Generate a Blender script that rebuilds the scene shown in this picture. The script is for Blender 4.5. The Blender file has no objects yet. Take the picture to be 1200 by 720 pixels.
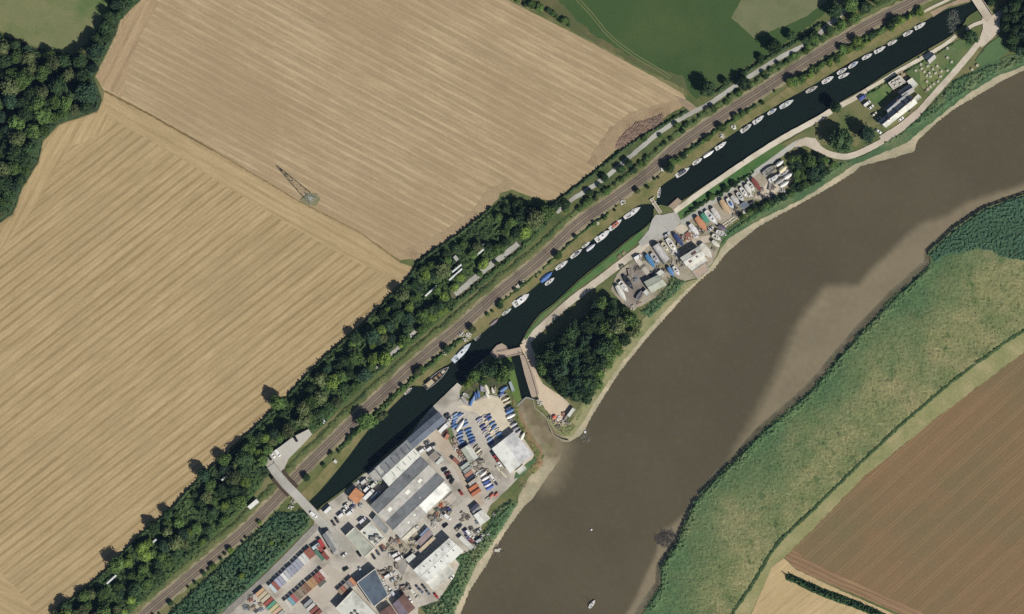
import bpy, math, random
import numpy as np
from mathutils import Vector, noise
from mathutils.geometry import tessellate_polygon

random.seed(7); RNG = np.random.default_rng(7)
scene = bpy.context.scene
COL = scene.collection
S = 0.6                                   # metres of ground for one pixel of the survey photograph
R = math.radians

# ------------------------------------------------------------------ camera, sky, sun, exposure
CAM_X, CAM_Y, CAM_H = 0.0, -60.0, 2000.0
cam = bpy.data.cameras.new('survey_camera'); cam_ob = bpy.data.objects.new('survey_camera', cam); COL.objects.link(cam_ob)
cam_ob.location = (CAM_X, CAM_Y, CAM_H); cam_ob.rotation_euler = (0, 0, 0)
cam.sensor_width = 36; cam.lens = 36 * CAM_H / (1200 * S)
cam.shift_x = -CAM_X / (1200 * S); cam.shift_y = -CAM_Y / (1200 * S)
cam.clip_start = 10; cam.clip_end = 12000
scene.camera = cam_ob
SUN_EL, SUN_AZ = 41.0, 134.0              # compass bearing of the sun, north is up in the picture
world = bpy.data.worlds.new('World'); scene.world = world; world.use_nodes = True
wn = world.node_tree.nodes; bg = wn['Background']
sky = wn.new('ShaderNodeTexSky'); sky.sky_type = 'NISHITA'; sky.sun_disc = False
sky.sun_elevation = R(SUN_EL); sky.sun_rotation = R(SUN_AZ)
world.node_tree.links.new(sky.outputs[0], bg.inputs[0]); bg.inputs[1].default_value = 0.05
sun = bpy.data.lights.new('sun', 'SUN'); sun.energy = 5.0; sun.angle = R(0.5); sun.color = (1, 0.955, 0.88)
sun_ob = bpy.data.objects.new('sun', sun); COL.objects.link(sun_ob)
sun_ob.rotation_euler = (R(90 - SUN_EL), 0, R(180 - SUN_AZ)); sun_ob.location = (300, -300, 400)
scene.view_settings.view_transform = 'Standard'; scene.view_settings.look = 'None'
scene.view_settings.gamma = 1; scene.view_settings.exposure = -0.10
scene.cycles.max_bounces = 5; scene.cycles.use_denoising = False
GAIN = 0.95                               # what a sunlit level surface returns, times its albedo

# ------------------------------------------------------------------ helpers
def W(p, z=0.0): return Vector(((p[0] - 600) * S, (360 - p[1]) * S, z))
def lin(c): c /= 255; return c / 12.92 if c <= .04045 else ((c + .055) / 1.055) ** 2.4
def C(c, g=None): g = g or GAIN; return tuple(min(.9, lin(x) / g) for x in c) + (1,)

def tag(o, label=None, cat=None, group=None, kind=None):
    if label: o['label'] = label
    if cat: o['category'] = cat
    if group: o['group'] = group
    if kind: o['kind'] = kind
    return o
def empty(name, loc=(0, 0, 0), rz=0):
    o = bpy.data.objects.new(name, None); COL.objects.link(o); o.location = loc; o.rotation_euler = (0, 0, rz); o.empty_display_size = .5
    return o
def mesh_ob(name, v, f, m, parent=None, smooth=False):
    me = bpy.data.meshes.new(name); me.from_pydata([tuple(a) for a in v], [], f); me.update()
    if smooth: me.polygons.foreach_set('use_smooth', [True] * len(me.polygons))
    me.materials.append(m)
    o = bpy.data.objects.new(name, me); COL.objects.link(o); o.parent = parent
    return o
class MB:
    """collects shapes into one mesh"""
    def __init__(s): s.v = []; s.f = []
    def add(s, v, f):
        n = len(s.v); s.v += [tuple(a) for a in v]; s.f += [tuple(i + n for i in q) for q in f]; return s
    def box(s, x0, x1, y0, y1, z0, z1, tx=0, ty=0):
        v = [(x0, y0, z0), (x1, y0, z0), (x1, y1, z0), (x0, y1, z0), (x0 + tx, y0 + ty, z1), (x1 - tx, y0 + ty, z1), (x1 - tx, y1 - ty, z1), (x0 + tx, y1 - ty, z1)]
        return s.add(v, [(3, 2, 1, 0), (4, 5, 6, 7), (0, 1, 5, 4), (1, 2, 6, 5), (2, 3, 7, 6), (3, 0, 4, 7)])
    def bar(s, a, b, r, n=6, r2=None):
        a = Vector(a); b = Vector(b); d = b - a
        if d.length < 1e-6: return s
        d.normalize(); u = d.orthogonal().normalized(); w = d.cross(u); r2 = r if r2 is None else r2
        v = [a + (u * math.cos(t) + w * math.sin(t)) * r for t in [2 * math.pi * i / n for i in range(n)]]
        v += [b + (u * math.cos(t) + w * math.sin(t)) * r2 for t in [2 * math.pi * i / n for i in range(n)]]
        f = [(i, (i + 1) % n, n + (i + 1) % n, n + i) for i in range(n)] + [tuple(range(n - 1, -1, -1)), tuple(range(n, 2 * n))]
        return s.add(v, f)
    def loft(s, rings, close=True, caps=True):
        n = len(rings[0]); v = [p for r in rings for p in r]; f = []
        for k in range(len(rings) - 1):
            for i in range(n if close else n - 1):
                j = (i + 1) % n; f.append((k * n + i, k * n + j, (k + 1) * n + j, (k + 1) * n + i))
        if caps and close: f.append(tuple(range(n - 1, -1, -1))); f.append(tuple((len(rings) - 1) * n + i for i in range(n)))
        return s.add(v, f)
    def build(s, name, m, parent=None, smooth=False): return mesh_ob(name, s.v, s.f, m, parent, smooth)

def catmull(pts, n=4, closed=False):
    P = [Vector(p[:2]) for p in pts]; N = len(P); out = []
    for i in range(N if closed else N - 1):
        p0 = P[(i - 1) % N] if closed or i > 0 else P[0]; p1 = P[i]; p2 = P[(i + 1) % N]
        p3 = P[(i + 2) % N] if closed or i + 2 < N else P[-1]
        for k in range(n):
            t = k / n
            out.append(tuple(.5 * ((2 * p1) + (p2 - p0) * t + (2 * p0 - 5 * p1 + 4 * p2 - p3) * t * t + (3 * p1 - p0 - 3 * p2 + p3) * t ** 3)))
    if not closed: out.append(tuple(P[-1]))
    return out
def ragged(pts, amp=.8, step=2.5, closed=True):
    """an outline with a natural uneven edge, pixel units"""
    out = []; N = len(pts)
    for i in range(N if closed else N - 1):
        a = Vector(pts[i][:2]); b = Vector(pts[(i + 1) % N][:2]); n = max(1, int((b - a).length / step))
        for k in range(n):
            p = a.lerp(b, k / n)
            q = Vector((p.x * .16, p.y * .16, 1.7)); q2 = q * 2.7
            out.append((p.x + amp * (noise.noise(q) + .6 * noise.noise(q2)), p.y + amp * (noise.noise(q + Vector((31, 7, 0))) + .6 * noise.noise(q2 + Vector((9, 3, 2))))))
    if not closed: out.append(tuple(pts[-1][:2]))
    return out
SHEETS = [0]
def sheet(name, pts, z, m, rag=0.0, holes=(), kind='structure', parent=None, step=2.5):
    SHEETS[0] += 1; z += .0035 * SHEETS[0] if z > 0 and parent is None else 0
    if rag: pts = ragged(pts, rag, step)
    loops = [[W(p, z) for p in pts]] + [[W(p, z) for p in h] for h in holes]
    flat = [v for l in loops for v in l]
    tris = []
    for a, b, c in tessellate_polygon(loops):
        n = (flat[b] - flat[a]).cross(flat[c] - flat[a]).z
        if abs(n) > 1e-9: tris.append((a, b, c) if n > 0 else (a, c, b))
    o = mesh_ob(name, flat, tris, m, parent)
    if parent is None and kind: o['kind'] = kind
    return o
def offset_line(pl, d):
    P = [Vector(p[:2]) for p in pl]; out = []
    for i, p in enumerate(P):
        t = (P[min(i + 1, len(P) - 1)] - P[max(i - 1, 0)]).normalized(); out.append((p.x - t.y * d, p.y + t.x * d))
    return out
def band(pl, w, rag=0.0, step=2.5):
    a = offset_line(pl, w / 2); b = offset_line(pl, -w / 2)
    if rag: a = ragged(a, rag, step, False); b = ragged(b, rag, step, False)
    return a + b[::-1]
def slab(name, pts, z0, z1, m, parent=None, kind=None):
    n = len(pts); area = sum(pts[i][0] * pts[(i + 1) % n][1] - pts[(i + 1) % n][0] * pts[i][1] for i in range(n))
    if area > 0: pts = pts[::-1]
    v = [W(p, z0) for p in pts] + [W(p, z1) for p in pts]
    f = [(i, (i + 1) % n, n + (i + 1) % n, n + i) for i in range(n)]
    top = tessellate_polygon([[W(p, 0) for p in pts]])
    for a, b, c in top:
        nz = (v[b] - v[a]).cross(v[c] - v[a]).z
        f.append((n + a, n + b, n + c) if nz > 0 else (n + a, n + c, n + b))
    o = mesh_ob(name, v, f, m, parent)
    if kind: o['kind'] = kind
    return o
def inside(px, py, poly):
    r = np.zeros(px.shape, bool); n = len(poly); j = n - 1
    for i in range(n):
        xi, yi = poly[i][:2]; xj, yj = poly[j][:2]
        if yi != yj: r ^= ((yi > py) != (yj > py)) & (px < (xj - xi) * (py - yi) / (yj - yi) + xi)
        j = i
    return r
def dist_line(px, py, pl, closed=False):
    d = np.full(px.shape, 1e9); n = len(pl)
    for i in range(n if closed else n - 1):
        ax, ay = pl[i][:2]; bx, by = pl[(i + 1) % n][:2]; L = (bx - ax) ** 2 + (by - ay) ** 2 + 1e-9
        t = np.clip(((px - ax) * (bx - ax) + (py - ay) * (by - ay)) / L, 0, 1)
        d = np.minimum(d, np.hypot(px - ax - t * (bx - ax), py - ay - t * (by - ay)))
    return d

# ------------------------------------------------------------------ materials
def nodes(name):
    m = bpy.data.materials.new(name); m.use_nodes = True; nt = m.node_tree; b = nt.nodes['Principled BSDF']
    b.inputs['Specular IOR Level'].default_value = .25
    return m, nt, b
def N(nt, t, **kw):
    n = nt.nodes.new(t)
    for k, v in kw.items(): setattr(n, k, v)
    return n
def noise_fac(nt, vec, scale, detail=5, lo=.32, hi=.68, rough=.6):
    n = N(nt, 'ShaderNodeTexNoise'); n.inputs['Scale'].default_value = scale; n.inputs['Detail'].default_value = detail; n.inputs['Roughness'].default_value = rough
    nt.links.new(vec, n.inputs['Vector'])
    r = N(nt, 'ShaderNodeMapRange'); r.inputs[1].default_value = lo; r.inputs[2].default_value = hi
    nt.links.new(n.outputs[0], r.inputs[0]); return r.outputs[0]
def mixc(nt, fac, a, b, mode='MIX'):
    m = N(nt, 'ShaderNodeMix', data_type='RGBA', blend_type=mode)
    for sock, val in ((m.inputs[0], fac), (m.inputs[6], a), (m.inputs[7], b)):
        if hasattr(val, 'links'): nt.links.new(val, sock)
        else: sock.default_value = val
    return m.outputs[2]
def grain(nt, vec, col, scale, amt):
    f = noise_fac(nt, vec, scale, 3, .3, .7, .7)
    r = N(nt, 'ShaderNodeMapRange'); r.inputs[3].default_value = 1 - amt; r.inputs[4].default_value = 1 + amt
    nt.links.new(f, r.inputs[0])
    return mixc(nt, 1.0, col, r.outputs[0], 'MULTIPLY')
def M(name, c1, c2=None, scale=.08, c3=None, scale3=.02, fine=1.2, amt=.12, rough=.92, bump=0.0, bscale=1.0, metal=0, rand=0.0, spec=.25):
    """ground and surface material: two or three colours mixed by noise, fine grain on top"""
    m, nt, b = nodes(name); tc = N(nt, 'ShaderNodeTexCoord'); vec = tc.outputs['Object']
    col = C(c1)
    if c2: col = mixc(nt, noise_fac(nt, vec, scale), C(c1), C(c2))
    if c3: col = mixc(nt, noise_fac(nt, vec, scale3, 4, .48, .66), col, C(c3))
    if amt: col = grain(nt, vec, col, fine, amt)
    if rand:
        oi = N(nt, 'ShaderNodeObjectInfo'); r = N(nt, 'ShaderNodeMapRange'); r.inputs[3].default_value = 1 - rand; r.inputs[4].default_value = 1 + rand
        nt.links.new(oi.outputs['Random'], r.inputs[0]); col = mixc(nt, 1.0, col, r.outputs[0], 'MULTIPLY')
    if hasattr(col, 'links'): nt.links.new(col, b.inputs['Base Color'])
    else: b.inputs['Base Color'].default_value = col
    b.inputs['Roughness'].default_value = rough; b.inputs['Metallic'].default_value = metal; b.inputs['Specular IOR Level'].default_value = spec
    if bump:
        n = N(nt, 'ShaderNodeTexNoise'); n.inputs['Scale'].default_value = bscale; n.inputs['Detail'].default_value = 4; nt.links.new(vec, n.inputs['Vector'])
        bp = N(nt, 'ShaderNodeBump'); bp.inputs['Strength'].default_value = 1; bp.inputs['Distance'].default_value = bump
        nt.links.new(n.outputs[0], bp.inputs['Height']); nt.links.new(bp.outputs[0], b.inputs['Normal'])
    return m
def M_rows(name, c_lo, c_mid, c_hi, ang, period, wave=.3, streak=.6, warp=1.2, patch=None, fine_across=1.5, contrast=1.0, tram=0.0, patch_lo=.5, patch_hi=.7, lines=None):
    """worked ground: swaths running along ang (degrees, anticlockwise from east)"""
    m, nt, b = nodes(name); tc = N(nt, 'ShaderNodeTexCoord')
    rot = N(nt, 'ShaderNodeVectorRotate', rotation_type='Z_AXIS'); rot.inputs['Angle'].default_value = -R(ang)
    nt.links.new(tc.outputs['Object'], rot.inputs['Vector'])
    sep = N(nt, 'ShaderNodeSeparateXYZ'); nt.links.new(rot.outputs[0], sep.inputs[0])
    def math_(op, a, bb, c=None):
        n = N(nt, 'ShaderNodeMath', operation=op)
        for i, x in enumerate((a, bb, c)):
            if x is None: continue
            if hasattr(x, 'links'): nt.links.new(x, n.inputs[i])
            else: n.inputs[i].default_value = x
        return n.outputs[0]
    wn_ = N(nt, 'ShaderNodeTexNoise'); wn_.inputs['Scale'].default_value = .02; wn_.inputs['Detail'].default_value = 2; nt.links.new(rot.outputs[0], wn_.inputs['Vector'])
    v = math_('ADD', sep.outputs[1], math_('MULTIPLY', wn_.outputs[0], warp * 4))
    sw = math_('SINE', math_('MULTIPLY', v, 2 * math.pi / period), None)
    def aniso(su, sv, detail, lo=.3, hi=.7):
        cb = N(nt, 'ShaderNodeCombineXYZ'); nt.links.new(math_('MULTIPLY', sep.outputs[0], su), cb.inputs[0]); nt.links.new(math_('MULTIPLY', v, sv), cb.inputs[1])
        return noise_fac(nt, cb.outputs[0], 1.0, detail, lo, hi)
    st = aniso(.007, .13, 4); fn = aniso(.035, .42 * fine_across, 3); f3 = aniso(.12, 1.3 * fine_across, 2)
    gv = math_('POWER', math_('MULTIPLY_ADD', sw, .5, .5), 7.0); s3 = math_('SINE', math_('MULTIPLY', v, 2 * math.pi / period * 3), None); gv = math_('MULTIPLY_ADD', math_('POWER', math_('MULTIPLY_ADD', s3, .5, .5), 3.0), .28, gv)
    gm = math_('MULTIPLY', math_('MULTIPLY', gv, wave), math_('MULTIPLY_ADD', aniso(.012, .03, 3), .6, .5))
    f = math_('MULTIPLY_ADD', st, streak * .3, math_('MULTIPLY_ADD', fn, streak * .45, math_('MULTIPLY', f3, streak * .3)))
    f = math_('SUBTRACT', math_('ADD', f, .5 - streak * .5), gm)
    mr = N(nt, 'ShaderNodeMapRange'); mr.inputs[1].default_value = .5 - .32 / contrast; mr.inputs[2].default_value = .5 + .32 / contrast; nt.links.new(f, mr.inputs[0])
    cr = N(nt, 'ShaderNodeValToRGB'); e = cr.color_ramp.elements
    e[0].color = C(c_lo); e[1].color = C(c_hi); mid = cr.color_ramp.elements.new(.5); mid.color = C(c_mid)
    nt.links.new(mr.outputs[0], cr.inputs[0]); col = cr.outputs[0]
    if patch: col = mixc(nt, noise_fac(nt, tc.outputs['Object'], .012, 5, patch_lo, patch_hi), col, mixc(nt, .6, col, C(patch)))
    if lines:                               # paired wheel tracks
        per, wd, lc = lines
        fr = math_('FRACT', math_('DIVIDE', sep.outputs[1], per), None)
        a1 = math_('COMPARE', fr, .45, wd / per); a2 = math_('COMPARE', fr, .45 + 1.9 / per, wd / per)
        col = mixc(nt, math_('MULTIPLY', math_('MAXIMUM', a1, a2), .6), col, C(lc))
    col = grain(nt, tc.outputs['Object'], col, .55, .07); col = grain(nt, tc.outputs['Object'], col, 1.6, .08)
    nt.links.new(col, b.inputs['Base Color']); b.inputs['Roughness'].default_value = .95; b.inputs['Specular IOR Level'].default_value = .1
    bp = N(nt, 'ShaderNodeBump'); bp.inputs['Distance'].default_value = .25; bp.inputs['Strength'].default_value = .6
    nt.links.new(f, bp.inputs['Height']); nt.links.new(bp.outputs[0], b.inputs['Normal'])
    return m
def M_leaf(name, c1, c2, rand=.38):
    m, nt, b = nodes(name); tc = N(nt, 'ShaderNodeTexCoord'); oi = N(nt, 'ShaderNodeObjectInfo')
    col = mixc(nt, noise_fac(nt, tc.outputs['Object'], 3.5, 3), C(c1), C(c2))
    r = N(nt, 'ShaderNodeMapRange'); r.inputs[3].default_value = 1 - rand; r.inputs[4].default_value = 1 + rand
    nt.links.new(oi.outputs['Random'], r.inputs[0]); col = mixc(nt, 1.0, col, r.outputs[0], 'MULTIPLY')
    nt.links.new(col, b.inputs['Base Color']); b.inputs['Roughness'].default_value = .75; b.inputs['Specular IOR Level'].default_value = .12
    return m
PAINT = {}
def paint(c, rough=.55, dirt=.10):
    g_ = sum(c) / 3; c = tuple(int(x * .78 + g_ * .22) for x in c); k = (c, rough)
    if k not in PAINT:
        PAINT[k] = M('paint_%02x%02x%02x' % c, c, tuple(int(x * .86) for x in c), 1.1, fine=2.5, amt=dirt, rough=rough)
    return PAINT[k]

G = {}
G['grass'] = M('rough_grass', (78, 92, 52), (104, 108, 66), .06, (122, 116, 80), .03, .9, .18)
G['verge'] = M('verge_scrub_soil', (58, 70, 44), (84, 86, 58), .1, (112, 104, 78), .05, .9, .22)
G['woodfloor'] = M('woodland_floor', (34, 42, 30), (52, 58, 38), .12, None, .05, .8, .25)
G['lawn'] = M('mown_lawn', (72, 98, 56), (90, 110, 66), .08, (112, 112, 74), .035, 1.2, .12)
G['drylawn'] = M('dry_lawn', (104, 108, 70), (122, 114, 78), .1, (86, 98, 58), .05, 1.2, .12)
G['tow'] = M('towpath_grass', (132, 122, 84), (112, 110, 70), .12, (96, 104, 58), .06, 1.0, .15)
G['greenfield'] = M('green_crop', (58, 80, 42), (64, 86, 46), .02, (74, 90, 50), .012, .5, .06)
G['meadow'] = M('grazed_meadow', (110, 116, 76), (122, 122, 84), .04, (90, 108, 62), .03, .8, .12)
G['paleplot'] = M('pale_dry_plot', (106, 111, 78), (114, 116, 84), .06, (98, 105, 70), .05, 1.0, .10)
G['marsh'] = M('marsh_grass', (108, 120, 76), (142, 140, 98), .03, (84, 106, 68), .012, 1.1, .2)
G['reed'] = M('dark_reeds', (56, 82, 60), (72, 98, 68), .1, (82, 100, 66), .04, .8, .22)
G['bankgreen'] = M('riverbank_scrub', (68, 94, 62), (84, 108, 72), .12, (104, 114, 78), .05, .8, .2)
G['drygrass'] = M('dry_margin_grass', (146, 142, 98), (120, 126, 80), .12, (160, 150, 110), .06, .9, .2)
G['mud'] = M('river_mud', (150, 142, 118), (134, 128, 106), .08, (166, 154, 128), .05, .6, .10, rough=.6)
G['wetmud'] = M('wet_mud', (112, 102, 80), (128, 116, 92), .1, (100, 96, 68), .06, .6, .15, rough=.5)
def M_bed():
    m, nt, b = nodes('shore_mud'); tc = N(nt, 'ShaderNodeTexCoord'); v = tc.outputs['Object']; at = N(nt, 'ShaderNodeAttribute', attribute_name='silt')
    dry = mixc(nt, noise_fac(nt, v, .08), C((148, 140, 114)), C((132, 126, 102))); dry = mixc(nt, noise_fac(nt, v, .05, 4, .48, .66), dry, C((164, 152, 126)))
    w = mixc(nt, noise_fac(nt, v, .12), C((98, 88, 64)), C((118, 106, 82))); w = mixc(nt, noise_fac(nt, v, .07, 4, .5, .66), w, C((104, 106, 62)))
    col = grain(nt, v, mixc(nt, at.outputs['Fac'], dry, w), .6, .14); nt.links.new(col, b.inputs['Base Color']); b.inputs['Roughness'].default_value = .6
    return m
G['bed'] = M_bed()
G['concrete'] = M('yard_concrete', (172, 166, 154), (188, 181, 168), .06, (142, 136, 124), .05, .8, .13)
G['gravel'] = M('pale_gravel', (188, 176, 158), (200, 190, 172), .09, (168, 156, 138), .05, 1.2, .10)
G['road'] = M('lane_asphalt', (166, 164, 156), (178, 176, 168), .06, (150, 148, 138), .04, 1.0, .08)
G['asphalt'] = M('worn_asphalt', (138, 134, 126), (152, 148, 140), .06, (124, 120, 112), .05, 1.0, .10)
G['path'] = M('light_path', (200, 190, 170), (210, 202, 184), .1, (182, 172, 150), .06, 1.3, .08)
G['dirt'] = M('bare_earth', (152, 134, 110), (168, 148, 122), .07, (132, 118, 96), .04, .8, .14)
G['ballast'] = M('rail_ballast', (124, 112, 96), (138, 126, 108), .12, (108, 97, 84), .06, 1.0, .14)
G['ballast_dark'] = M('oily_ballast', (88, 76, 66), (104, 91, 79), .15, None, .05, 1.0, .15)
G['verge_sand'] = M('sandy_cess', (158, 148, 120), (134, 128, 98), .1, (108, 112, 74), .06, .9, .15)
G['wall'] = M('canal_wall_stone', (150, 142, 124), (120, 114, 98), .4, None, .05, 1.5, .15)

def M_water(name, c, rough, silt=None):
    m, nt, b = nodes(name); tc = N(nt, 'ShaderNodeTexCoord')
    col = mixc(nt, noise_fac(nt, tc.outputs['Object'], .008, 4, .4, .6), C(c), C(tuple(int(x * .93) for x in c)))
    if silt:
        at = N(nt, 'ShaderNodeAttribute', attribute_name='silt')
        s2 = mixc(nt, noise_fac(nt, tc.outputs['Object'], .03, 5), C(silt), C(tuple(int(x * .94) for x in silt)))
        col = mixc(nt, at.outputs['Fac'], col, s2)
    nt.links.new(col, b.inputs['Base Color']); b.inputs['Roughness'].default_value = rough; b.inputs['IOR'].default_value = 1.33; b.inputs['Specular IOR Level'].default_value = .5
    n = N(nt, 'ShaderNodeTexNoise'); n.inputs['Scale'].default_value = .7; n.inputs['Detail'].default_value = 4; nt.links.new(tc.outputs['Object'], n.inputs['Vector'])
    bp = N(nt, 'ShaderNodeBump'); bp.inputs['Distance'].default_value = .05; bp.inputs['Strength'].default_value = .5
    nt.links.new(n.outputs[0], bp.inputs['Height']); nt.links.new(bp.outputs[0], b.inputs['Normal'])
    return m
G['canalwater'] = M_water('canal_water', (24, 34, 28), .12)
G['riverwater'] = M_water('river_water', (90, 83, 65), .25, (134, 123, 99))

# ------------------------------------------------------------------ outlines traced from the survey (pixels)
CANAL_NW = [(362, 588), (376, 574), (389, 559), (410, 533), (430, 506), (453, 483), (474, 462), (483, 452), (497, 453), (508, 440), (513, 433), (524, 428), (532, 421), (541, 407), (552, 399), (567, 389), (587, 371), (601, 358), (620, 342), (634, 330), (653, 313), (672, 298), (687, 287), (698, 278), (716, 264), (732, 251), (750, 240), (763, 239), (770, 233), (771, 222), (775, 217), (793, 206), (809, 194), (840, 170), (869, 150), (882, 141), (913, 121), (944, 105), (964, 93), (984, 80), (1013, 64), (1047, 47), (1071, 32), (1087, 23), (1111, 10), (1136, 3), (1170, -20), (1230, -60)]
CANAL_SE = [(1246, -50), (1180, -6), (1146, 12), (1133, 21), (1131, 26), (1116, 41), (1091, 56), (1050, 80), (1035, 89), (1013, 104), (984, 120), (971, 129), (913, 160), (872, 187), (822, 220), (800, 235), (784, 242), (774, 240), (766, 245), (764, 259), (740, 278), (700, 311), (680, 327), (649, 356), (633, 368), (620, 385), (614, 395), (608, 408)]
CANAL_TAIL = [(609, 416), (615, 440), (623, 466), (616, 465), (611, 468), (606, 445), (599, 419), (596, 411), (593, 405), (588, 402), (582, 405), (574, 415), (566, 421), (554, 432), (548, 443), (541, 453), (536, 449), (510, 473), (503, 480), (477, 509), (472, 515), (450, 534), (431, 553), (425, 555), (409, 569), (378, 592), (372, 598)]
CANAL = CANAL_NW + CANAL_SE + CANAL_TAIL
# river: top of the banks
RIV_N = [(1700, -260), (1400, -40), (1200, 66), (1172, 84), (1137, 105), (1115, 121), (1094, 138), (1068, 158), (1040, 172), (1006, 187), (970, 211), (930, 234), (900, 250), (856, 276), (845, 292), (836, 308), (824, 322), (808, 332), (790, 350), (774, 365), (757, 384), (741, 404), (722, 424), (706, 446), (694, 468), (684, 486), (676, 500), (664, 508), (653, 506), (645, 497), (638, 486), (629, 478), (625, 470)]
RIV_BASIN = [(616, 467), (608, 477), (611, 490), (620, 505), (631, 522), (638, 534), (632, 545), (620, 560), (608, 580), (607, 589), (593, 611), (573, 642), (560, 658), (548, 684), (529, 720), (480, 820), (400, 980), (330, 1200)]
RIV_S = [(560, 1200), (640, 940), (712, 790), (742, 735), (758, 713), (775, 687), (775, 664), (793, 638), (804, 611), (815, 587), (840, 560), (862, 540), (890, 510), (950, 459), (987, 415), (1007, 392), (1050, 347), (1067, 333), (1092, 309), (1089, 296), (1120, 267), (1155, 244), (1200, 228), (1300, 190), (1450, 90), (1760, -160)]
RIVER = RIV_N + RIV_BASIN + RIV_S
WATER = [(1710, -250), (1410, -25), (1200, 82), (1177, 93), (1160, 103), (1130, 120), (1117, 128), (1095, 145), (1075, 165), (1072, 177), (1050, 184), (1008, 194), (1000, 202), (962, 225), (925, 245), (890, 264), (850, 297), (837, 314), (820, 327), (806, 342), (790, 360), (757, 397), (725, 437), (710, 461), (692, 489), (686, 503), (679, 511), (667, 518), (656, 517), (648, 512), (655, 528), (659, 532), (655, 540), (639, 562), (624, 585), (611, 596), (589, 627), (571, 660), (549, 693), (539, 720), (490, 825), (410, 985), (340, 1195),
         (550, 1195), (632, 935), (704, 785), (734, 730), (750, 708), (768, 684), (770, 662), (789, 635), (800, 608), (811, 584), (836, 556), (858, 536), (884, 505), (944, 453), (981, 409), (1001, 386), (1044, 341), (1060, 327), (1085, 303), (1084, 293), (1117, 264), (1153, 241), (1199, 225), (1300, 186), (1450, 86), (1755, -155)]
SILT = [(1760, -190), (1450, 60), (1300, 165), (1200, 215), (1135, 237), (1112, 252), (1085, 260), (1060, 280), (1020, 317), (1006, 333), (967, 337), (945, 362), (930, 390), (912, 430), (892, 470), (872, 507), (855, 540), (835, 565), (804, 602), (790, 616), (772, 625), (769, 647), (764, 662), (747, 693), (733, 720), (690, 800), (620, 940), (540, 1200)] + RIV_S
RAIL = [(60, 824), (120, 766), (172, 719), (226, 673), (280, 628), (312, 598), (333, 576), (353, 553), (390, 517), (420, 488), (458, 453), (493, 421), (536, 386), (577, 350), (631, 306), (676, 264), (708, 241), (759, 204), (793, 173), (831, 146), (878, 116), (924, 86), (969, 58), (1022, 27), (1075, 0), (1130, -32), (1220, -90)]
LANE = [(1030, -18), (1008, -2), (989, 14), (964, 36), (947, 51), (915, 67), (880, 89), (860, 102), (831, 122), (813, 131), (776, 153), (742, 181), (706, 211), (672, 233), (652, 249), (628, 268), (607, 286), (587, 302), (566, 318), (545, 336), (533, 345), (510, 366), (485, 390), (462, 412), (440, 432), (400, 470), (362, 505)]
RAIL_S = catmull(RAIL, 5); LANE_S = catmull(LANE, 4)

# ------------------------------------------------------------------ the land, the river bed, the water
big = [(-6000, -6000), (7200, -6000), (7200, 6600), (-6000, 6600)]
CANAL_R = catmull(CANAL_NW, 2) + catmull(CANAL_SE, 2) + CANAL_TAIL
RIVER_R = ragged(RIVER, .9, 3)
sheet('ground', big, 0, G['grass'], holes=[CANAL_R, RIVER_R])
def wall_strip(name, poly, z0, z1, m):
    v = []; f = []; n = len(poly)
    for p in poly: v += [W(p, z0), W(p, z1)]
    for i in range(n): j = (i + 1) % n; f.append((2 * i, 2 * j, 2 * j + 1, 2 * i + 1))
    o = mesh_ob(name, v, f, m); o['kind'] = 'structure'; return o
wall_strip('canal_bank_wall', CANAL_R, -3.0, 0.0, G['wall'])
sheet('canal_water', CANAL_R, -0.8, G['canalwater'])

def grid_in(x0, x1, y0, y1, cell):
    xs = np.arange(x0, x1 + cell, cell); ys = np.arange(y0, y1 + cell, cell)
    return np.meshgrid(xs, ys)
def grid_faces(mask):
    ny, nx = mask.shape; idx = np.arange(ny * nx).reshape(ny, nx)
    ok = mask[:-1, :-1] | mask[1:, :-1] | mask[:-1, 1:] | mask[1:, 1:]
    a = idx[:-1, :-1][ok]; b = idx[:-1, 1:][ok]; c = idx[1:, 1:][ok]; d = idx[1:, :-1][ok]
    return np.stack([a, d, c, b], 1)          # y grows downwards in the picture: this order faces up
def grid_mesh(name, X, Y, Z, F, m, attr=None, smooth=True):
    v = np.stack([(X - 600) * S, (360 - Y) * S, Z], -1).reshape(-1, 3)
    used = np.unique(F); remap = np.zeros(len(v), int); remap[used] = np.arange(len(used))
    me = bpy.data.meshes.new(name); me.from_pydata(v[used].tolist(), [], remap[F].tolist()); me.update()
    if smooth: me.polygons.foreach_set('use_smooth', [True] * len(me.polygons))
    if attr is not None:
        a = me.attributes.new('silt', 'FLOAT', 'POINT'); a.data.foreach_set('value', attr.reshape(-1)[used].astype(np.float32))
    me.materials.append(m); o = bpy.data.objects.new(name, me); COL.objects.link(o); return o
X, Y = grid_in(330, 1500, -120, 900, 3.0)
inR = inside(X, Y, RIVER_R); inW = inside(X, Y, WATER)
dR = dist_line(X, Y, RIVER_R, True); dW = dist_line(X, Y, WATER, True)
zb = np.where(inW, -2.5 - np.minimum(2.5, .12 * dW), -2.5 * dR / (dR + dW + 1e-6))
nz = np.array([noise.noise(Vector((a * .15, b * .15, 0))) for a, b in zip(X.ravel(), Y.ravel())]).reshape(X.shape)
wet = np.clip(1 - dist_line(X, Y, [(618, 470), (628, 490), (642, 510), (650, 530)]) / 17, 0, 1) ** .5; wet = np.maximum(wet, np.clip(1 - dist_line(X, Y, RIV_S) / 14, 0, 1) * .8)
zb = np.where(inR, np.minimum(zb + .35 * nz * np.minimum(1, dR / 4) * np.minimum(1, dW / 3), -.02), -.15)
o = grid_mesh('river_bed', X, Y, zb, grid_faces(inR), G['bed'], np.clip(wet + .35 * nz, 0, 1)); o['kind'] = 'structure'
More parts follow.
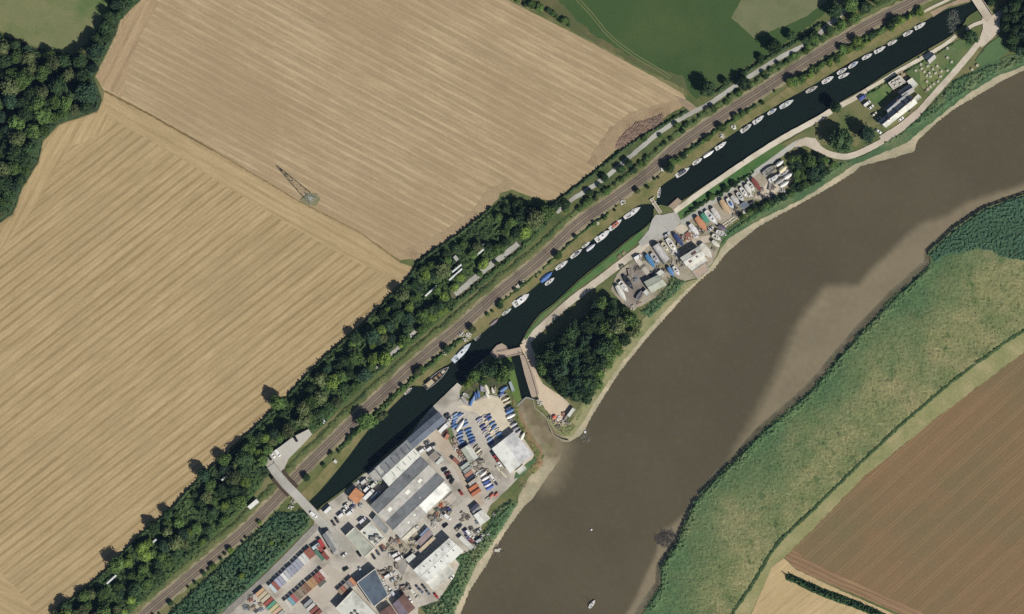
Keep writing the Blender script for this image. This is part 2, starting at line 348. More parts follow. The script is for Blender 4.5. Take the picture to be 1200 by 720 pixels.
sd = dist_line(X, Y, SILT, True); fe = np.where(X > 1005, 9, 8 + np.clip((1005 - X) / 11, 0, 8)) * np.clip((X - 760) / 120, .3, 1); nb = np.array([noise.noise(Vector((a * .022, b * .022, 5))) for a, b in zip(X.ravel(), Y.ravel())]).reshape(X.shape)
silt = np.clip((np.where(inside(X, Y, SILT), sd, -sd) + 5 * nb) / fe + .45, 0, 1); silt *= 1 - .2 * np.clip(nb + .2, 0, 1)
basin_s = np.clip(1 - dist_line(X, Y, [(640, 505), (652, 525), (640, 560)]) / 30, 0, 1)
silt = np.clip(np.maximum(silt, basin_s) + .15 * nz, 0, 1) ** 1.2
o = grid_mesh('river_water', X, Y, np.full(X.shape, -2.5), grid_faces(inR), G['riverwater'], silt); o['kind'] = 'structure'
# brown mud of the lock cut, above the water
sheet('mud_bank', [(606, 478), (609, 479), (612, 490), (621, 506), (632, 523), (638, 533), (634, 534), (624, 518), (612, 500), (607, 488)], .05, M('red_mud', (150, 118, 96), (132, 108, 84), .15, (110, 112, 70), .08, .8, .2), .8)

# ------------------------------------------------------------------ fields and plots
F_GOLD = M_rows('straw_swaths', (148, 128, 92), (172, 151, 113), (192, 170, 131), 38, 5.9, .40, .62, .06, (156, 138, 102), 1.0, 1.0)
F_GOLD_H = M_rows('straw_headland', (154, 134, 98), (174, 153, 115), (192, 170, 131), -29, 8, .25, .7, .5, (158, 138, 102), 1.0, 1.0)
F_GOLD_W = M_rows('straw_headland_west', (154, 134, 98), (176, 155, 116), (192, 170, 131), 62, 7, .3, .7, .8, (158, 138, 102), 1.0, 1.0)
F_BROWN = M_rows('stubble_rows', (144, 126, 97), (161, 142, 111), (186, 166, 131), -28, 5.6, -.28, .62, .06, (156, 134, 104), .9, .95, patch_lo=.45, patch_hi=.6)
F_BROWN_H = M_rows('stubble_headland', (148, 128, 100), (166, 144, 112), (180, 160, 126), 62, 8, .25, .8, .8, (158, 134, 106), 1.0, .9)
F_PLOUGH = M_rows('seedling_rows', (116, 96, 68), (126, 104, 75), (137, 112, 83), 42, 1.7, .1, .6, .08, (104, 102, 72), 1.7, .75, patch_lo=.46, patch_hi=.66, lines=(11.5, .22, (152, 124, 92)))
F_STRAW2 = M_rows('pale_stubble', (176, 154, 116), (188, 166, 126), (198, 176, 138), 40, 6, .3, .7, 1, (160, 142, 100), 1.2, 1)
gold = [(-400, 330), (-60, 300), (0, 262), (16, 252), (26, 222), (46, 190), (51, 166), (70, 146), (114, 132), (121, 118), (122, 108), (170, 132), (250, 177), (280, 195), (349, 236), (380, 252), (422, 274), (469, 308), (487, 314), (480, 324), (455, 350), (430, 375), (400, 402), (365, 434), (335, 467), (300, 500), (262, 535), (225, 570), (200, 597), (160, 632), (125, 667), (100, 690), (58, 724), (-60, 830), (-400, 1100)]
sheet('stubble_field', gold, .03, F_GOLD, .5)
sheet('stubble_headland', [(122, 109), (170, 133), (250, 178), (280, 196), (349, 237), (380, 253), (422, 275), (469, 309), (485, 315), (478, 324), (462, 328), (420, 308), (370, 282), (330, 258), (270, 222), (240, 203), (165, 158), (120, 135)], .06, F_GOLD_H, 1.2)
sheet('stubble_headland', [(120, 119), (114, 133), (71, 147), (52, 167), (47, 191), (27, 223), (17, 253), (-30, 290), (-30, 330), (22, 268), (46, 232), (66, 196), (84, 172), (112, 160), (132, 146)], .09, F_GOLD_W, 1.2)
sheet('stubble_headland', [(-20, 650), (16, 686), (46, 722), (60, 740), (-20, 760)], .09, F_GOLD_H, 1.2)
brown = [(166, -60), (166, 0), (141, 24), (136, 42), (124, 66), (112, 90), (122, 106), (170, 130.5), (250, 175.5), (280, 193.5), (349, 234), (380, 250), (422, 272), (469, 305), (489, 303), (545, 268), (575, 243), (586, 226), (600, 222), (625, 232), (648, 236), (700, 196), (726, 172), (756, 152), (795, 132), (808, 124), (800, 110), (755, 84), (672, 39), (600, 3), (540, -30), (480, -60)]
sheet('stubble_field', brown, .03, F_BROWN, .5)
sheet('stubble_headland', [(166, 2), (143, 25), (138, 43), (126, 67), (114, 90), (123, 104), (142, 114), (150, 80), (166, 40), (186, 2)], .06, F_BROWN_H, 1.5)
sheet('bare_soil', [(487, 304), (545, 269), (575, 244), (586, 227), (600, 222), (596, 212), (572, 220), (555, 246), (520, 270), (470, 296)], .065, M('disturbed_soil', (155, 136, 106), (162, 142, 111), .1, (144, 124, 97), .06, .7, .14), 2.2, step=6)
sheet('bare_soil', [(698, 196), (726, 172), (756, 152), (795, 132), (807, 124), (800, 118), (770, 122), (740, 132), (715, 150), (700, 170), (688, 192)], .065, M('disturbed_soil_east', (151, 131, 103), (160, 140, 110), .1, (138, 118, 92), .06, .7, .14), 2.2, step=6)
sheet('field_ditch', band([(123, 107), (170, 131.5), (215, 157), (250, 176.5)], 2.2, .5), .10, M('ditch_grass', (104, 92, 58), (124, 106, 70), .2, None, .1, .8, .2))
sheet('field_ditch', band([(250, 176.5), (280, 194.5), (349, 235), (380, 251), (422, 273), (469, 306)], 1.5, .6), .10, M('ditch_grass_thin', (122, 104, 70), (150, 128, 92), .2, None, .1, .8, .2))
green = [(540, -60), (610, 0), (673, 37), (757, 82), (802, 104), (816, 116), (860, 92), (900, 66), (940, 36), (975, 10), (1000, -60)]
sheet('green_field', green, .03, G['greenfield'], 1.0)
sheet('field_margin', [(600, -6), (673, 37), (757, 82), (802, 104), (812, 118), (800, 90), (776, 82), (740, 66), (700, 44), (672, 20), (655, 0), (640, -10)], .06, M('olive_margin', (92, 92, 58), (80, 90, 56), .06, (108, 100, 68), .04, .7, .12), 2.0)
for off in (-1.6, 1.6):
    sheet('wheel_track', band(offset_line(catmull([(668, -10), (694, 18), (714, 42), (742, 64), (772, 82), (786, 92)], 5), off), 1.1, .3), .09, M('wheel_track', (112, 116, 76), (100, 108, 68), .2))
sheet('pale_plot', [(872, -6), (857, 21), (884, 45), (910, 34), (932, 26), (950, 16), (968, 2), (975, -8)], .07, G['paleplot'], 1.0)
sheet('meadow', [(-60, -80), (130, -60), (131, 0), (124, 16), (106, 46), (84, 64), (40, 54), (0, 36), (-60, 20)], .03, G['meadow'], .8)
sheet('woodland_floor', [(-80, 30), (0, 40), (40, 56), (84, 66), (106, 48), (126, 16), (132, -60), (168, -60), (165, 0), (140, 23), (135, 41), (122, 66), (110, 90), (120, 118), (113, 131), (69, 145), (50, 165), (45, 190), (25, 221), (15, 251), (-1, 261), (-80, 300)], .045, G['woodfloor'], 1.0)
belt = [(58, 724), (100, 690), (125, 668), (160, 632), (200, 598), (225, 570), (262, 535), (300, 500), (335, 468), (365, 434), (400, 402), (430, 375), (455, 350), (480, 325), (489, 308), (545, 270), (575, 245), (590, 230), (610, 233), (650, 240), (640, 268), (600, 306), (560, 340), (520, 372), (470, 415), (440, 440), (400, 478), (375, 503), (340, 530), (318, 552), (290, 592), (240, 640), (180, 694), (150, 722), (60, 800)]
sheet('belt_ground', belt, .05, G['verge'], 1.0)
sheet('rail_verge', band(offset_line(RAIL_S, -12), 9, 1.8), .06, M('rail_verge_grass', (96, 100, 62), (120, 114, 78), .09, (84, 92, 54), .05, .8, .2))
sheet('lane_verge', band(offset_line(catmull(LANE[3:16], 4), 0), 22, 1.5), .065, M('lane_verge_grass', (84, 94, 54), (102, 104, 64), .09, (70, 84, 48), .05, .8, .2))
sheet('towpath', [(362, 587), (376, 573), (389, 558), (410, 532), (430, 505), (453, 482), (474, 461), (483, 451), (497, 452), (508, 439), (524, 427), (541, 406), (567, 388), (601, 357), (634, 329), (672, 297), (716, 263), (750, 239), (763, 238), (770, 232), (771, 221), (793, 205), (840, 169), (882, 140), (944, 104), (1013, 63), (1071, 31), (1111, 9), (1100, 4), (1060, 26), (1000, 58), (940, 93), (880, 130), (838, 158), (790, 192), (750, 222), (700, 258), (660, 292), (620, 326), (580, 358), (545, 386), (500, 425), (470, 452), (440, 483), (415, 512), (380, 550), (352, 578)], .055, G['tow'], .5)
# the far bank: marsh, field margin, seedling field, corner of stubble
sheet('marsh', RIV_S[3:24] + [(1330, 330), (1200, 388), (1112, 452), (1050, 505), (990, 562), (953, 597), (911, 637), (883, 682), (856, 724), (780, 860), (700, 940)], .03, G['marsh'])
sheet('dry_margin', [(1300, 320), (1200, 388), (1112, 452), (1050, 505), (990, 562), (953, 597), (911, 637), (883, 682), (840, 752), (860, 752), (880, 720), (905, 664), (920, 653), (1010, 561), (1100, 488), (1200, 413), (1300, 350)], .06, G['drygrass'], 1.2)
sheet('seedling_field', [(1800, 30), (1300, 350), (1200, 413), (1100, 488), (1010, 561), (920, 653), (934, 668), (980, 688), (1060, 722), (1200, 790), (1800, 1100)], .04, F_PLOUGH, .6)
sheet('pale_headland', [(920, 654), (934, 668), (980, 687), (1062, 722), (1100, 740), (1100, 728), (1060, 708), (985, 674), (945, 656), (930, 644)], .07, M_rows('headland_tracks', (122, 98, 72), (140, 114, 86), (170, 140, 106), -24, 3.2, .5, .6, 1, None, 1.6, 1), .8)
sheet('stubble_corner', [(905, 664), (919, 654), (932, 667), (980, 690), (1062, 726), (1100, 800), (850, 800), (880, 721)], .065, F_STRAW2, .8)

# ------------------------------------------------------------------ railway
sheet('sandy_cess', band(RAIL_S, 17, 2.0), .075, G['verge_sand'])
sheet('rail_ballast', band(RAIL_S, 12.6, .7), .16, G['ballast'])
RAIL_STEEL = M('rail_steel', (96, 82, 74), None, fine=3, amt=.1, rough=.5); SLEEPER = M('sleeper_timber', (104, 92, 84), (126, 116, 106), .3, fine=3, amt=.2)
for k, off in enumerate((-2.9, 2.9)):
    line = [W(p) for p in offset_line(RAIL_S, off)]
    t = empty('railway_track', line[60])
    tag(t, 'railway track nearer the ' + ('fields and the lane, running the length of the picture' if k == 0 else 'canal and towpath, running the length of the picture'), 'railway track', 'railway tracks')
    sl = MB(); o = Vector(line[60])
    bd = sheet('ballast_bed', band(offset_line(RAIL_S, off), 3.5, .3), .18, G['ballast_dark'], parent=t); bd.matrix_parent_inverse.identity(); bd.location = -o
    dist = 0
    for a, b in zip(line[:-1], line[1:]):
        d = (b - a); L = d.length; d.normalize(); n = Vector((-d.y, d.x, 0)); s = 0
        while s < L:
            c = a + d * s - o
            if -420 < c.x + o.x < 420:
                q = [c + n * 1.3 - d * .13, c + n * 1.3 + d * .13, c - n * 1.3 + d * .13, c - n * 1.3 - d * .13]
                sl.add([p + Vector((0, 0, .19)) for p in q] + [p + Vector((0, 0, .29)) for p in q], [(3, 2, 1, 0), (4, 5, 6, 7), (0, 1, 5, 4), (1, 2, 6, 5), (2, 3, 7, 6), (3, 0, 4, 7)])
            s += 1.3
    so = sl.build('sleepers', SLEEPER, t); so['kind'] = 'stuff'
    for side in (-.72, .72):
        rl = MB(); ol = offset_line([(p.x, p.y) for p in line], side)
        ri = []
        for p, (ax, ay) in zip(line, ol):
            nn = (Vector((ax, ay, 0)) - p).normalized() * .08; c = Vector((ax, ay, 0)) - o
            ri.append([c - nn + Vector((0, 0, .29)), c + nn + Vector((0, 0, .29)), c + nn + Vector((0, 0, .45)), c - nn + Vector((0, 0, .45))])
        rl.loft(ri).build('rail', RAIL_STEEL, t)

# ------------------------------------------------------------------ lanes, yards, paths
Z1, Z2, Z3 = .10, .14, .18
sheet('lane', band(catmull(LANE[:15], 5), 5.2, .7), Z2, G['road'])
sheet('lane', band(catmull(LANE[16:21], 5), 6.6, .6), Z2 + .01, G['road'])
sheet('lane', band(catmull([(487, 388), (478, 397), (462, 412), (440, 432)], 5), 3.6, .6), Z2, G['road'])
sheet('field_track', band(catmull([(590, 232), (604, 238), (618, 243), (628, 250)], 4), 4, .5), Z2, G['dirt'])
sheet('field_gateway', [(790, 112), (806, 118), (818, 128), (812, 134), (800, 124)], Z2 - .02, G['dirt'], .8)
# industrial yard
yard = [(372, 600), (379, 594), (410, 571), (426, 556), (432, 554), (477, 514), (504, 480), (511, 473), (536, 449), (541, 453), (538, 461), (545, 470), (556, 470), (570, 462), (588, 466), (596, 480), (604, 500), (612, 512), (626, 532), (622, 544), (606, 562), (590, 578), (575, 592), (566, 612), (556, 642), (544, 650), (532, 676), (514, 704), (490, 712), (490, 760), (250, 760), (268, 716), (300, 690), (335, 655), (367, 618)]
sheet('industrial_yard', yard, Z1, G['concrete'], .5)
sheet('sandy_yard', [(536, 476), (556, 471), (572, 464), (588, 468), (594, 480), (600, 500), (604, 508), (582, 524), (572, 508), (560, 484), (548, 482)], Z2, M('sandy_yard', (198, 186, 164), (206, 196, 174), .07, (182, 170, 146), .05, 1, .07), .8)
sheet('dirt_patch', [(500, 515), (515, 500), (524, 505), (540, 535), (556, 570), (566, 590), (560, 596), (545, 575), (530, 545), (518, 530)], Z2, M('yard_dirt', (184, 172, 154), (172, 160, 142), .08, (166, 150, 128), .05, 1, .1), 1.0)
sheet('weedy_strip', [(521, 505), (528, 500), (536, 520), (541, 527), (536, 530), (530, 522), (524, 514)], Z3, G['bankgreen'], 1.0)
sheet('weedy_strip', [(537, 470), (545, 458), (560, 447), (580, 440), (600, 440), (602, 455), (590, 456), (570, 452), (556, 458), (545, 464)], Z3, G['verge'], 1.0)
sheet('weedy_strip', [(604, 554), (621, 540), (628, 536), (626, 546), (610, 560), (602, 562)], Z3, G['bankgreen'], 1.0)
sheet('tarmac_patch', [(460, 662), (472, 652), (480, 658), (472, 675)], Z2, G['asphalt'])
sheet('storage_road', [(345, 700), (384, 660), (400, 672), (412, 664), (404, 690), (380, 712), (360, 700), (345, 716)], Z2, M('container_yard', (184, 176, 164), (174, 165, 150), .06, (170, 158, 142), .04, 1, .07), .6)
sheet('asphalt_road', band(catmull([(250, 736), (268, 716), (300, 688), (335, 654), (358, 630), (374, 614)], 4), 7.5, .4), Z2, G['asphalt'])
sheet('rubble_ground', [(528, 516), (534, 512), (546, 530), (556, 548), (550, 552), (538, 534)], Z3, M('rubble_ground', (176, 160, 138), (160, 134, 112), .3, (186, 172, 152), .15, 1.2, .25), 1.0)
sheet('rubble_ground', [(456, 640), (470, 632), (492, 616), (498, 622), (478, 648), (462, 656)], Z3, M('scrap_ground', (168, 158, 140), (140, 130, 112), .35, (186, 178, 160), .15, 1.2, .3), 1.0)
sheet('rubble_ground', [(500, 600), (520, 584), (530, 596), (512, 618)], Z3, M('stockpile_ground', (178, 166, 150), (158, 146, 128), .3, (146, 136, 116), .15, 1.2, .25), 1.0)
# riverside of the yard
sheet('boatyard_ground', [(715, 340), (722, 322), (745, 300), (765, 280), (790, 262), (815, 248), (850, 226), (880, 205), (908, 190), (928, 196), (930, 212), (914, 226), (900, 234), (880, 236), (852, 262), (846, 284), (835, 308), (818, 326), (800, 330), (780, 336), (770, 348), (750, 360), (735, 362)], Z1, M('boatyard_dirt', (146, 138, 120), (166, 156, 138), .09, (112, 112, 82), .05, 1, .2), 1.0)
sheet('boatyard_dark_ground', [(728, 322), (745, 308), (757, 324), (756, 344), (742, 362), (732, 356), (730, 340)], Z2, M('oily_yard', (132, 124, 116), (146, 136, 126), .1, (116, 108, 100), .06, 1, .14), 1.0)
sheet('boatyard_pale_ground', [(882, 232), (900, 214), (912, 212), (914, 222), (906, 230), (894, 234)], Z2, G['gravel'], 1.0)
sheet('boatyard_pale_ground', [(790, 268), (800, 262), (814, 278), (832, 276), (834, 284), (820, 286), (806, 284)], Z2, G['gravel'], .8)
sheet('swing_bridge_yard', [(764, 258), (768, 252), (776, 252), (793, 248), (798, 260), (788, 272), (775, 280), (762, 284), (752, 290), (748, 284), (760, 270)], Z2 + .01, G['road'], .4)
sheet('boatyard_road', band(catmull([(770, 272), (752, 290), (735, 303), (700, 330), (670, 352), (645, 374), (628, 390), (614, 404)], 4), 8.5, .4), Z2, G['gravel'])
sheet('boatyard_back_road', band(catmull([(798, 262), (830, 240), (862, 218), (890, 199), (912, 183), (930, 170), (945, 164)], 4), 6, .5), Z2 - .01, G['road'])
sheet('canal_slip', [(783, 242), (794, 232), (799, 236), (790, 246)], Z3, M('slip_boards', (160, 142, 124), (148, 130, 112), .3, fine=2, amt=.15))
sheet('grass_verge', [(797, 258), (793, 248), (836, 218), (880, 190), (912, 168), (922, 172), (908, 183), (880, 202), (850, 222), (818, 246)], Z1 + .01, M('mown_verge', (64, 98, 50), (76, 108, 58), .1, (86, 108, 60), .05, 1, .1), .5)
sheet('canal_path', band(catmull([(790, 248), (803, 239), (825, 223), (875, 189), (916, 163), (960, 139), (974, 130)], 3), 6.4, .3), Z2 + .015, G['path'])
sheet('canal_path', band(catmull([(985, 124), (1000, 116), (1015, 107)], 3), 6, .3), Z2 + .015, G['path'])
sheet('canal_path', band(catmull([(1015, 106), (1037, 93), (1052, 84), (1093, 61), (1112, 49), (1120, 42)], 3), 4.2, .3), Z2 + .01, G['path'])
sheet('inn_green', [(915, 170), (972, 134), (1010, 110), (1036, 118), (1052, 104), (1040, 138), (1020, 152), (1004, 172), (960, 170), (950, 162), (930, 172)], Z1, G['drylawn'], .6)
sheet('inn_lawn', [(1014, 110), (1045, 90), (1050, 98), (1042, 112), (1032, 126), (1020, 118)], Z2, M('garden_lawn', (74, 104, 56), (96, 118, 66), .15, (112, 118, 78), .08, 1, .15), .8)
sheet('inn_garden', [(1062, 82), (1092, 62), (1122, 48), (1140, 36), (1152, 44), (1136, 66), (1110, 92), (1088, 112), (1078, 100)], Z1, G['lawn'], .8)
sheet('worn_grass', [(1078, 82), (1096, 74), (1108, 84), (1100, 98), (1086, 108), (1078, 98)], Z1 + .02, M('worn_garden_grass', (112, 120, 74), (128, 128, 88), .15, (96, 112, 64), .08, 1, .15), 1.5)
sheet('inn_road', band(catmull([(932, 172), (945, 166), (957, 172), (970, 180), (990, 184), (1008, 179), (1030, 168), (1052, 153), (1074, 134), (1092, 114), (1112, 92), (1132, 69), (1150, 47), (1156, 40)], 5), 7, .4), Z2, G['gravel'])
sheet('gravel_apron', [(930, 170), (944, 161), (955, 162), (961, 170), (958, 178), (946, 172)], Z2 + .02, G['gravel'], .5)
sheet('inn_forecourt', [(1030, 160), (1050, 148), (1076, 127), (1086, 122), (1078, 136), (1058, 154), (1036, 168)], Z2 + .02, M('forecourt', (176, 162, 148), (188, 176, 160), .1, None, .05, 1, .1), .5)
sheet('inn_patio', [(1051, 86), (1058, 82), (1064, 92), (1056, 96)], Z2, G['dirt'], .5)
sheet('turning_area', [(1150, 16), (1160, 20), (1170, 14), (1176, 10), (1178, 14), (1171, 24), (1172, 36), (1160, 48), (1150, 56), (1146, 48), (1152, 34)], Z2 + .03, G['gravel'], .6)
sheet('garden_path', band(catmull([(1132, 35), (1142, 29), (1154, 25)], 3), 4, .3), Z2 + .02, G['gravel'])
sheet('corner_lawn', [(1172, 42), (1182, 60), (1170, 70), (1150, 78), (1142, 72), (1156, 54)], Z2, M('corner_lawn_grass', (78, 104, 66), (86, 110, 70), .1, None, .05, 1, .1), .6)  # grass in a slightly cooler green than the inn garden
# bank greenery along the north shore
sheet('riverbank_grass', [(1200, 62), (1200, 78), (1168, 90), (1132, 112), (1094, 142), (1062, 168), (1000, 194), (940, 234), (890, 258), (850, 282), (838, 280), (880, 248), (930, 222), (980, 190), (1010, 184), (1040, 168), (1080, 138), (1110, 104), (1150, 78), (1180, 66)], .05, G['bankgreen'], 1.2)
sheet('pale_bank', [(820, 326), (806, 338), (786, 358), (757, 390), (724, 432), (700, 466), (684, 494), (672, 510), (660, 511), (650, 504), (640, 490), (648, 494), (664, 498), (676, 486), (690, 458), (706, 430), (730, 404), (756, 372), (776, 348), (800, 332)], .05, M('pale_bank_grass', (136, 136, 96), (154, 148, 112), .12, (112, 122, 76), .06, .9, .18), 1.4)
sheet('lockside_gravel', [(609, 405), (620, 399), (627, 416), (628, 434), (636, 450), (661, 467), (670, 476), (662, 490), (655, 494), (646, 488), (639, 480), (630, 464), (624, 440), (617, 420)], Z2, M('lockside_gravel', (196, 176, 152), (204, 188, 164), .1, (178, 160, 138), .06, 1, .08), .8)
sheet('lockside_paving', [(609, 416), (616, 416), (626, 440), (632, 462), (626, 466), (623, 466), (615, 440)], Z3, M('lockside_paving', (172, 156, 138), (160, 146, 130), .2, None, .05, 1.5, .12), .2)
sheet('lockside_lawn', [(587, 420), (597, 413), (599, 420), (606, 446), (611, 468), (607, 474), (600, 462), (593, 440)], Z2, M('lock_lawn', (96, 118, 58), (84, 108, 54), .15, None, .05, 1, .12), .5)
sheet('quay_head', [(574, 414), (582, 405), (588, 402.5), (593, 405.5), (596, 411), (590, 420), (580, 421)], Z3, M('quay_paving', (170, 152, 136), (158, 142, 126), .2, None, .05, 1.5, .12))
sheet('quay_edge', [(554, 432), (567, 420.5), (565, 430)], Z3, G['gravel'], .4)
sheet('grass_bank', [(614, 396), (621, 386), (634, 369), (650, 357), (681, 328), (701, 312), (741, 279), (762, 262), (758, 272), (735, 296), (700, 322), (668, 345), (640, 370), (624, 388), (616, 399)], Z1, M('canal_bank_grass', (70, 104, 56), (84, 114, 64), .12, (104, 116, 76), .05, 1, .14), .5)
sheet('north_canal_path', band(catmull([(1080, 16), (1090, 10), (1105, 3), (1125, -8)], 3), 3.2, .3), Z1, G['path'])
sheet('north_canal_dirt', [(1090, 14), (1112, 4), (1136, -4), (1136, 2), (1112, 8), (1094, 20)], .09, G['dirt'], .6)

# ------------------------------------------------------------------ rough vegetation: reeds, marsh and scrub (nobody could count it)
def tufts(mb_v, mb_f, pts, h, w, z0):
    for x, y in pts:
        a = random.uniform(0, 6.28); hh = h * random.uniform(.5, 1.2); ww = w * random.uniform(.6, 1.3); tilt = min(random.uniform(.5, 1.6) * hh, random.uniform(.3, .9))
        b = random.uniform(0, 6.28); dx, dy = math.cos(a) * ww, math.sin(a) * ww; tx, ty = math.cos(b) * tilt, math.sin(b) * tilt
        n = len(mb_v)
        mb_v += [(x - dx, y - dy, z0), (x + dx, y + dy, z0), (x + dx * .7 + tx, y + dy * .7 + ty, z0 + hh), (x - dx * .7 + tx, y - dy * .7 + ty, z0 + hh)]
        mb_f.append((n, n + 1, n + 2, n + 3))
def scrub(name, label, cat, poly, h, m, cell=2.2, freq=.22, dens=.4, tuft_h=None, tuft_w=.45, base=.12, taper=3.5, avoid=(), attr=None, thing=False):
    xs = [p[0] for p in poly]; ys = [p[1] for p in poly]
    X, Y = grid_in(min(xs), max(xs), min(ys), max(ys), cell)
    ins = inside(X, Y, poly); d = dist_line(X, Y, poly, True)
    for pl, dm in avoid: ins &= dist_line(X, Y, pl) > dm
    nv = np.array([noise.noise(Vector((a * freq, b * freq, 3))) + .7 * noise.noise(Vector((a * freq * 2.6, b * freq * 2.6, 8))) for a, b in zip(X.ravel(), Y.ravel())]).reshape(X.shape)
    Z = np.where(ins, base + h * np.clip(.55 + .75 * nv, .05, 1.6) * np.clip(d / taper, 0, 1), base - .3)
    F = grid_faces(ins & (d > .3)); v = np.stack([(X - 600) * S, (360 - Y) * S, Z], -1).reshape(-1, 3)
    used = np.unique(F); remap = np.zeros(len(v), int); remap[used] = np.arange(len(used))
    V = [tuple(a) for a in v[used].tolist()]; FF = [tuple(a) for a in remap[F].tolist()]
    n = int(ins.sum() * cell * cell * S * S * dens); rim = min(1.3, .25 * float(d[ins].max()) if ins.any() else 0)
    px = RNG.uniform(min(xs), max(xs), n * 4); py = RNG.uniform(min(ys), max(ys), n * 4); k = inside(px, py, poly) & (dist_line(px, py, poly, True) > rim)
    for pl, dm in avoid: k &= dist_line(px, py, pl) > dm
    tufts(V, FF, [((a - 600) * S, (360 - b) * S) for a, b in zip(px[k][:n], py[k][:n])], tuft_h or h * 1.5, tuft_w, base)
    o = mesh_ob(name, V, FF, m); tag(o, label, cat, kind=None if thing else 'stuff')
    if attr:
        A_ = np.array(V); a = o.data.attributes.new('silt', 'FLOAT', 'POINT'); a.data.foreach_set('value', attr(A_[:, 0] / S + 600, 360 - A_[:, 1] / S).astype(np.float32))
    return o
MARSH_P = RIV_S[4:22] + [(1225, 224), (1225, 372), (1200, 386), (1112, 450), (1050, 503), (990, 560), (953, 595), (911, 635), (883, 680), (856, 722), (840, 745), (740, 745)]
def M_marsh():
    m, nt, b = nodes('marsh_sward'); tc = N(nt, 'ShaderNodeTexCoord'); v = tc.outputs['Object']; at = N(nt, 'ShaderNodeAttribute', attribute_name='silt')
    a = mixc(nt, noise_fac(nt, v, .05), C((104, 116, 74)), C((142, 138, 98))); a = mixc(nt, noise_fac(nt, v, .02, 5, .54, .7), a, C((144, 136, 100))); a = mixc(nt, noise_fac(nt, v, .11, 4, .55, .7), a, C((86, 102, 62)))
    g = mixc(nt, noise_fac(nt, v, .06), C((66, 94, 62)), C((92, 114, 76)))
    ad = N(nt, 'ShaderNodeMath', operation='ADD'); nt.links.new(at.outputs['Fac'], ad.inputs[0])
    mr = N(nt, 'ShaderNodeMapRange'); mr.inputs[3].default_value = -.35; mr.inputs[4].default_value = .35; nt.links.new(noise_fac(nt, v, .03, 5), mr.inputs[0]); nt.links.new(mr.outputs[0], ad.inputs[1]); ad.use_clamp = True
    col = grain(nt, v, mixc(nt, ad.outputs[0], a, g), 1.0, .18); col = grain(nt, v, col, .28, .14); nt.links.new(col, b.inputs['Base Color']); b.inputs['Roughness'].default_value = .9; b.inputs['Specular IOR Level'].default_value = .1
    return m
G['sward'] = M_marsh(); green_side = lambda x, y: np.clip(1.15 - dist_line(x, y, RIV_S[3:24]) / 62, 0, 1)
scrub('marsh_grass', 'olive and straw coloured marsh grass on the far river bank', 'grass', MARSH_P, .5, G['sward'], 2.0, .34, .7, .45, .5, attr=green_side)
REED_P = [(1089, 297), (1120, 268), (1155, 245), (1200, 229), (1225, 222), (1225, 312), (1200, 306), (1175, 302), (1160, 294), (1148, 292), (1130, 296), (1110, 300), (1094, 308)]
scrub('dark_reeds', 'dark green reed bed filling the bend of the far bank', 'reeds', ragged(REED_P, 1.5, 4), 1.5, M('bend_reeds', (58, 86, 66), (70, 98, 74), .08, (62, 88, 64), .03, .8, .16), 1.5, .36, .6, 1.1, .5, taper=1.2)
FB = [(758, 713), (775, 687), (775, 664), (793, 638), (804, 611), (815, 587), (840, 560), (862, 540), (890, 510), (950, 459), (987, 415), (1007, 392), (1050, 347), (1067, 333), (1088, 312)]
scrub('bank_reeds', 'green fringe of reeds along the edge of the far bank', 'reeds', FB + ragged(offset_line(FB, 9), 4, 4, False)[::-1], 1.6, G['sward'], 1.5, .34, .9, 1.7, .5, taper=1.2, attr=lambda x, y: np.full(x.shape, .95))
scrub('ditch_reeds', 'dark line of reeds in the ditch between marsh and field', 'reeds', band(catmull([(1225, 371), (1200, 387), (1162, 412), (1112, 450), (1050, 503), (990, 560), (953, 597), (911, 637), (883, 682), (860, 716), (845, 740)], 3), 5.5, 1.2), 1.4, M('ditch_reeds', (52, 72, 42), (68, 86, 50), .2, None, .1, .9, .3), 1.5, .4, .8, 1.6, .4)
scrub('canal_reeds', 'dark green reeds choking the old canal below the road bridge', 'reeds', [(361, 596), (345, 600), (325, 600), (302, 620), (264, 656), (215, 702), (185, 730), (245, 730), (293, 688), (330, 650), (362, 618), (364, 606)], 2.2, G['reed'], 1.7, .3, .8, 2.2, .5)
scrub('riverbank_reeds', 'green reeds and scrub on the slope between the yard and the river', 'reeds', ragged([(598, 584), (606, 590), (594, 610), (574, 641), (560, 657), (548, 682), (530, 722), (500, 722), (492, 710), (514, 706), (530, 682), (538, 664), (532, 652), (546, 648), (560, 634), (572, 614), (578, 600), (588, 592)], 1.5, 4), 1.8, G['bankgreen'], 1.7, .3, .8, 1.9, .45)
scrub('riverbank_scrub', 'green scrub on the river bank below the riverside road', 'scrub', ragged([(1200, 64), (1200, 76), (1170, 86), (1132, 110), (1094, 138), (1070, 152), (1040, 170), (1012, 184), (1010, 186), (1036, 166), (1060, 152), (1082, 132), (1100, 112), (1120, 92), (1150, 80), (1180, 68)], 1.2, 4), 1.5, G['bankgreen'], 1.7, .3, .8, 1.7, .45)
scrub('riverbank_thicket', 'green thicket between the boatyard and the muddy shore', 'scrub', ragged([(1004, 186), (970, 208), (930, 232), (900, 248), (858, 274), (846, 288), (838, 296), (850, 274), (872, 256), (900, 240), (925, 222), (950, 200), (985, 190)], 1.2, 4), 2.0, M('thicket', (58, 86, 52), (76, 102, 64), .12, (90, 108, 70), .06, .8, .25), 1.7, .3, .8, 2, .5)
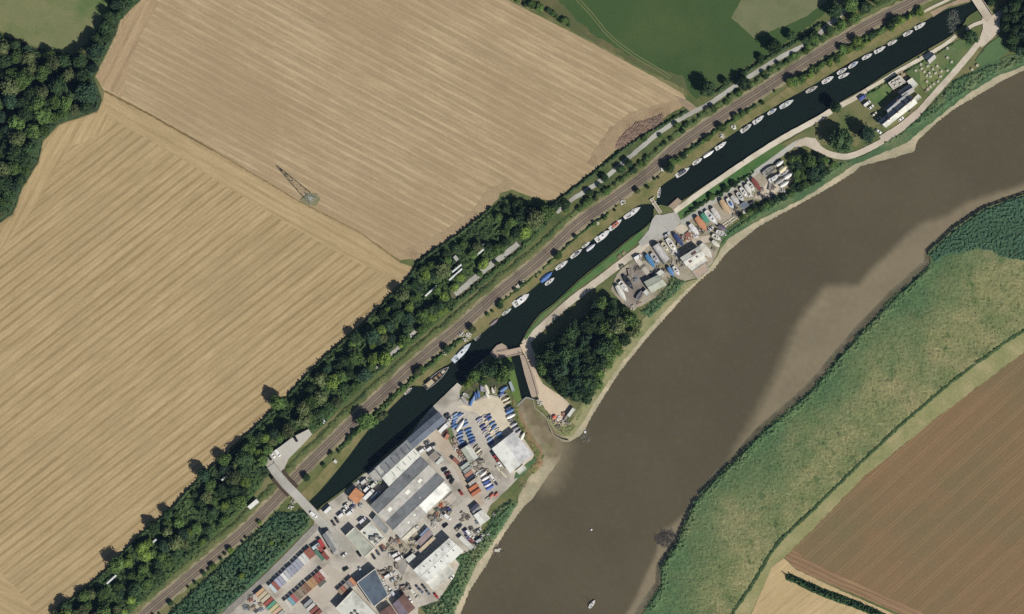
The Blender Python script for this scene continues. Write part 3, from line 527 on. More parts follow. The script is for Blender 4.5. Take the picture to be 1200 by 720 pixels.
scrub('pale_bank_scrub', 'straw green scrub along the shore below the wood', 'scrub', ragged([(822, 324), (800, 340), (782, 358), (755, 388), (724, 424), (704, 452), (690, 476), (676, 498), (672, 484), (692, 452), (712, 426), (744, 398), (764, 372), (776, 350), (800, 334)], 1.2, 4), .9, M('pale_scrub', (114, 122, 78), (140, 138, 98), .12, (88, 106, 62), .06, .8, .22), 1.8, .3, .6, 1, .4)
scrub('shore_hedge', 'green bushes on the bank beside the boathouse', 'scrub', ragged([(781, 336), (786, 322), (796, 326), (806, 328), (800, 336), (788, 350), (776, 362), (760, 374), (750, 366), (764, 352)], 1.2, 4), 1.4, G['bankgreen'], 1.6, .3, .8, 1.6, .4)
scrub('rail_scrub', 'green brambles on the slope between lane and railway', 'scrub', ragged(band(offset_line(catmull(RAIL[14:26], 4), -13.5), 7), 2.0, 5), 1.4, M('bramble_slope', (70, 88, 48), (92, 104, 62), .12, (54, 74, 42), .06, .8, .25), 1.7, .3, .7, 1.4, .4)
scrub('belt_scrub', 'low green undergrowth beneath the tree belt beside the railway', 'undergrowth', ragged(belt, 1.0, 5), 2.3, M('undergrowth', (52, 72, 40), (74, 94, 50), .1, (44, 60, 36), .05, .8, .28), 1.9, .27, .7, 2.2, .5, base=.0, avoid=[(LANE[:15], 5.2), (LANE[16:21], 5.4), ([(486, 389), (462, 412), (440, 432)], 3.5)])
scrub('verge_scrub', 'brambles and tall grass on the rail side of the tree belt', 'scrub', ragged(band(offset_line(catmull(RAIL[2:15], 4), -14), 7), 2.5, 5), 1.3, M('verge_bramble', (72, 86, 48), (96, 104, 64), .1, (52, 70, 40), .05, .8, .25), 1.7, .3, .7, 1.2, .4)
scrub('hedge', 'clipped dark green hedge at the corner of the seedling field', 'hedge', ragged([(920, 672), (928, 672), (948, 682), (962, 688), (985, 696), (1010, 706), (1062, 730), (1050, 734), (1004, 714), (980, 706), (955, 696), (930, 684), (920, 680)], .6, 3), 3.2, M('hedge_leaf', (44, 66, 38), (58, 84, 46), .25, None, .1, 1.2, .3), 1.3, .5, 1.2, 3.0, .4)

scrub('wood_undergrowth', 'dark undergrowth at the edges of the western wood', 'undergrowth', ragged([(-20, 44), (0, 44), (40, 58), (84, 67), (106, 49), (127, 17), (132, -15), (164, -15), (163, 1), (139, 24), (133, 42), (121, 66), (109, 90), (119, 117), (112, 130), (69, 144), (49, 164), (43, 189), (24, 220), (13, 250), (-3, 260), (-20, 268)], 1.2, 4), 2.6, M('wood_scrub', (46, 62, 40), (62, 80, 48), .12, (40, 54, 36), .06, .8, .3), 2.4, .3, .4, 2.2, .6, taper=2)
scrub('cut_scrub', 'weedy slope on the clubhouse side of the tidal cut', 'scrub', ragged([(601, 462), (606, 476), (610, 492), (622, 512), (634, 530), (636, 544), (624, 556), (618, 552), (628, 538), (618, 516), (606, 494), (599, 470)], 1.2, 4), 1.0, M('cut_weeds', (96, 110, 62), (122, 116, 76), .14, (138, 112, 84), .08, .8, .25), 1.6, .3, .7, 1.0, .4)
scrub('cut_grass', 'rough grass between the tidal cut and the lockside gravel', 'grass', ragged([(628, 470), (632, 478), (640, 486), (648, 500), (656, 508), (668, 512), (678, 500), (672, 494), (660, 500), (650, 496), (642, 486), (634, 474)], 1.0, 4), .8, M('cut_grass', (104, 114, 70), (130, 128, 88), .14, None, .08, .8, .25), 1.6, .3, .7, .9, .4)
HL = M('hedge_leaf_lane', (48, 66, 42), (62, 82, 50), .25, (74, 90, 54), .1, 1.2, .3)
for lab, pl, w, h in (('dark hedge between the lane and the stubble field', [(648, 241), (700, 200), (735, 172), (776, 147), (806, 130)], 4.5, 2.6), ('dark hedge between the lane and the green field', [(838, 109), (870, 87), (905, 65), (940, 44), (962, 27)], 4.5, 2.4), ('low dark hedge between canal path and inn garden', [(1014, 112.5), (1040, 96.5), (1060, 85), (1090, 67.5), (1118, 51)], 2.6, 1.9),
    ('overgrown hedge along the lower straw field', [(62, 719), (102, 689), (127, 667), (162, 631), (202, 597), (227, 569), (264, 534), (302, 499), (337, 466)], 4.5, 3.2), ('overgrown hedge along the upper straw field', [(337, 466), (367, 433), (402, 401), (432, 374), (457, 349), (482, 323), (493, 306), (546, 269), (577, 243)], 4.5, 3.2), ('hedge behind the rows of laid up boats', [(801, 254), (822, 240), (845, 226), (866, 213), (884, 201)], 3.4, 2.2)):
    scrub('hedge', lab, 'hedge', band(catmull(pl, 4), w, 1.0), h, HL, 1.2, .5, 1.2, h * .9, .4, taper=1.3, thing=True)
# ------------------------------------------------------------------ trees
LEAF = {'dark': M_leaf('leaf_dark', (46, 66, 42), (64, 84, 50)), 'mid': M_leaf('leaf_mid', (70, 94, 50), (92, 114, 60)), 'bright': M_leaf('leaf_bright', (98, 120, 54), (118, 138, 66)),
        'blue': M_leaf('leaf_blue', (46, 66, 50), (60, 82, 58)), 'olive': M_leaf('leaf_olive', (80, 92, 58), (98, 106, 68))}
BARK = M('bark', (86, 76, 62), (66, 58, 48), 1.5, fine=4, amt=.2)
def crown_mesh(seed, lobes, per, flat=.85, spire=False):
    r = np.random.default_rng(seed); V = []; F = []
    for k in range(lobes):
        d = r.normal(size=3); d /= np.linalg.norm(d); rad = .42 + .34 * r.random() ** .6
        c = d * rad * np.array([1, 1, flat])
        if spire: c[:2] *= 1 - .55 * (c[2] + .8) / 1.6; c[2] *= 1.7
        lr = r.uniform(.2, .38)
        for i in range(per):
            n = r.normal(size=3); n[2] = abs(n[2]) * 1.1 - .25; n /= np.linalg.norm(n)
            p = c + n * lr * r.uniform(.7, 1.1); n2 = n + r.normal(size=3) * .55; n2 /= np.linalg.norm(n2)
            u = np.cross(n2, r.normal(size=3)); u /= np.linalg.norm(u) + 1e-9; w = np.cross(n2, u); s = r.uniform(.06, .105)
            b = len(V)
            V += [p - u * s, p + w * s * .8, p + u * s * 1.15, p - w * s * .8]; F.append((b, b + 1, b + 2, b + 3))
    # added solid core in leaf colour, blocks light through the crown
    nb = len(V); rows, cols = 6, 10
    for i in range(rows + 1):
        for j in range(cols):
            th = math.pi * i / rows; ph = 2 * math.pi * j / cols; q = Vector((math.sin(th) * math.cos(ph), math.sin(th) * math.sin(ph), math.cos(th)))
            rr = .72 * (1 + .35 * noise.noise(q * 2 + Vector((seed, 0, 0)))); z = q.z * rr * flat
            V.append(np.array([q.x * rr * (1 - .5 * (z + .6) if spire else 1), q.y * rr * (1 - .5 * (z + .6) if spire else 1), z * (1.6 if spire else 1)]))
    for i in range(rows):
        for j in range(cols):
            F.append((nb + i * cols + j, nb + (i + 1) * cols + j, nb + (i + 1) * cols + (j + 1) % cols, nb + i * cols + (j + 1) % cols))
    V = np.array(V); V[:, 2] += 1.05 if not spire else 1.5
    me = bpy.data.meshes.new('crown'); me.from_pydata(V.tolist(), [], F); me.update(); me.materials.append(LEAF['mid']); return me
def trunk_mesh(seed):
    rr = random.Random(seed); mb = MB(); mb.bar((0, 0, -.05), (0, 0, .5), .075, 7, .055)
    mb.bar((0, 0, .48), (rr.uniform(-.05, .05), rr.uniform(-.05, .05), 1.1), .055, 6, .02)
    for k in range(5):
        a = k * 1.257 + rr.uniform(-.3, .3); mb.bar((0, 0, .42 + .05 * k), (math.cos(a) * .5, math.sin(a) * .5, .85 + .1 * k), .04, 5, .012)
    me = bpy.data.meshes.new('trunk'); me.from_pydata(mb.v, [], mb.f); me.update(); me.materials.append(BARK); return me
CROWNS = [crown_mesh(11 + i, 48 + 6 * i, 34) for i in range(6)] + [crown_mesh(40 + i, 44, 34, .8) for i in range(2)]
SPIRE = crown_mesh(77, 50, 30, .8, True)
TRUNKS = [trunk_mesh(i) for i in range(3)]
N_TREE = [0]
def tree(p, r_px, tone, label, group, name='broadleaf_tree', cat='tree', zs=1.0, spire=False, z=0.0):
    N_TREE[0] += 1; rr = random.Random(N_TREE[0] * 17 + 3)
    t = empty(name, W(p, z), rr.uniform(0, 6.28)); s = r_px * S
    t.scale = (s * rr.uniform(1.05, 1.2), s * rr.uniform(1.05, 1.2), s * zs * rr.uniform(.9, 1.1))
    tag(t, label, cat, group)
    c = bpy.data.objects.new('crown', SPIRE if spire else CROWNS[rr.randrange(len(CROWNS))]); COL.objects.link(c); c.parent = t
    c.material_slots[0].link = 'OBJECT'; c.material_slots[0].material = LEAF[tone]
    k = bpy.data.objects.new('trunk', TRUNKS[rr.randrange(3)]); COL.objects.link(k); k.parent = t
    return t
TONE_WORD = {'dark': 'dark green', 'mid': 'mid green', 'bright': 'bright green', 'blue': 'blue green', 'olive': 'dull olive'}
def size_word(r): return 'small' if r < 5 else 'broad' if r > 8 else 'mid-sized'
def scatter(poly, rmin, rmax, n_try, spacing=.78, avoid=(), seed=1, limit=999):
    rr = random.Random(seed); xs = [p[0] for p in poly]; ys = [p[1] for p in poly]; out = []
    cx = np.array([rr.uniform(min(xs), max(xs)) for _ in range(n_try)]); cy = np.array([rr.uniform(min(ys), max(ys)) for _ in range(n_try)])
    ok = inside(cx, cy, poly); de = dist_line(cx, cy, poly, True)
    for pl, dmin in avoid: ok &= dist_line(cx, cy, pl) > dmin
    for x, y, o, d in zip(cx, cy, ok, de):
        if not o: continue
        r = rmin + (rmax - rmin) * rr.random() ** 1.6; r = min(r, max(rmin * .8, d + 2.5))
        if all((x - a) ** 2 + (y - b) ** 2 > ((r + q) * spacing) ** 2 for a, b, q in out): out.append((x, y, r))
        if len(out) >= limit: break
    return out
def pick(rr, w): return rr.choices(list(w), list(w.values()))[0]
rr = random.Random(5)
# left wood
WOOD = [(-25, 44), (0, 44), (40, 60), (86, 70), (108, 50), (130, 18), (136, -15), (163, -15), (161, 2), (137, 24), (131, 42), (119, 66), (106, 90), (115, 114), (109, 127), (67, 142), (48, 162), (41, 188), (22, 217), (11, 247), (-6, 258), (-25, 266)]
for x, y, r in [(104, 110, 12), (4, 238, 8.5)] + [t for t in scatter(WOOD, 8, 12, 3000, .70, seed=3, limit=95) if (t[0] - 104) ** 2 + (t[1] - 110) ** 2 > 150]:
    tone = pick(rr, {'dark': 5.5, 'blue': 2, 'mid': 2.6, 'olive': 1.2}); where = 'meadow side wood' if y < 75 else 'field side wood' if x > 55 else 'western wood'
    tree((x, y), r, tone, f'{size_word(r)} {TONE_WORD[tone]} tree in the {where}', 'trees of the western wood', zs=1.25, name='woodland_tree')
# belt between the fields and the railway
CARPARK = [(362, 503), (366, 509), (352, 524), (338, 538), (332, 552), (322, 556), (312, 546), (314, 534), (328, 524), (344, 512)]
belt_in = [(62, 716), (102, 696), (130, 672), (165, 638), (205, 604), (230, 577), (267, 542), (305, 507), (340, 475), (370, 441), (405, 409), (435, 382), (460, 357), (484, 332), (494, 314), (548, 278), (580, 254), (596, 240), (612, 242), (644, 248), (634, 266), (600, 296), (560, 330), (519, 369), (469, 411), (439, 437), (399, 475), (374, 499), (332, 522), (306, 548), (288, 590), (239, 636), (179, 688), (142, 722), (70, 790)]
explicit = [(562, 321, 4), (582, 309, 3), (470, 404, 4), (452, 420, 4), (326, 472, 9), (263, 538, 7), (240, 556, 8), (198, 602, 6), (181, 618, 7.5), (139, 661, 9), (78, 710, 7), (472, 346, 8), (449, 369, 6), (416, 396, 6), (100, 698, 6), (626, 258, 11), (640, 250, 9), (606, 240, 6), (560, 290, 6), (598, 262, 7), (452, 420, 8.5), (436, 394, 9.5), (390, 448, 8.5), (356, 478, 8)]
LANE_SEEN = [LANE[:15], LANE[16:21], [(486, 389), (462, 412), (440, 432)]]
av = [(LANE_SEEN[0], 6.0), (LANE_SEEN[1], 5.6), (CARPARK + CARPARK[:1], 2.5), ([(532, 305), (562, 284)], 7), ([(520, 330), (546, 310)], 7), ([(497, 344), (514, 330)], 5), ([(470, 376), (476, 369)], 4), ([(115, 693), (138, 672)], 5), ([(180, 637), (188, 630)], 4), ([(228, 612), (300, 546)], 3)]
bt = [(x, y, r) for x, y, r in scatter(belt_in, 5.0, 9.8, 9000, .62, av, 9, 190) if all((x - a) ** 2 + (y - b) ** 2 > (r + q) ** 2 * .45 for a, b, q in explicit) and not inside(np.array([x]), np.array([y]), CARPARK)[0]]
for i, (x, y, r) in enumerate(explicit + bt):
    tone = pick(rr, {'mid': 4.5, 'dark': 3.2, 'bright': 2.0, 'olive': 1.8, 'blue': 1.0})
    along = 'northern belt' if x > 520 else 'belt above the ship' if x > 420 else 'belt by the car park' if x > 290 else 'southern belt' if x > 170 else 'belt corner'
    edge = 'edging the ' if i < len(explicit) else 'in the '
    tree((x, y), r, tone, f'{size_word(r)} {TONE_WORD[tone]} tree {edge}{along}', 'trees of the belt between field and railway', zs=1.15 if i < len(explicit) else 1.0)
# central wood by the lock
CW = [(632, 412), (652, 398), (672, 380), (690, 368), (698, 354), (712, 346), (724, 360), (746, 372), (750, 382), (736, 402), (716, 422), (702, 448), (688, 470), (676, 472), (652, 454), (634, 440), (628, 424)]
for x, y, r in scatter(CW, 8, 11.5, 3000, .62, seed=8):
    tone = pick(rr, {'dark': 7, 'blue': 3, 'mid': 1.0} if x < 700 else {'dark': 3, 'mid': 4, 'olive': 1}); where = 'lock side of the wood' if x < 665 else 'boatyard side of the wood' if x > 712 else 'middle of the riverside wood'
    tree((x, y), r, tone, f'{size_word(r)} {TONE_WORD[tone]} tree on the {where}' if 'side of' in where[:22] else f'{size_word(r)} {TONE_WORD[tone]} tree in the {where}', 'trees of the riverside wood', zs=1.35, name='woodland_tree')
# thicket beyond the boatyard
for x, y, r in scatter([(924, 186), (944, 181), (962, 184), (980, 192), (966, 206), (938, 224), (908, 238), (884, 248), (862, 262), (872, 250), (900, 238), (924, 226), (932, 210)], 5, 8.5, 2500, .68, seed=4):
    tone = pick(rr, {'mid': 4, 'dark': 3, 'blue': 2})
    tree((x, y), r, tone, f'{size_word(r)} {TONE_WORD[tone]} tree in the boatyard thicket', 'trees of the boatyard thicket')
# north east corner
for x, y, r in scatter([(1176, 8), (1190, 2), (1215, -10), (1215, 66), (1196, 62), (1184, 58), (1176, 44), (1174, 26)], 7, 10.5, 1500, .68, seed=6, limit=22) + scatter([(1156, -14), (1215, -14), (1215, 6), (1180, 4), (1160, 6)], 6, 8.5, 600, .7, seed=7, limit=10):
    tone = pick(rr, {'dark': 5, 'blue': 2, 'mid': 1}); tree((x, y), r, tone, f'{size_word(r)} {TONE_WORD[tone]} tree in the copse by the turning area', 'trees of the corner copse', zs=1.2, name='woodland_tree')
for (x, y, r, tone, zs, sp, lab) in [
    (985, 166, 14.5, 'dark', 1.1, False, 'huge dark round tree on the green beside the inn road'), (1014, 159, 12, 'blue', .72, True, 'pointed blue green conifer on the green beside the inn'),
    (978, 127, 6.5, 'dark', 1.7, False, 'dark tree standing in the gap of the canal path'), (1137, 45, 9, 'dark', 1.0, False, 'dark round tree by the path below the canal head bridge'),
    (429, 494, 10, 'mid', .9, False, 'spreading green tree between railway and canal above the warehouses'), (828, 106, 9.5, 'dark', 1.1, False, 'large dark tree beside the field gateway on the lane'),
    (850, 97, 5, 'dark', 1, False, 'small dark hedge tree east of the field gateway'), (872, 99, 8.5, 'dark', 1, False, 'dark tree overhanging the lane between two straight stretches'),
    (906, 56, 9, 'dark', 1.1, False, 'tall dark tree north of the lane below the pale plot'), (926, 43, 5.5, 'dark', 1.1, False, 'slim dark hedge tree beside the tall one below the pale plot'),
    (891, 69, 4.5, 'dark', 1, False, 'low dark hedge tree west of the tall one below the pale plot'), (953, 46, 5.5, 'mid', 1, False, 'green tree leaning over the bend of the lane'),
    (977, 14, 9, 'dark', 1.1, False, 'dark tree on the meadow side of the upper lane'), (996, 8, 9, 'mid', 1, False, 'green tree by the top edge of the lane'),
    (1012, 10, 8, 'dark', 1, False, 'dark tree by the railway at the top of the lane'), (1000, 22, 7, 'mid', 1, False, 'green tree between upper lane and railway'), (985, 30, 6, 'mid', 1, False, 'leafy tree beside the lane where it disappears'),
    (1028, 2, 6, 'mid', 1, False, 'green tree beside the railway near the top edge'), (784, 198, 6.5, 'dark', 1.0, False, 'dark bush tree on the towpath above the swing bridge'), (736, 192, 5, 'dark', 1, False, 'dark tree overhanging the lane by the brushwood heap'),
    (664, 240, 5, 'dark', 1, False, 'dark tree cutting the lane in two beside the railway'), (708, 209, 4.5, 'dark', 1, False, 'dark shrub tree at the middle of the straight lane')]:
    tree((x, y), r, tone, lab, 'single trees by the lane, canal and inn', zs=zs, spire=sp, name='conifer_tree' if sp else 'broadleaf_tree')
for i, (x, y, r, tone) in enumerate([(556, 441, 7, 'mid'), (566, 447, 5.5, 'mid'), (577, 434, 9, 'dark'), (589, 440, 9, 'mid'), (548, 450, 5, 'bright'), (598, 430, 5.5, 'dark'), (566, 434, 7.5, 'dark'), (583, 426, 6, 'dark')]):
    tree((x, y), r, tone, ['mid green tree behind the quay of the dinghy compound', 'low green tree over the white dinghies', 'tall dark tree shading the canal bend by the footbridge', 'broad green tree beside the lock lawn', 'bright green shrub at the corner of the quay', 'small dark tree between footbridge and lock lawn', 'dark tree leaning over the canal by the quay', 'dark tree by the tip of the quay head'][i], 'trees between compound and footbridge', zs=1.5)
for i, (x, y, r, tone) in enumerate([(447, 489, 4, 'olive'), (441, 494, 3.5, 'mid'), (452, 486, 3, 'olive'), (436, 499, 3, 'mid')]):
    tree((x, y), r, tone, ['olive willow bush hanging over the canal water', 'green bush at the foot of the canal tree', 'outermost bush hanging over the canal', 'small green bush at the canal wall by the spreading tree'][i], 'bushes by the canal tree', name='shrub', cat='shrub', zs=.8, z=-.5)
q_ = random.Random(77); LS = catmull(LANE[1:15], 6)
for i in range(26):
    c = LS[int(q_.random() * len(LS))]; side = q_.choice((-1, -1, 1)); r = q_.uniform(2.6, 5.2); tone = pick(q_, {'dark': 4, 'mid': 3})
    tree((c[0] - side * q_.uniform(2.2, 4.6), c[1] - side * q_.uniform(2.2, 4.6)), r, tone, f'{size_word(r)} {TONE_WORD[tone]} tree overhanging the lane', 'trees overhanging the lane', zs=.95)
# shrubs along the canal side of the railway
def line_shrubs(pl, off_lo, off_hi, gap, rmin, rmax, tones, labf, group, seed, skip=(), zs=.95):
    q = random.Random(seed); pts = offset_line(catmull(pl, 6), 0); P = [Vector(p) for p in pts]; s = 0
    for a, b in zip(P[:-1], P[1:]):
        d = b - a; L = d.length
        while s < L:
            t = d.normalized(); n = Vector((-t.y, t.x)); c = a + t * s + n * q.uniform(off_lo, off_hi); s += gap * q.choice((.35, .5, .7, 1.0, 1.3, 2.1)) * q.uniform(.8, 1.2)
            if any(x0 < c.x < x1 for x0, x1 in skip) or c.x < -30 or c.x > 1230: continue
            tone = pick(q, tones); r = rmin * .8 + (rmax * 1.25 - rmin * .8) * q.random() ** 1.4; tree((c.x, c.y), r, tone, labf(c.x, tone, r), group, name='shrub', cat='shrub', zs=zs)
        s -= L
line_shrubs(RAIL[7:19], 8.5, 14, 12, 1.4, 4.2, {'dark': 3, 'mid': 3, 'olive': 1}, lambda x, t, r: f'{TONE_WORD[t]} bush by the railway ' + ('near the road bridge' if x < 420 else 'opposite the warehouses' if x < 560 else 'opposite the yachts' if x < 700 else 'near the swing bridge'), 'bushes between railway and towpath', 21, skip=((330, 352),))
line_shrubs(RAIL[18:25], 9, 14, 8.5, 2.0, 4.8, {'dark': 3, 'mid': 4, 'bright': 2.2}, lambda x, t, r: f'{TONE_WORD[t]} bush of the hedge by the ' + ('middle towpath' if x < 900 else 'upper towpath' if x < 1000 else 'towpath near the canal head'), 'bushes of the towpath hedge', 23, skip=((770, 800),))
HM = M('towpath_hedge', (60, 82, 44), (84, 104, 54), .16, (44, 62, 38), .09, 1.0, .3)
for lab, a0, a1, off, w in (('ragged hedge between railway and the moored ship', 8, 13, 12, 6), ('ragged hedge between railway and lower towpath', 13, 17, 10.5, 2.6), ('ragged hedge between railway and middle towpath', 18, 21, 11.5, 5), ('ragged hedge between railway and upper towpath', 21, 25, 12.5, 7)):
    scrub('hedge', lab, 'hedge', ragged(band(offset_line(catmull(RAIL[a0:a1], 4), off), w), 2.2, 4), 2.6, HM, 1.3, .35, 1.0, 2.2, .45, taper=1.6, thing=True)
line_shrubs(RAIL[21:25], 13, 18, 6.5, 1.8, 4.0, {'bright': 5, 'mid': 2}, lambda x, t, r: f'{TONE_WORD[t]} bush on the sunny hedge ' + ('above the rafted pair' if x < 985 else 'above the last yachts'), 'bushes of the towpath hedge', 24)
line_shrubs(RAIL[15:24], -15, -10, 7.0, 1.5, 3.4, {'mid': 4, 'dark': 3, 'olive': 2}, lambda x, t, r: f'{TONE_WORD[t]} shrub on the slope by the ' + ('lower railway' if x < 780 else 'upper railway'), 'shrubs on the lane slope', 27, zs=.8)
line_shrubs([(602, -4), (620, 6), (640, 14), (655, 20), (668, 28)], -3, 3, 5, 2.5, 4.5, {'mid': 4, 'dark': 3}, lambda x, t, r: f'{TONE_WORD[t]} bush of the hedge end by the stubble', 'hedge end bushes', 28, zs=.8)
line_shrubs([(804, 250), (822, 240), (834, 231), (846, 228), (858, 217), (880, 205)], -1.5, 1.5, 4.5, 1.6, 3.6, {'dark': 5, 'mid': 2}, lambda x, t, r: f'{TONE_WORD[t]} bush in the hedge behind the laid up boats', 'hedge bushes behind the boatyard', 29, zs=.9)
line_shrubs([(172, 712), (220, 670), (262, 634), (300, 602)], 11, 16, 16, 2.0, 3.5, {'dark': 3, 'bright': 2}, lambda x, t, r: f'{TONE_WORD[t]} bush in the reeds by the southern railway', 'bushes in the canal reeds', 31)
for x, y, r, t in [(283, 675, 4, 'bright'), (296, 668, 3, 'dark'), (318, 636, 3, 'bright'), (333, 637, 3, 'mid')]:
    tree((x, y), r, t, f'{TONE_WORD[t]} round bush in the reed bed near the asphalt road by x'.replace(' by x', '') if r > 3.5 else f'{TONE_WORD[t]} small bush in the middle of the canal reeds', 'bushes in the canal reeds', name='shrub', cat='shrub')

# ------------------------------------------------------------------ buildings
def Lp(o, p, z=0.0): q = W(p, z); return q - Vector((o.x, o.y, 0))
def thick(quad, th): return [Vector(p) for p in quad] + [Vector(p) - Vector((0, 0, th)) for p in quad]
BOXF = [(0, 1, 2, 3), (7, 6, 5, 4), (0, 4, 5, 1), (1, 5, 6, 2), (2, 6, 7, 3), (3, 7, 4, 0)]
def gable(root, A, B, C_, D, eave, rise, wm, r1, r2, lights=(), lm=None, ridge=None, over=.35, doors=True, windows=0, z0=0.0, dm=None):
    """roof with its ridge from the middle of AB to the middle of CD; slope 1 holds edge DA, slope 2 edge BC; pixels"""
    o = Vector(root.location); a, b, c, d = [Lp(o, p) for p in (A, B, C_, D)]
    if (b - a).cross(c - b).z > 0: a, b, c, d = b, a, d, c; r1, r2 = r2, r1
    up = Vector((0, 0, 1)); m1 = (a + b) / 2; m2 = (c + d) / 2; ax = (m1 - m2).normalized()
    wl = MB(); E = lambda p, z: Vector((p.x, p.y, z0 + z))
    wl.add([E(p, -.3) for p in (a, b, c, d)] + [E(p, eave) for p in (a, b, c, d)] + [E(m1, eave + rise), E(m2, eave + rise)],
           [(0, 1, 5, 8, 4), (1, 2, 6, 5), (2, 3, 7, 9, 6), (3, 0, 4, 7)])
    wl.build('wall', wm, root)
    ac = (b - a).normalized(); sl = 2 * rise / max(.1, (b - a).length)
    S1 = [E(a - ac * over, eave - over * sl) + ax * over, E(m1, eave + rise) + ax * over, E(m2, eave + rise) - ax * over, E(d - ac * over, eave - over * sl) - ax * over]
    S2 = [E(m1, eave + rise) + ax * over, E(b + ac * over, eave - over * sl) + ax * over, E(c + ac * over, eave - over * sl) - ax * over, E(m2, eave + rise) - ax * over]
    slopes = []
    for q, m in ((S1, r1), (S2, r2)):
        q = [p + up * .12 for p in q]; v = thick(q, .12)
        slopes.append((mesh_ob('roof_slope', v, BOXF, m, root), q))
    MB().bar(S1[1] + up * .14, S1[2] + up * .14, .16, 6).build('ridge_cap', ridge or r2, root)
    for k, u0, u1, w0, w1, lmat in lights:      # k slope, u along the ridge, w from ridge (0) to eave (1)
        so, q = slopes[k]; rg0, rg1, ev0, ev1 = (q[1], q[2], q[0], q[3]) if k == 0 else (q[0], q[3], q[1], q[2])
        f = lambda u, w: rg0.lerp(rg1, u).lerp(ev0.lerp(ev1, u), w) + up * .05
        quad = [f(u0, w0), f(u1, w0), f(u1, w1), f(u0, w1)]
        if (quad[1] - quad[0]).cross(quad[2] - quad[1]).z < 0: quad = quad[::-1]
        mesh_ob('rooflight', thick(quad, .08), BOXF, lmat, so)
    if doors:
        t = (b - a); n = ax * .06; wd = min(4.0, t.length * .45); h = min(eave * .85, 4.2); mid = m1
        q = [mid - ac * wd / 2 + n, mid + ac * wd / 2 + n, mid + ac * wd / 2 + n + up * h, mid - ac * wd / 2 + n + up * h]
        mesh_ob('door', [E(p, p.z) for p in q] + [E(p - n * .9, p.z) for p in q], BOXF, dm or paint((92, 98, 108)), root)
    for e0, e1 in ((b, c), (d, a)):
        t = (e1 - e0); L = t.length; t.normalize(); nn = Vector((t.y, -t.x, 0)) * .05
        for i in range(windows):
            x = L * (i + .5) / windows
            for zz in ((1.0, 2.1),) if eave < 4.4 else ((1.0, 2.1), (3.5, 4.6)):
                q = [e0 + t * (x - .5) + nn, e0 + t * (x + .5) + nn]
                v = [E(q[0], zz[0]), E(q[1], zz[0]), E(q[1], zz[1]), E(q[0], zz[1])]
                mesh_ob('window', v + [p - nn * .9 for p in v], BOXF, paint((60, 68, 80), .2), root)
    return slopes
def flat(root, pts, h, wm, rm, parapet=.35, pw=.35, door=True, pm=None, z0=0.0):
    o = Vector(root.location); P = [Lp(o, p) for p in pts]; n = len(P)
    ar = sum(P[i].x * P[(i + 1) % n].y - P[(i + 1) % n].x * P[i].y for i in range(n))
    if ar < 0: P = P[::-1]
    c = sum(P, Vector()) / n; up = Vector((0, 0, 1))
    inn = [p + (c - p).normalized() * pw * 1.4 for p in P]
    E = lambda p, z: Vector((p.x, p.y, z0 + z))
    v = [E(p, -.3) for p in P] + [E(p, h + parapet) for p in P]
    mesh_ob('wall', v, [(i, (i + 1) % n, n + (i + 1) % n, n + i) for i in range(n)], wm, root)
    v = [E(p, h + parapet) for p in P] + [E(p, h + parapet) for p in inn] + [E(p, h - .05) for p in inn]
    f = [(i, (i + 1) % n, n + (i + 1) % n, n + i) for i in range(n)] + [(n + i, n + (i + 1) % n, 2 * n + (i + 1) % n, 2 * n + i) for i in range(n)]
    mesh_ob('parapet', v, f, pm or wm, root)
    rf = mesh_ob('roof', [E(p, h) for p in inn], [tuple(range(n))], rm, root)
    if door:
        a, b = P[0], P[1]; t = (b - a).normalized(); nn = Vector((t.y, -t.x, 0)) * .06; m = (a + b) / 2; wd = min(3, (b - a).length * .4)
        q = [E(m - t * wd / 2 + nn, 0), E(m + t * wd / 2 + nn, 0), E(m + t * wd / 2 + nn, min(h * .8, 3)), E(m - t * wd / 2 + nn, min(h * .8, 3))]
        mesh_ob('door', q + [p - nn * .9 for p in q], BOXF, paint((84, 88, 96)), root)
    return rf
def centroid(pts): return (sum(p[0] for p in pts) / len(pts), sum(p[1] for p in pts) / len(pts))
def building(name, label, cat, pts, group=None): r = empty(name, W(centroid(pts))); tag(r, label, cat, group); return r
def roofm(name, c, c2=None, rough=.8, amt=.1): return M(name, c, c2 or tuple(int(x * .9) for x in c), .25, tuple(int(x * .82) for x in c), .12, 1.6, amt, rough=rough)
BRICK = M('brick_wall', (140, 104, 86), (124, 92, 76), .5, fine=3, amt=.15); RENDER = M('white_render', (226, 222, 210), (212, 206, 192), .4, fine=2, amt=.06); CLAD = M('grey_cladding', (160, 164, 164), (148, 152, 152), .5, fine=2, amt=.08)
R_ASB = roofm('fibre_cement', (172, 170, 164), (158, 156, 148)); R_ASB2 = roofm('fibre_cement_dark', (150, 152, 152), (138, 140, 140)); R_WHITE = roofm('white_sheet', (226, 226, 218), (214, 214, 206), .6, .05)  # fibre_cement_dark also carries painted shade on slopes facing away from the sun
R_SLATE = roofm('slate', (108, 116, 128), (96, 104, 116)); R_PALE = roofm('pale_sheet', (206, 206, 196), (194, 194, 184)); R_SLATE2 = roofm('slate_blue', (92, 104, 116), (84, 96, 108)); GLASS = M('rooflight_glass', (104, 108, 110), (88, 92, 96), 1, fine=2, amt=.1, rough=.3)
GLASS_L = M('rooflight_plastic', (206, 206, 196), (190, 190, 180), 1, fine=2, amt=.1, rough=.4); R_GREEN = roofm('lichened_felt', (174, 178, 162), (162, 166, 152)); R_PLUM = roofm('plum_slate', (136, 124, 134), (120, 108, 116)); R_RUST = roofm('brown_tile', (120, 92, 84), (104, 82, 76)); R_ORANGE = roofm('orange_tile', (196, 140, 100), (182, 128, 92))

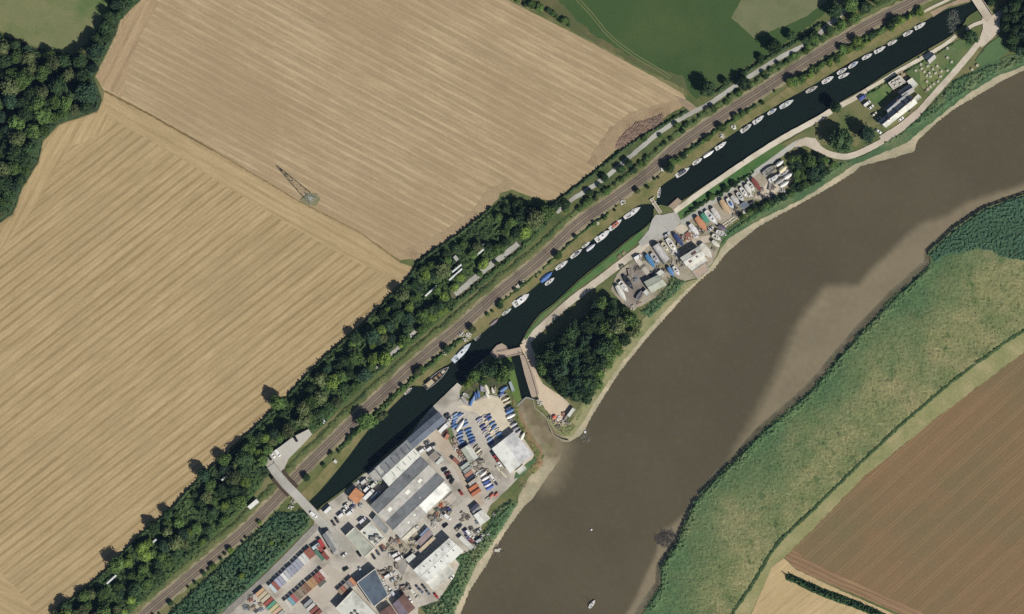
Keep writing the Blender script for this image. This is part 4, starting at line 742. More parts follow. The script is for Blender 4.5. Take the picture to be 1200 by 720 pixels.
p = [(477, 515.5), (514, 483), (522.5, 493), (484.5, 525)]
b = building('boat_store', 'long slate blue roofed shed on the canal edge nearest the dinghies', 'shed', p)
gable(b, p[0], p[3], p[2], p[1], 5.5, 1.0, CLAD, R_SLATE, R_SLATE)
p = [(432, 555), (477, 516), (493.5, 535), (457, 570), (446, 562)]
b = building('workshop', 'pale ribbed canal side workshop with rows of dark rooflights', 'workshop', p)
lights = [(0, .08 + .155 * i, .105 + .155 * i, .12, .8, GLASS) for i in range(6)] + [(1, .05 + .17 * i, .065 + .17 * i, .15, .6, GLASS) for i in range(5)] + [(0, .86, .97, .25, .95, GLASS_L)]
gable(b, (477, 516), (493.5, 535), (457, 570), (440, 549), 6, 1.6, CLAD, R_ASB2, R_PALE, lights)  # canal slope greyer, yard slope pale: sun and shade put into the sheets
flat(b, [(432, 556), (440, 549.5), (449, 560), (446, 563.5), (439, 564)], 4.5, CLAD, R_ASB, .2)
p = [(493.5, 535.5), (530, 572), (470, 630), (435, 592)]
b = building('warehouse', 'large grey twin ridged warehouse in the middle of the yard', 'warehouse', p)
A, B, Cc, D = [Vector(q) for q in p]; m1 = A.lerp(B, .5); m2 = D.lerp(Cc, .5)
gable(b, A, m1, m2, D, 6.5, 2.6, CLAD, R_ASB2, R_ASB, [(1, .22, .28, .35, .6, GLASS_L), (1, .45, .52, .3, .6, GLASS_L), (1, .80, .86, .3, .6, GLASS_L), (0, .3, .33, .4, .6, GLASS)])  # darker sheet on the slope turned from the sun, shade painted in
gable(b, m1, B, Cc, m2, 6.5, 2.6, CLAD, R_ASB2, R_ASB, [(1, .03, .5, .06, .97, R_WHITE), (0, .40, .43, .3, .45, GLASS_L), (1, .62, .65, .3, .45, GLASS_L), (1, .75, .78, .4, .55, GLASS_L)])  # second ridge likewise: shade in the colour of its north-west slope
p = [(436.5, 609), (441, 603), (456, 620), (452, 626)]
b = building('lean_to', 'narrow grey lean-to against the end of the large warehouse', 'lean-to', p); flat(b, p, 3.6, CLAD, R_ASB2, .1)
p = [(485.6, 667.5), (527, 630.6), (542.5, 645.6), (501, 683)]
b = building('white_shed', 'big white metal shed beside the river reeds', 'shed', p)
gable(b, p[1], p[2], p[3], p[0], 7, .3, RENDER, R_WHITE, R_WHITE, [(0, .1 + .17 * i, .12 + .17 * i, .45, .7, GLASS) for i in range(5)] + [(1, .12 + .17 * i, .14 + .17 * i, .1, .35, GLASS) for i in range(5)])
flat(b, [(499.5, 682), (525, 660), (534, 670), (507.5, 691)], 5, RENDER, R_PALE, .15)
p = [(418.7, 682), (440, 666), (456, 697.5), (438.7, 711)]
b = building('slate_shed', 'dark blue grey flat roofed shed with pale parapet at the foot of the yard', 'shed', p); flat(b, p, 6.0, CLAD, R_SLATE2, .3, .4, pm=RENDER)
p = [(394, 712), (414, 691), (446, 724), (426, 746)]
b = building('white_depot', 'white flat roofed depot cut by the bottom edge of the picture', 'depot', p); rf = flat(b, p, 5.5, RENDER, R_PALE, .3)
for q in ((417, 716), (413, 719), (420, 720)): 
    k = MB(); l = Lp(Vector(b.location), q); k.box(l.x - .8, l.x + .8, l.y - .8, l.y + .8, 5.5, 6.4).build('roof_vent', paint((120, 116, 110)), b)
p = [(461, 708), (474, 696), (486, 712), (472, 724)]
b = building('plum_house', 'plum grey slate roofed building at the bottom of the yard', 'building', p); gable(b, p[0], p[1], p[2], p[3], 4, 2.2, BRICK, R_PLUM, R_RUST, windows=2)
p = [(446, 717), (458, 709), (468, 724), (456, 732)]
b = building('brown_house', 'dark brown tiled roof at the bottom edge beside the plum roof', 'building', p); gable(b, p[0], p[1], p[2], p[3], 4, 2.0, BRICK, R_RUST, R_RUST, windows=2)
p = [(415.3, 618), (439.5, 642), (427.5, 653), (405.5, 627)]
b = building('office', 'pale green grey flat roofed office with white parapet by the yard road', 'office', p); flat(b, p, 5.0, RENDER, R_GREEN, .4, .4, pm=RENDER)
p = [(435, 611), (451.5, 630), (440, 640), (422, 622.5)]
b = building('plant_room', 'white flat roofed block with roof machinery next to the office', 'building', p); flat(b, p, 4.2, RENDER, R_PALE, .3)
for q, w, h in (((437, 631), 4, 1.6), ((442, 628), 3, 1.4), ((446, 631), 2, 1.2), ((428, 625), 1.6, 1.0), ((441, 635), 2, 1)):
    l = Lp(Vector(b.location), q); MB().box(l.x - w / 2, l.x + w / 2, l.y - w / 2.6, l.y + w / 2.6, 4.2, 4.2 + h, .2, .2).build('roof_plant', paint((132, 132, 122)), b)
p = [(409, 582.5), (417.5, 572), (426.5, 579.5), (419, 590.5)]
b = building('tile_store', 'orange tiled store near the canal end of the yard', 'store', p); gable(b, p[0], p[1], p[2], p[3], 4, .8, BRICK, R_ORANGE, R_ORANGE)
p = [(379, 627), (386, 621), (399, 640), (391, 647)]
b = building('grey_terrace', 'grey slate roofed terrace where the asphalt road meets the yard', 'building', p); gable(b, p[0], p[1], p[2], p[3], 4.5, 1.8, BRICK, R_ASB2, R_ASB, windows=3)
p = [(391, 640), (399, 641), (398, 650), (391, 650)]
b = building('gate_hut', 'small pale grey hut at the end of the grey terrace', 'hut', p); flat(b, p, 3, CLAD, R_ASB, .1)
p = [(577, 526), (602.5, 506), (623, 533), (598, 554)]
b = building('clubhouse', 'broad white roofed clubhouse above the river at the dinghy compound', 'clubhouse', p)
gable(b, p[0], p[1], p[2], p[3], 4.5, .35, RENDER, R_WHITE, roofm('club_roof', (212, 212, 210)), [(0, .25, .6, .0, .95, R_WHITE)], windows=4)
flat(b, [(604, 552), (613, 544.5), (617, 549.5), (609, 556)], 3.0, RENDER, R_PALE, .3)
p = [(540.6, 527), (550, 521), (560, 536), (551, 542)]
b = building('stone_store', 'pale green grey roofed store in the compound south of the blue dinghies', 'store', p); gable(b, p[0], p[1], p[2], p[3], 3.5, .7, CLAD, R_GREEN, R_PALE)
p = [(555.6, 604), (565, 597.5), (574, 607), (564, 615)]
b = building('river_shed', 'white double ridged shed among the riverside reeds', 'shed', p); gable(b, p[0], p[1], p[2], p[3], 3.5, .7, RENDER, R_WHITE, R_PALE, [(1, .1, .9, .0, .08, paint((186, 150, 130)))])
for nm, lab, pts, h, m in (('long_store', 'long low mauve roofed store south of the large warehouse', [(488, 635), (503, 620), (508, 625), (493, 640)], 3, roofm('mauve_roof', (158, 140, 138))),
    ('cream_store', 'narrow cream roofed store in the shadow of the white shed', [(490, 645), (508, 628), (511, 631), (493, 648)], 2.8, roofm('cream_roof', (206, 186, 158))),
    ('wall_store', 'cream roofed lean-to against the south wall of the warehouse', [(470, 632), (486, 617), (490, 621), (475, 635)], 3, roofm('cream_roof_wall', (218, 212, 192))),
    ('shadow_store', 'short grey roofed hut between scrap heaps and the white shed', [(475, 655), (484, 648), (488, 652), (479, 660)], 2.8, R_PALE),
    ('portacabin', 'long white roofed cabin near the reeds by the white shed', [(537, 631), (541, 627), (556, 641), (552, 645)], 2.7, R_PALE),
    ('rail_hut', 'white railway hut beside the line below the road bridge', [(290, 594), (301, 584.5), (304.5, 588.5), (294, 597.5)], 3, R_WHITE),
    ('quay_hut', 'pale hut on the canal quay by the road bridge', [(379, 600), (387, 592.5), (390, 596), (382, 603)], 2.6, R_WHITE),
    ('truck_bay', 'open roofed grey bay between parked vans and the warehouse', [(503, 535), (510, 528), (517, 536), (510, 543)], 3.4, roofm('bay_roof', (150, 140, 128))),
    ('bay_office', 'small cream roofed bay beside the row of dark cars', [(509, 541), (517, 534), (521, 539), (513, 546)], 3.4, R_PALE),
    ('yard_shed', 'flat pinkish roofed store at the corner of the large warehouse', [(520, 586), (530, 577), (537, 585), (527, 594)], .8, M('stock_concrete', (184, 174, 162), (170, 160, 148), .3)),
    ('lock_shed', 'long narrow white roofed shed by the lock cut gravel', [(664, 487), (671, 477.5), (674.5, 480), (667.5, 489.5)], 3, R_PALE),
    ('club_shed', 'narrow grey roofed shed beside the lock lawn', [(596, 448), (599, 446.5), (603.5, 458), (600, 459.5)], 2.6, roofm('club_shed_roof', (158, 172, 176))),
    ('slip_hut', 'small pale hut at the end of the boathouse', [(768, 321), (774, 316), (779, 320), (772, 325)], 2.8, R_PALE),
    ('lookout_hut', 'grey blue roofed hut by the slipway beams', [(866, 241), (873, 236), (878, 241), (871, 246)], 3.0, R_SLATE),
    ('garden_hut', 'small grey roofed hut in the trees beside the lane', [(531, 302), (534, 299), (538, 304), (535, 307)], 2.6, R_ASB)):
    b = building(nm, lab, 'hut' if 'hut' in nm else 'shed', pts); flat(b, pts, h, CLAD, m, .12, .2)
# boatyard
p = [(764, 290), (772, 285), (785.5, 303), (777.5, 310)]
b = building('boat_shelter', 'long pale grey canopy over a boat in the riverside boatyard', 'shelter', p)
o = Vector(b.location); a0, a1, c1, c0 = [Lp(o, q) for q in p]; k = MB(); rings = []
for t in np.linspace(0, 1, 5):
    e0 = a0.lerp(c0, t); e1 = a1.lerp(c1, t); rings.append([e0.lerp(e1, .5 - .5 * math.cos(math.pi * s)) + Vector((0, 0, .2 + 4.6 * math.sin(math.pi * s) ** .6)) for s in np.linspace(0, 1, 9)])
k.loft(rings, close=False).build('canopy', roofm('canopy_sheet', (198, 194, 190)), b, True)
for i in (0, 2, 4):
    kk = MB()
    for u, w in zip(rings[i][:-1], rings[i][1:]): kk.bar(u - Vector((0, 0, .1)), w - Vector((0, 0, .1)), .07, 5)
    kk.build('hoop', paint((150, 150, 150)), b)
p = [(755, 330), (772, 325), (775, 328), (782, 335), (765, 346)]
b = building('boathouse', 'pale green roofed boathouse near the trees at the end of the boatyard', 'boathouse', p)
gable(b, (755, 331), (763, 343), (780, 334), (771, 323), 4, .9, CLAD, R_GREEN, R_GREEN)
flat(b, [(753, 343), (757, 339), (762, 344), (758, 348)], 2.8, CLAD, R_PALE, .1)
p = [(797, 302), (819, 290), (832, 306), (812, 319)]
b = building('marine_works', 'pale roofed marine workshop with a brown terrace on the river wall', 'workshop', p)
gable(b, (797, 303), (804, 312), (825, 300), (818, 290), 6, .8, RENDER, R_PALE, R_PALE, [(0, .2, .35, .3, .8, paint((120, 84, 74))), (1, .5, .75, .2, .7, paint((120, 84, 74))), (0, .6, .7, .2, .6, paint((110, 84, 74)))])
flat(b, [(805, 312.5), (825, 300.5), (829, 306), (811, 318)], 3.2, RENDER, R_PALE, .2)
flat(b, [(811, 318.5), (826, 309), (831, 317), (817, 327)], .9, CLAD, M('terrace_deck', (176, 156, 140), (162, 144, 128), .4), .1, door=False)
# inn
NV = R_SLATE
p = [(1032, 148), (1062, 118), (1070, 112), (1076, 118), (1068, 128), (1042, 152)]
b = building('inn', 'long white walled riverside inn with slate roofs and chimneys', 'inn', p)
gable(b, (1028, 144), (1037, 150), (1073, 122), (1064, 113), 5.6, 2.4, RENDER, R_SLATE, R_PALE, windows=6, doors=True)  # slate away from the sun, pale towards it: sunlit tone in the colour
gable(b, (1036, 128), (1040, 133), (1064, 113), (1059, 107), 5.0, 2.0, RENDER, R_SLATE, R_ASB2, windows=3)  # paler sunward slope, light painted into a slate roof
gable(b, (1052, 108), (1058, 116), (1070, 108), (1065, 100), 5.4, 2.0, RENDER, R_SLATE, R_ASB, windows=2)  # sunward slope lightened by colour here too
flat(b, [(1062, 96), (1068, 92), (1075, 100), (1069, 106)], 3.6, RENDER, R_PALE, .3)
flat(b, [(1070, 116), (1075, 111), (1079, 115), (1073, 120)], 3.2, RENDER, R_PALE, .4)
for q, zz in (((1040, 141), 7.6), ((1050, 133), 7.8), ((1060, 124), 7.8), ((1066, 119.5), 7.8), ((1050, 119), 6.8)):
    l = Lp(Vector(b.location), q); ch = MB().box(l.x - .55, l.x + .55, l.y - .55, l.y + .55, 5.0, zz + 1.5).build('chimney', BRICK, b)
    for dx in (-.22, .22): MB().bar((l.x + dx, l.y, zz + 1.5), (l.x + dx, l.y, zz + 2.0), .13, 6).build('chimney_pot', paint((168, 110, 84)), ch)
p = [(1040, 98), (1053, 89), (1061, 97), (1046, 106)]
b = building('inn_kitchen', 'cluttered pale flat roof with vents behind the inn', 'outbuilding', p); flat(b, p, 3.4, RENDER, roofm('kitchen_roof', (182, 176, 162)), .3)
for q in ((1046, 98), (1050, 96), (1053, 95), (1049, 101), (1055, 99)):
    l = Lp(Vector(b.location), q); MB().box(l.x - .8, l.x + .8, l.y - .6, l.y + .6, 3.4, 4.3).build('roof_vent', paint((206, 202, 192)), b)
p = [(1084, 68), (1091, 62), (1096, 68), (1089, 75)]
b = building('garden_shed', 'dark slate roofed shed in the inn garden by the canal hedge', 'shed', p); gable(b, p[0], p[3], p[2], p[1], 2.6, 1.3, RENDER, R_SLATE2, R_ASB)
p = [(1107, 64), (1117, 56), (1119, 59), (1109, 66)]
b = building('garden_deck', 'pale timber deck on the inn lawn', 'deck', p); flat(b, p, .3, CLAD, M('deck_boards', (206, 196, 172), (190, 180, 156), .4), .05, .1, door=False)

# ------------------------------------------------------------------ bridges, lock, pylon
DECK = G['road']
def prism_line(mb, pl, w, zs, th):
    L = [W(p) for p in offset_line(pl, w / 2)]; Rr = [W(p) for p in offset_line(pl, -w / 2)]
    mb.loft([[Vector((l.x, l.y, z)), Vector((r.x, r.y, z)), Vector((r.x, r.y, z - th)), Vector((l.x, l.y, z - th))] for l, r, z in zip(L, Rr, zs)])
    return mb
rb = empty('road_bridge', (0, 0, 0)); tag(rb, 'road bridge carrying the yard road over the railway and canal end', 'bridge')
RP = catmull([(318, 545), (326, 556), (336, 568), (348, 580), (360, 593), (371, 605), (382, 617), (398, 633), (412, 648)], 3)
zz = [3.6 + 1.6 * max(0, 1 - abs(i - 8) / 9) for i in range(len(RP))]; zz = [min(z, 5.2 * max(.05, (len(RP) - 1 - i) / 13)) for i, z in enumerate(zz)]
prism_line(MB(), RP, 10.5, zz, .9).build('deck', DECK, rb)
for off in (-5.0, 5.0): prism_line(MB(), offset_line(RP[:18], off), .7, [z + 1.0 for z in zz[:18]], 1.0).build('parapet', M('bridge_parapet', (176, 170, 156), (160, 154, 140), .5, fine=2), rb)
for off in (-7.4, 7.4): prism_line(MB(), offset_line(RP[3:9], off), 3.6, [z - .5 for z in zz[3:9]], 1.2).build('shadow_strip', M('shadow_strip_brown', (70, 58, 50), (84, 70, 60), .8, fine=2, amt=.2), rb)  # added dark strips standing in for the shadow gaps beside the deck
for i0, i1, nm in ((0, 5, 'abutment'), (9, len(RP) - 2, 'abutment')): prism_line(MB(), RP[i0:i1], 10.0, [z - .9 for z in zz[i0:i1]], 5.0).build(nm, BRICK, rb)
slab('car_park', CARPARK, -.2, 3.45, M('car_park_asphalt', (186, 182, 172), (176, 172, 160), .08, (164, 158, 146), .05, 1, .08), None, 'structure')
ft = empty('swing_bridge', W((768.5, 242))); tag(ft, 'white timber swing footbridge with long balance beams across the canal narrows', 'bridge')
WOODW = M('white_timber', (214, 206, 186), (198, 190, 170), .5, fine=2, amt=.1)
def beam(root, p0, p1, w, z, th, name, m): o = Vector(root.location); a = Lp(o, p0); b_ = Lp(o, p1); d = (b_ - a).normalized(); n = Vector((-d.y, d.x, 0)) * w / 2; q = [a + n, a - n, b_ - n, b_ + n]; q = [v + Vector((0, 0, z - o.z)) for v in q]; return mesh_ob(name, thick(q, th)[4:] + thick(q, th)[:4] if False else thick(q, th), BOXF, m, root)
beam(ft, (764, 234), (774.5, 250), 1.6, .45, .25, 'deck', M('bridge_boards', (170, 158, 136), (150, 140, 120), .5, fine=2, amt=.2))
for dx, dy in ((-1.4, .9), (1.4, -.9)): beam(ft, (763 + dx, 233 + dy), (774 + dx, 250 + dy), .5, 1.1, .35, 'balance_beam', WOODW)
for q0, q1 in (((761, 235), (767, 231)), ((764, 240), (769, 236))): beam(ft, q0, q1, .5, 1.2, .4, 'cross_beam', WOODW)
lb = empty('lock_bridge', W((601, 412))); tag(lb, 'pinkish footbridge deck over the top of the lock', 'bridge')
beam(lb, (583, 417), (611, 411), 5.2, .55, .5, 'deck', M('bridge_paving', (180, 162, 144), (168, 150, 134), .4, fine=2, amt=.1))
for off in (-4.2, 4.2): beam(lb, (583, 417 + off), (610, 411 + off), .25, 1.5, .15, 'handrail', paint((90, 78, 70)))
lg = empty('lock_gates', W((617, 470))); tag(lg, 'pair of timber lock gates closing the cut above the mud', 'lock gate')
beam(lg, (606, 476), (616.5, 466), 1.0, .5, 3.0, 'gate_leaf', M('gate_timber', (150, 152, 150), (130, 132, 130), .5)); beam(lg, (616.5, 466), (625, 468), 1.0, .48, 3.0, 'gate_leaf', M('gate_timber_b', (156, 158, 156), (136, 138, 136), .5)); beam(lg, (622, 466.5), (631, 468.5), .6, 1.2, .5, 'balance_beam', paint((50, 50, 52)))
lw = empty('lock_wall', W((640, 490))); tag(lw, 'pale stone kerb wall curving along the tidal cut below the lock', 'wall')
kp = catmull([(625, 467), (627, 478), (634, 484), (640, 490), (644, 500), (648, 509), (658, 515), (667, 517)], 3); o = Vector(lw.location); mb = MB(); prism_line(mb, kp, .9, [.3] * len(kp), 2.2); mb.v = [(v[0] - o.x, v[1] - o.y, v[2]) for v in mb.v]; mb.build('kerb', M('pale_stone', (164, 158, 138), (140, 136, 116), .5, fine=2, amt=.1), lw)
fw = empty('lock_railing', W((620, 430))); tag(fw, 'dark curved railing beside the lock path', 'railing')
kp = catmull([(607, 413), (613, 415), (617, 422), (622, 436), (627, 452), (630, 464)], 4); mb = MB(); o = Vector(fw.location)
pts3 = [Lp(o, q, 1.1) for q in kp]
for a, c in zip(pts3[:-1], pts3[1:]): mb.bar(a, c, .12, 5)
mb.build('handrail', paint((84, 64, 56)), fw)
for q in pts3[::3]: MB().bar((q.x, q.y, 0), q, .07, 5).build('post', paint((84, 64, 56)), fw)
hb = empty('canal_head_bridge', W((1149, 8))); tag(hb, 'pale road bridge across the canal head in the upper corner', 'bridge')
beam(hb, (1134, -16), (1160, 24), 5.4, .9, .8, 'deck', G['gravel'])
for dx in (-4.6, 4.6): beam(hb, (1134 + dx, -16 + dx * -.6), (1158 + dx, 20 + dx * -.6), .35, 1.7, .8, 'parapet', M('head_parapet', (196, 186, 168), (180, 170, 152), .5))

py = empty('pylon', W((364, 233))); tag(py, 'grey steel lattice electricity pylon standing in the stubble', 'pylon')
STEEL = M('galvanised_steel', (150, 158, 152), (130, 138, 132), .6, fine=2, amt=.1, rough=.6); PH = 29.0
def pw(z): return 2.7 * (1 - z / PH) ** .9 + .35
lv = [0, 4, 8, 12, 16, 19, 22, 25, 27.5]
for sx, sy in ((1, 1), (1, -1), (-1, -1), (-1, 1)):
    mb = MB()
    for a, c in zip(lv[:-1], lv[1:]): mb.bar((sx * pw(a), sy * pw(a), a), (sx * pw(c), sy * pw(c), c), .15, 5)
    mb.build('leg', STEEL, py)
mb = MB()
for a, c in zip(lv[:-1], lv[1:]):
    for (x0, y0), (x1, y1) in (((1, 1), (1, -1)), ((1, -1), (-1, -1)), ((-1, -1), (-1, 1)), ((-1, 1), (1, 1))):
        mb.bar((x0 * pw(a), y0 * pw(a), a), (x1 * pw(c), y1 * pw(c), c), .04, 4); mb.bar((x1 * pw(a), y1 * pw(a), a), (x0 * pw(c), y0 * pw(c), c), .04, 4); mb.bar((x0 * pw(c), y0 * pw(c), c), (x1 * pw(c), y1 * pw(c), c), .04, 4)
mb.build('bracing', STEEL, py)
for z, l in ((18.5, 3.8), (22.5, 4.4), (26.5, 3.4)):
    mb = MB()
    for s in (-1, 1):
        tip = Vector((s * l, 0, z + .2))
        for y in (-1, 1):
            mb.bar((s * pw(z), y * pw(z), z), tip, .12, 4); mb.bar((s * pw(z + 1.4), y * pw(z + 1.4), z + 1.4), tip, .1, 4)
        MB().bar(tip, tip - Vector((0, 0, 1.6)), .13, 6).build('insulator', paint((120, 100, 84)), py)
    mb.build('crossarm', STEEL, py)
mb = MB().bar((0, 0, 27.5), (0, 0, PH), .14, 5).build('peak', STEEL, py); py.rotation_euler[2] = R(136)
sheet('pylon_base_weeds', [(352, 234), (360, 228), (372, 227), (376, 234), (370, 242), (358, 241)], .1, M('pylon_weeds', (118, 116, 86), (136, 130, 98), .4, None, .1, 1, .25), 1.2)

# ------------------------------------------------------------------ boats
ORD = ['first', 'second', 'third', 'fourth', 'fifth', 'sixth', 'seventh', 'eighth', 'ninth', 'tenth', 'eleventh', 'twelfth', 'thirteenth', 'fourteenth', 'fifteenth', 'sixteenth', 'seventeenth', 'eighteenth', 'nineteenth', 'twentieth']
WHITE = (236, 234, 226); CREAM = (222, 212, 182); BLUE = (70, 104, 168); NAVY = (44, 52, 84); LBLUE = (128, 158, 198); RED = (176, 62, 52); ORNG = (208, 132, 84); TAN = (206, 164, 116); GREEN = (74, 150, 118); GREY = (168, 164, 156); DGREY = (84, 86, 92); MAROON = (128, 60, 56); MAUVE = (118, 100, 112); TEAL = (100, 150, 164); BRICKC = (160, 88, 70)
def beamf(t, st): 
    if t < .42: u = t / .42; return st + (1 - st) * math.sin(u * math.pi / 2)
    return max(0.0, 1 - ((t - .42) / .58) ** 2.3)
def boat(name, label, cat, stern, bow, w_px, kind, hull=WHITE, deck=None, accent=None, z=-1.15, group=None, mast=0, D=None, cradle=False):
    a = W(stern); b_ = W(bow); d = b_ - a; L = d.length; Bm = w_px * S; deck = deck or tuple(int(x * .93) for x in hull); ang = math.atan2(d.y, d.x)
    root = empty(name, (a.x, a.y, z), ang); tag(root, label, cat, group)
    D = D or min(1.5, .42 + .11 * L); st = {'yacht': .62, 'cruiser': .86, 'dinghy': .7, 'covered': .72, 'barge': .7, 'punt': .9}[kind]
    T = [0, .12, .25, .38, .5, .62, .74, .86, .95, 1.0]; rings = []; gl = []
    for t in T:
        h = Bm / 2 * beamf(t, st); gz = D + .18 * D * t * t; k = .08 * D + .5 * D * max(0, t - .75) / .25 * .6
        rings.append([(t * L * .985, h, gz), (t * L * .97, h * .82, D * .45 + k * .3), (t * L * .95, 0, k), (t * L * .97, -h * .82, D * .45 + k * .3), (t * L * .985, -h, gz)]); gl.append((t * L * .985, h, gz))
    hm = MB(); hm.loft(rings, close=False); n = 5; hm.f.append((4, 3, 2, 1, 0)); hull_o = hm.build('hull', paint(hull, .35), root, False)
    if cradle:
        for t in (.25, .65):
            for s in (-1, 1): MB().bar((t * L, s * Bm * .42, -z), (t * L, s * Bm * .34, D * .5), .09, 5).build('prop', paint((110, 90, 76)), root)
        MB().box(.2 * L, .7 * L, -.15, .15, -z, .1 * D).build('keel_block', paint((120, 104, 84)), root)
    if kind == 'covered':
        cm = MB(); rg = []
        for t in T:
            h = Bm / 2 * beamf(t, st) * 1.03; gz = D + .18 * D * t * t; rz = gz + .30 * Bm * (1 - .5 * abs(t - .4)) * (1 if t < .97 else .3)
            rg.append([(t * L * .99, h, gz - .12), (t * L * .985, h * .98, gz + .05), (t * L * .98, h * .45, gz + (rz - gz) * .72), (t * L * .98, 0, rz), (t * L * .98, -h * .45, gz + (rz - gz) * .72), (t * L * .985, -h * .98, gz + .05), (t * L * .99, -h, gz - .12)])
        cm.loft(rg, close=False); cm.f.append((0, 1, 2, 3, 4, 5, 6)); cv = cm.build('cover', paint(accent or BLUE, .7), root)
        rp = MB()
        for t in (.25, .6):
            h = Bm / 2 * beamf(t, st) * 1.06; gz = D + .18 * D * t * t; q = [(t * L, h, gz), (t * L, h * .45, gz + .23 * Bm), (t * L, 0, gz + .32 * Bm), (t * L, -h * .45, gz + .23 * Bm), (t * L, -h, gz)]
            for u, v in zip(q[:-1], q[1:]): rp.bar(u, v, .03, 4)
        rp.build('strap', paint((220, 220, 220)), cv)
        if mast: MB().bar((.55 * L, 0, D * .9), (.55 * L, 0, D + mast), .08, 6).build('mast', paint((200, 200, 200)), root)
        return root
    # deck with an open well
    c0, c1 = {'yacht': (1, 3), 'cruiser': (1, 2), 'dinghy': (1, 7), 'barge': (3, 5), 'punt': (1, 7)}[kind]; ir = {'dinghy': .8, 'punt': .84}.get(kind, .6); dv = []; df = []; fl = MB()
    for i in range(len(T) - 1):
        (x0, h0, z0), (x1, h1, z1) = gl[i], gl[i + 1]; z0 -= .04; z1 -= .04; k = len(dv)
        if c0 <= i < c1:
            dep = min(.55, D * .6)
            dv += [(x0, h0, z0), (x1, h1, z1), (x1, h1 * ir, z1), (x0, h0 * ir, z0), (x0, -h0, z0), (x1, -h1, z1), (x1, -h1 * ir, z1), (x0, -h0 * ir, z0)]
            df += [(k + 3, k + 2, k + 1, k), (k + 4, k + 5, k + 6, k + 7)]
            fl.add([(x0, h0 * ir, z0), (x1, h1 * ir, z1), (x1, h1 * ir, z1 - dep), (x0, h0 * ir, z0 - dep), (x0, -h0 * ir, z0), (x1, -h1 * ir, z1), (x1, -h1 * ir, z1 - dep), (x0, -h0 * ir, z0 - dep)], [(0, 1, 2, 3), (7, 6, 5, 4), (7, 6, 2, 3)[::-1]] + ([(0, 3, 7, 4)] if i == c0 else []) + ([(1, 5, 6, 2)] if i == c1 - 1 else []))
        else:
            cb = .05; dv += [(x0, h0, z0), (x1, h1, z1), (x1, 0, z1 + cb), (x0, 0, z0 + cb), (x0, -h0, z0), (x1, -h1, z1)]; df += [(k + 3, k + 2, k + 1, k), (k + 4, k + 5, k + 2, k + 3)]
    mesh_ob('deck', dv, df, paint(deck, .5), root); fl.build('cockpit_well', paint(tuple(int(x * .84) for x in deck), .7), root)
    hw = lambda t: Bm / 2 * beamf(t, st); gz = lambda t: D + .18 * D * t * t
    if kind in ('dinghy', 'punt'):
        for t in (.3, .55): MB().box(t * L - .12, t * L + .12, -hw(t) * .8, hw(t) * .8, gz(t) - .16, gz(t) - .08).build('thwart', paint(accent or (150, 124, 90)), root)
    if kind in ('yacht', 'cruiser'):
        t0, t1, wf, ch = (.39, .74, .62, .42) if kind == 'yacht' else (.26, .72, .76, .95)
        rg = []
        for t, hs, ws in ((t0, 1, 1), (t0 + .02, 1, 1), ((t0 + t1) / 2, 1, 1), (t1 - .06, .85, .95), (t1, .15, .8)):
            w = hw(t) * wf * ws; g = gz(t) - .06; rg.append([(t * L, w, g), (t * L, w * .84, g + ch * hs), (t * L, -w * .84, g + ch * hs), (t * L, -w, g)])
        cab = MB(); cab.loft(rg); cb = cab.build('cabin', paint(accent or deck, .45), root)
        for s in (-1, 1):
            q = []
            for t, f in ((t0 + .05, .35), (t1 - .1, .35), (t1 - .1, .75), (t0 + .05, .75)):
                w = hw(t) * wf; g = gz(t) - .06; q.append((t * L, s * (w * (1 - .16 * f) + .03), g + ch * f * (.85 if t > .5 else 1)))
            mesh_ob('window', q, [(0, 1, 2, 3)], paint((44, 50, 60), .15), cb)
        tm = (t0 + t1) / 2; g = gz(tm) - .06 + ch; hs = .09 * L * .5
        MB().box(tm * L - hs, tm * L + hs, -hw(tm) * .25, hw(tm) * .25, g - .02, g + .07).build('hatch', paint((70, 78, 90), .25), cb)
        if kind == 'cruiser':
            q = [(rg[3][0][0] + .05, hw(t1) * .7, gz(t1) + .25), (rg[3][0][0] + .05, -hw(t1) * .7, gz(t1) + .25), (rg[2][0][0] + .12 * L, -hw(tm) * .6, g + .02), (rg[2][0][0] + .12 * L, hw(tm) * .6, g + .02)]
            mesh_ob('windscreen', q, [(0, 1, 2, 3)], paint((40, 46, 58), .12), cb)
    if kind == 'barge':
        for t0, t1, wf, h, c in ((.08, .34, .7, 1.8, (196, 178, 140)), (.56, .66, .5, .9, (150, 110, 76)), (.7, .82, .5, .7, (206, 196, 170)), (.42, .5, .45, .8, (176, 140, 96))):
            w = hw((t0 + t1) / 2) * wf; MB().box(t0 * L, t1 * L, -w, w, gz(t0) - .05, gz(t0) + h, .1, .12).build('deckhouse', paint(c), root)
        for t in (.45, .6, .85): MB().box(t * L, t * L + .9, -hw(t) * .7, -hw(t) * .2, gz(t) - .05, gz(t) + .6).build('crate', paint((140, 120, 90)), root)
        rm = MB()
        for s in (-1, 1):
            for t0, t1 in zip(T[:-1], T[1:]): rm.bar((t0 * L * .985, s * hw(t0), gz(t0) + .08), (t1 * L * .985, s * hw(t1), gz(t1) + .08), .13, 5)
        rm.build('rubbing_strake', paint((196, 200, 196)), root)
    if mast:
        tm = .55 if kind != 'barge' else .38
        mo = MB().bar((tm * L, 0, gz(tm)), (tm * L, 0, gz(tm) + mast), .085, 6, .06).build('mast', paint((206, 206, 204), .4), root)
        MB().bar((tm * L, 0, gz(tm) + 1.5), (.12 * L, 0, gz(tm) + 1.5), .13, 6).build('boom', paint(accent if accent and kind == 'yacht' and accent in (BLUE, NAVY) else (228, 228, 224)), mo)
        sp = MB().bar((tm * L, -.09 * mast, gz(tm) + mast * .55), (tm * L, .09 * mast, gz(tm) + mast * .55), .04, 5); sp.build('spreader', paint((190, 190, 190)), mo)
    return root
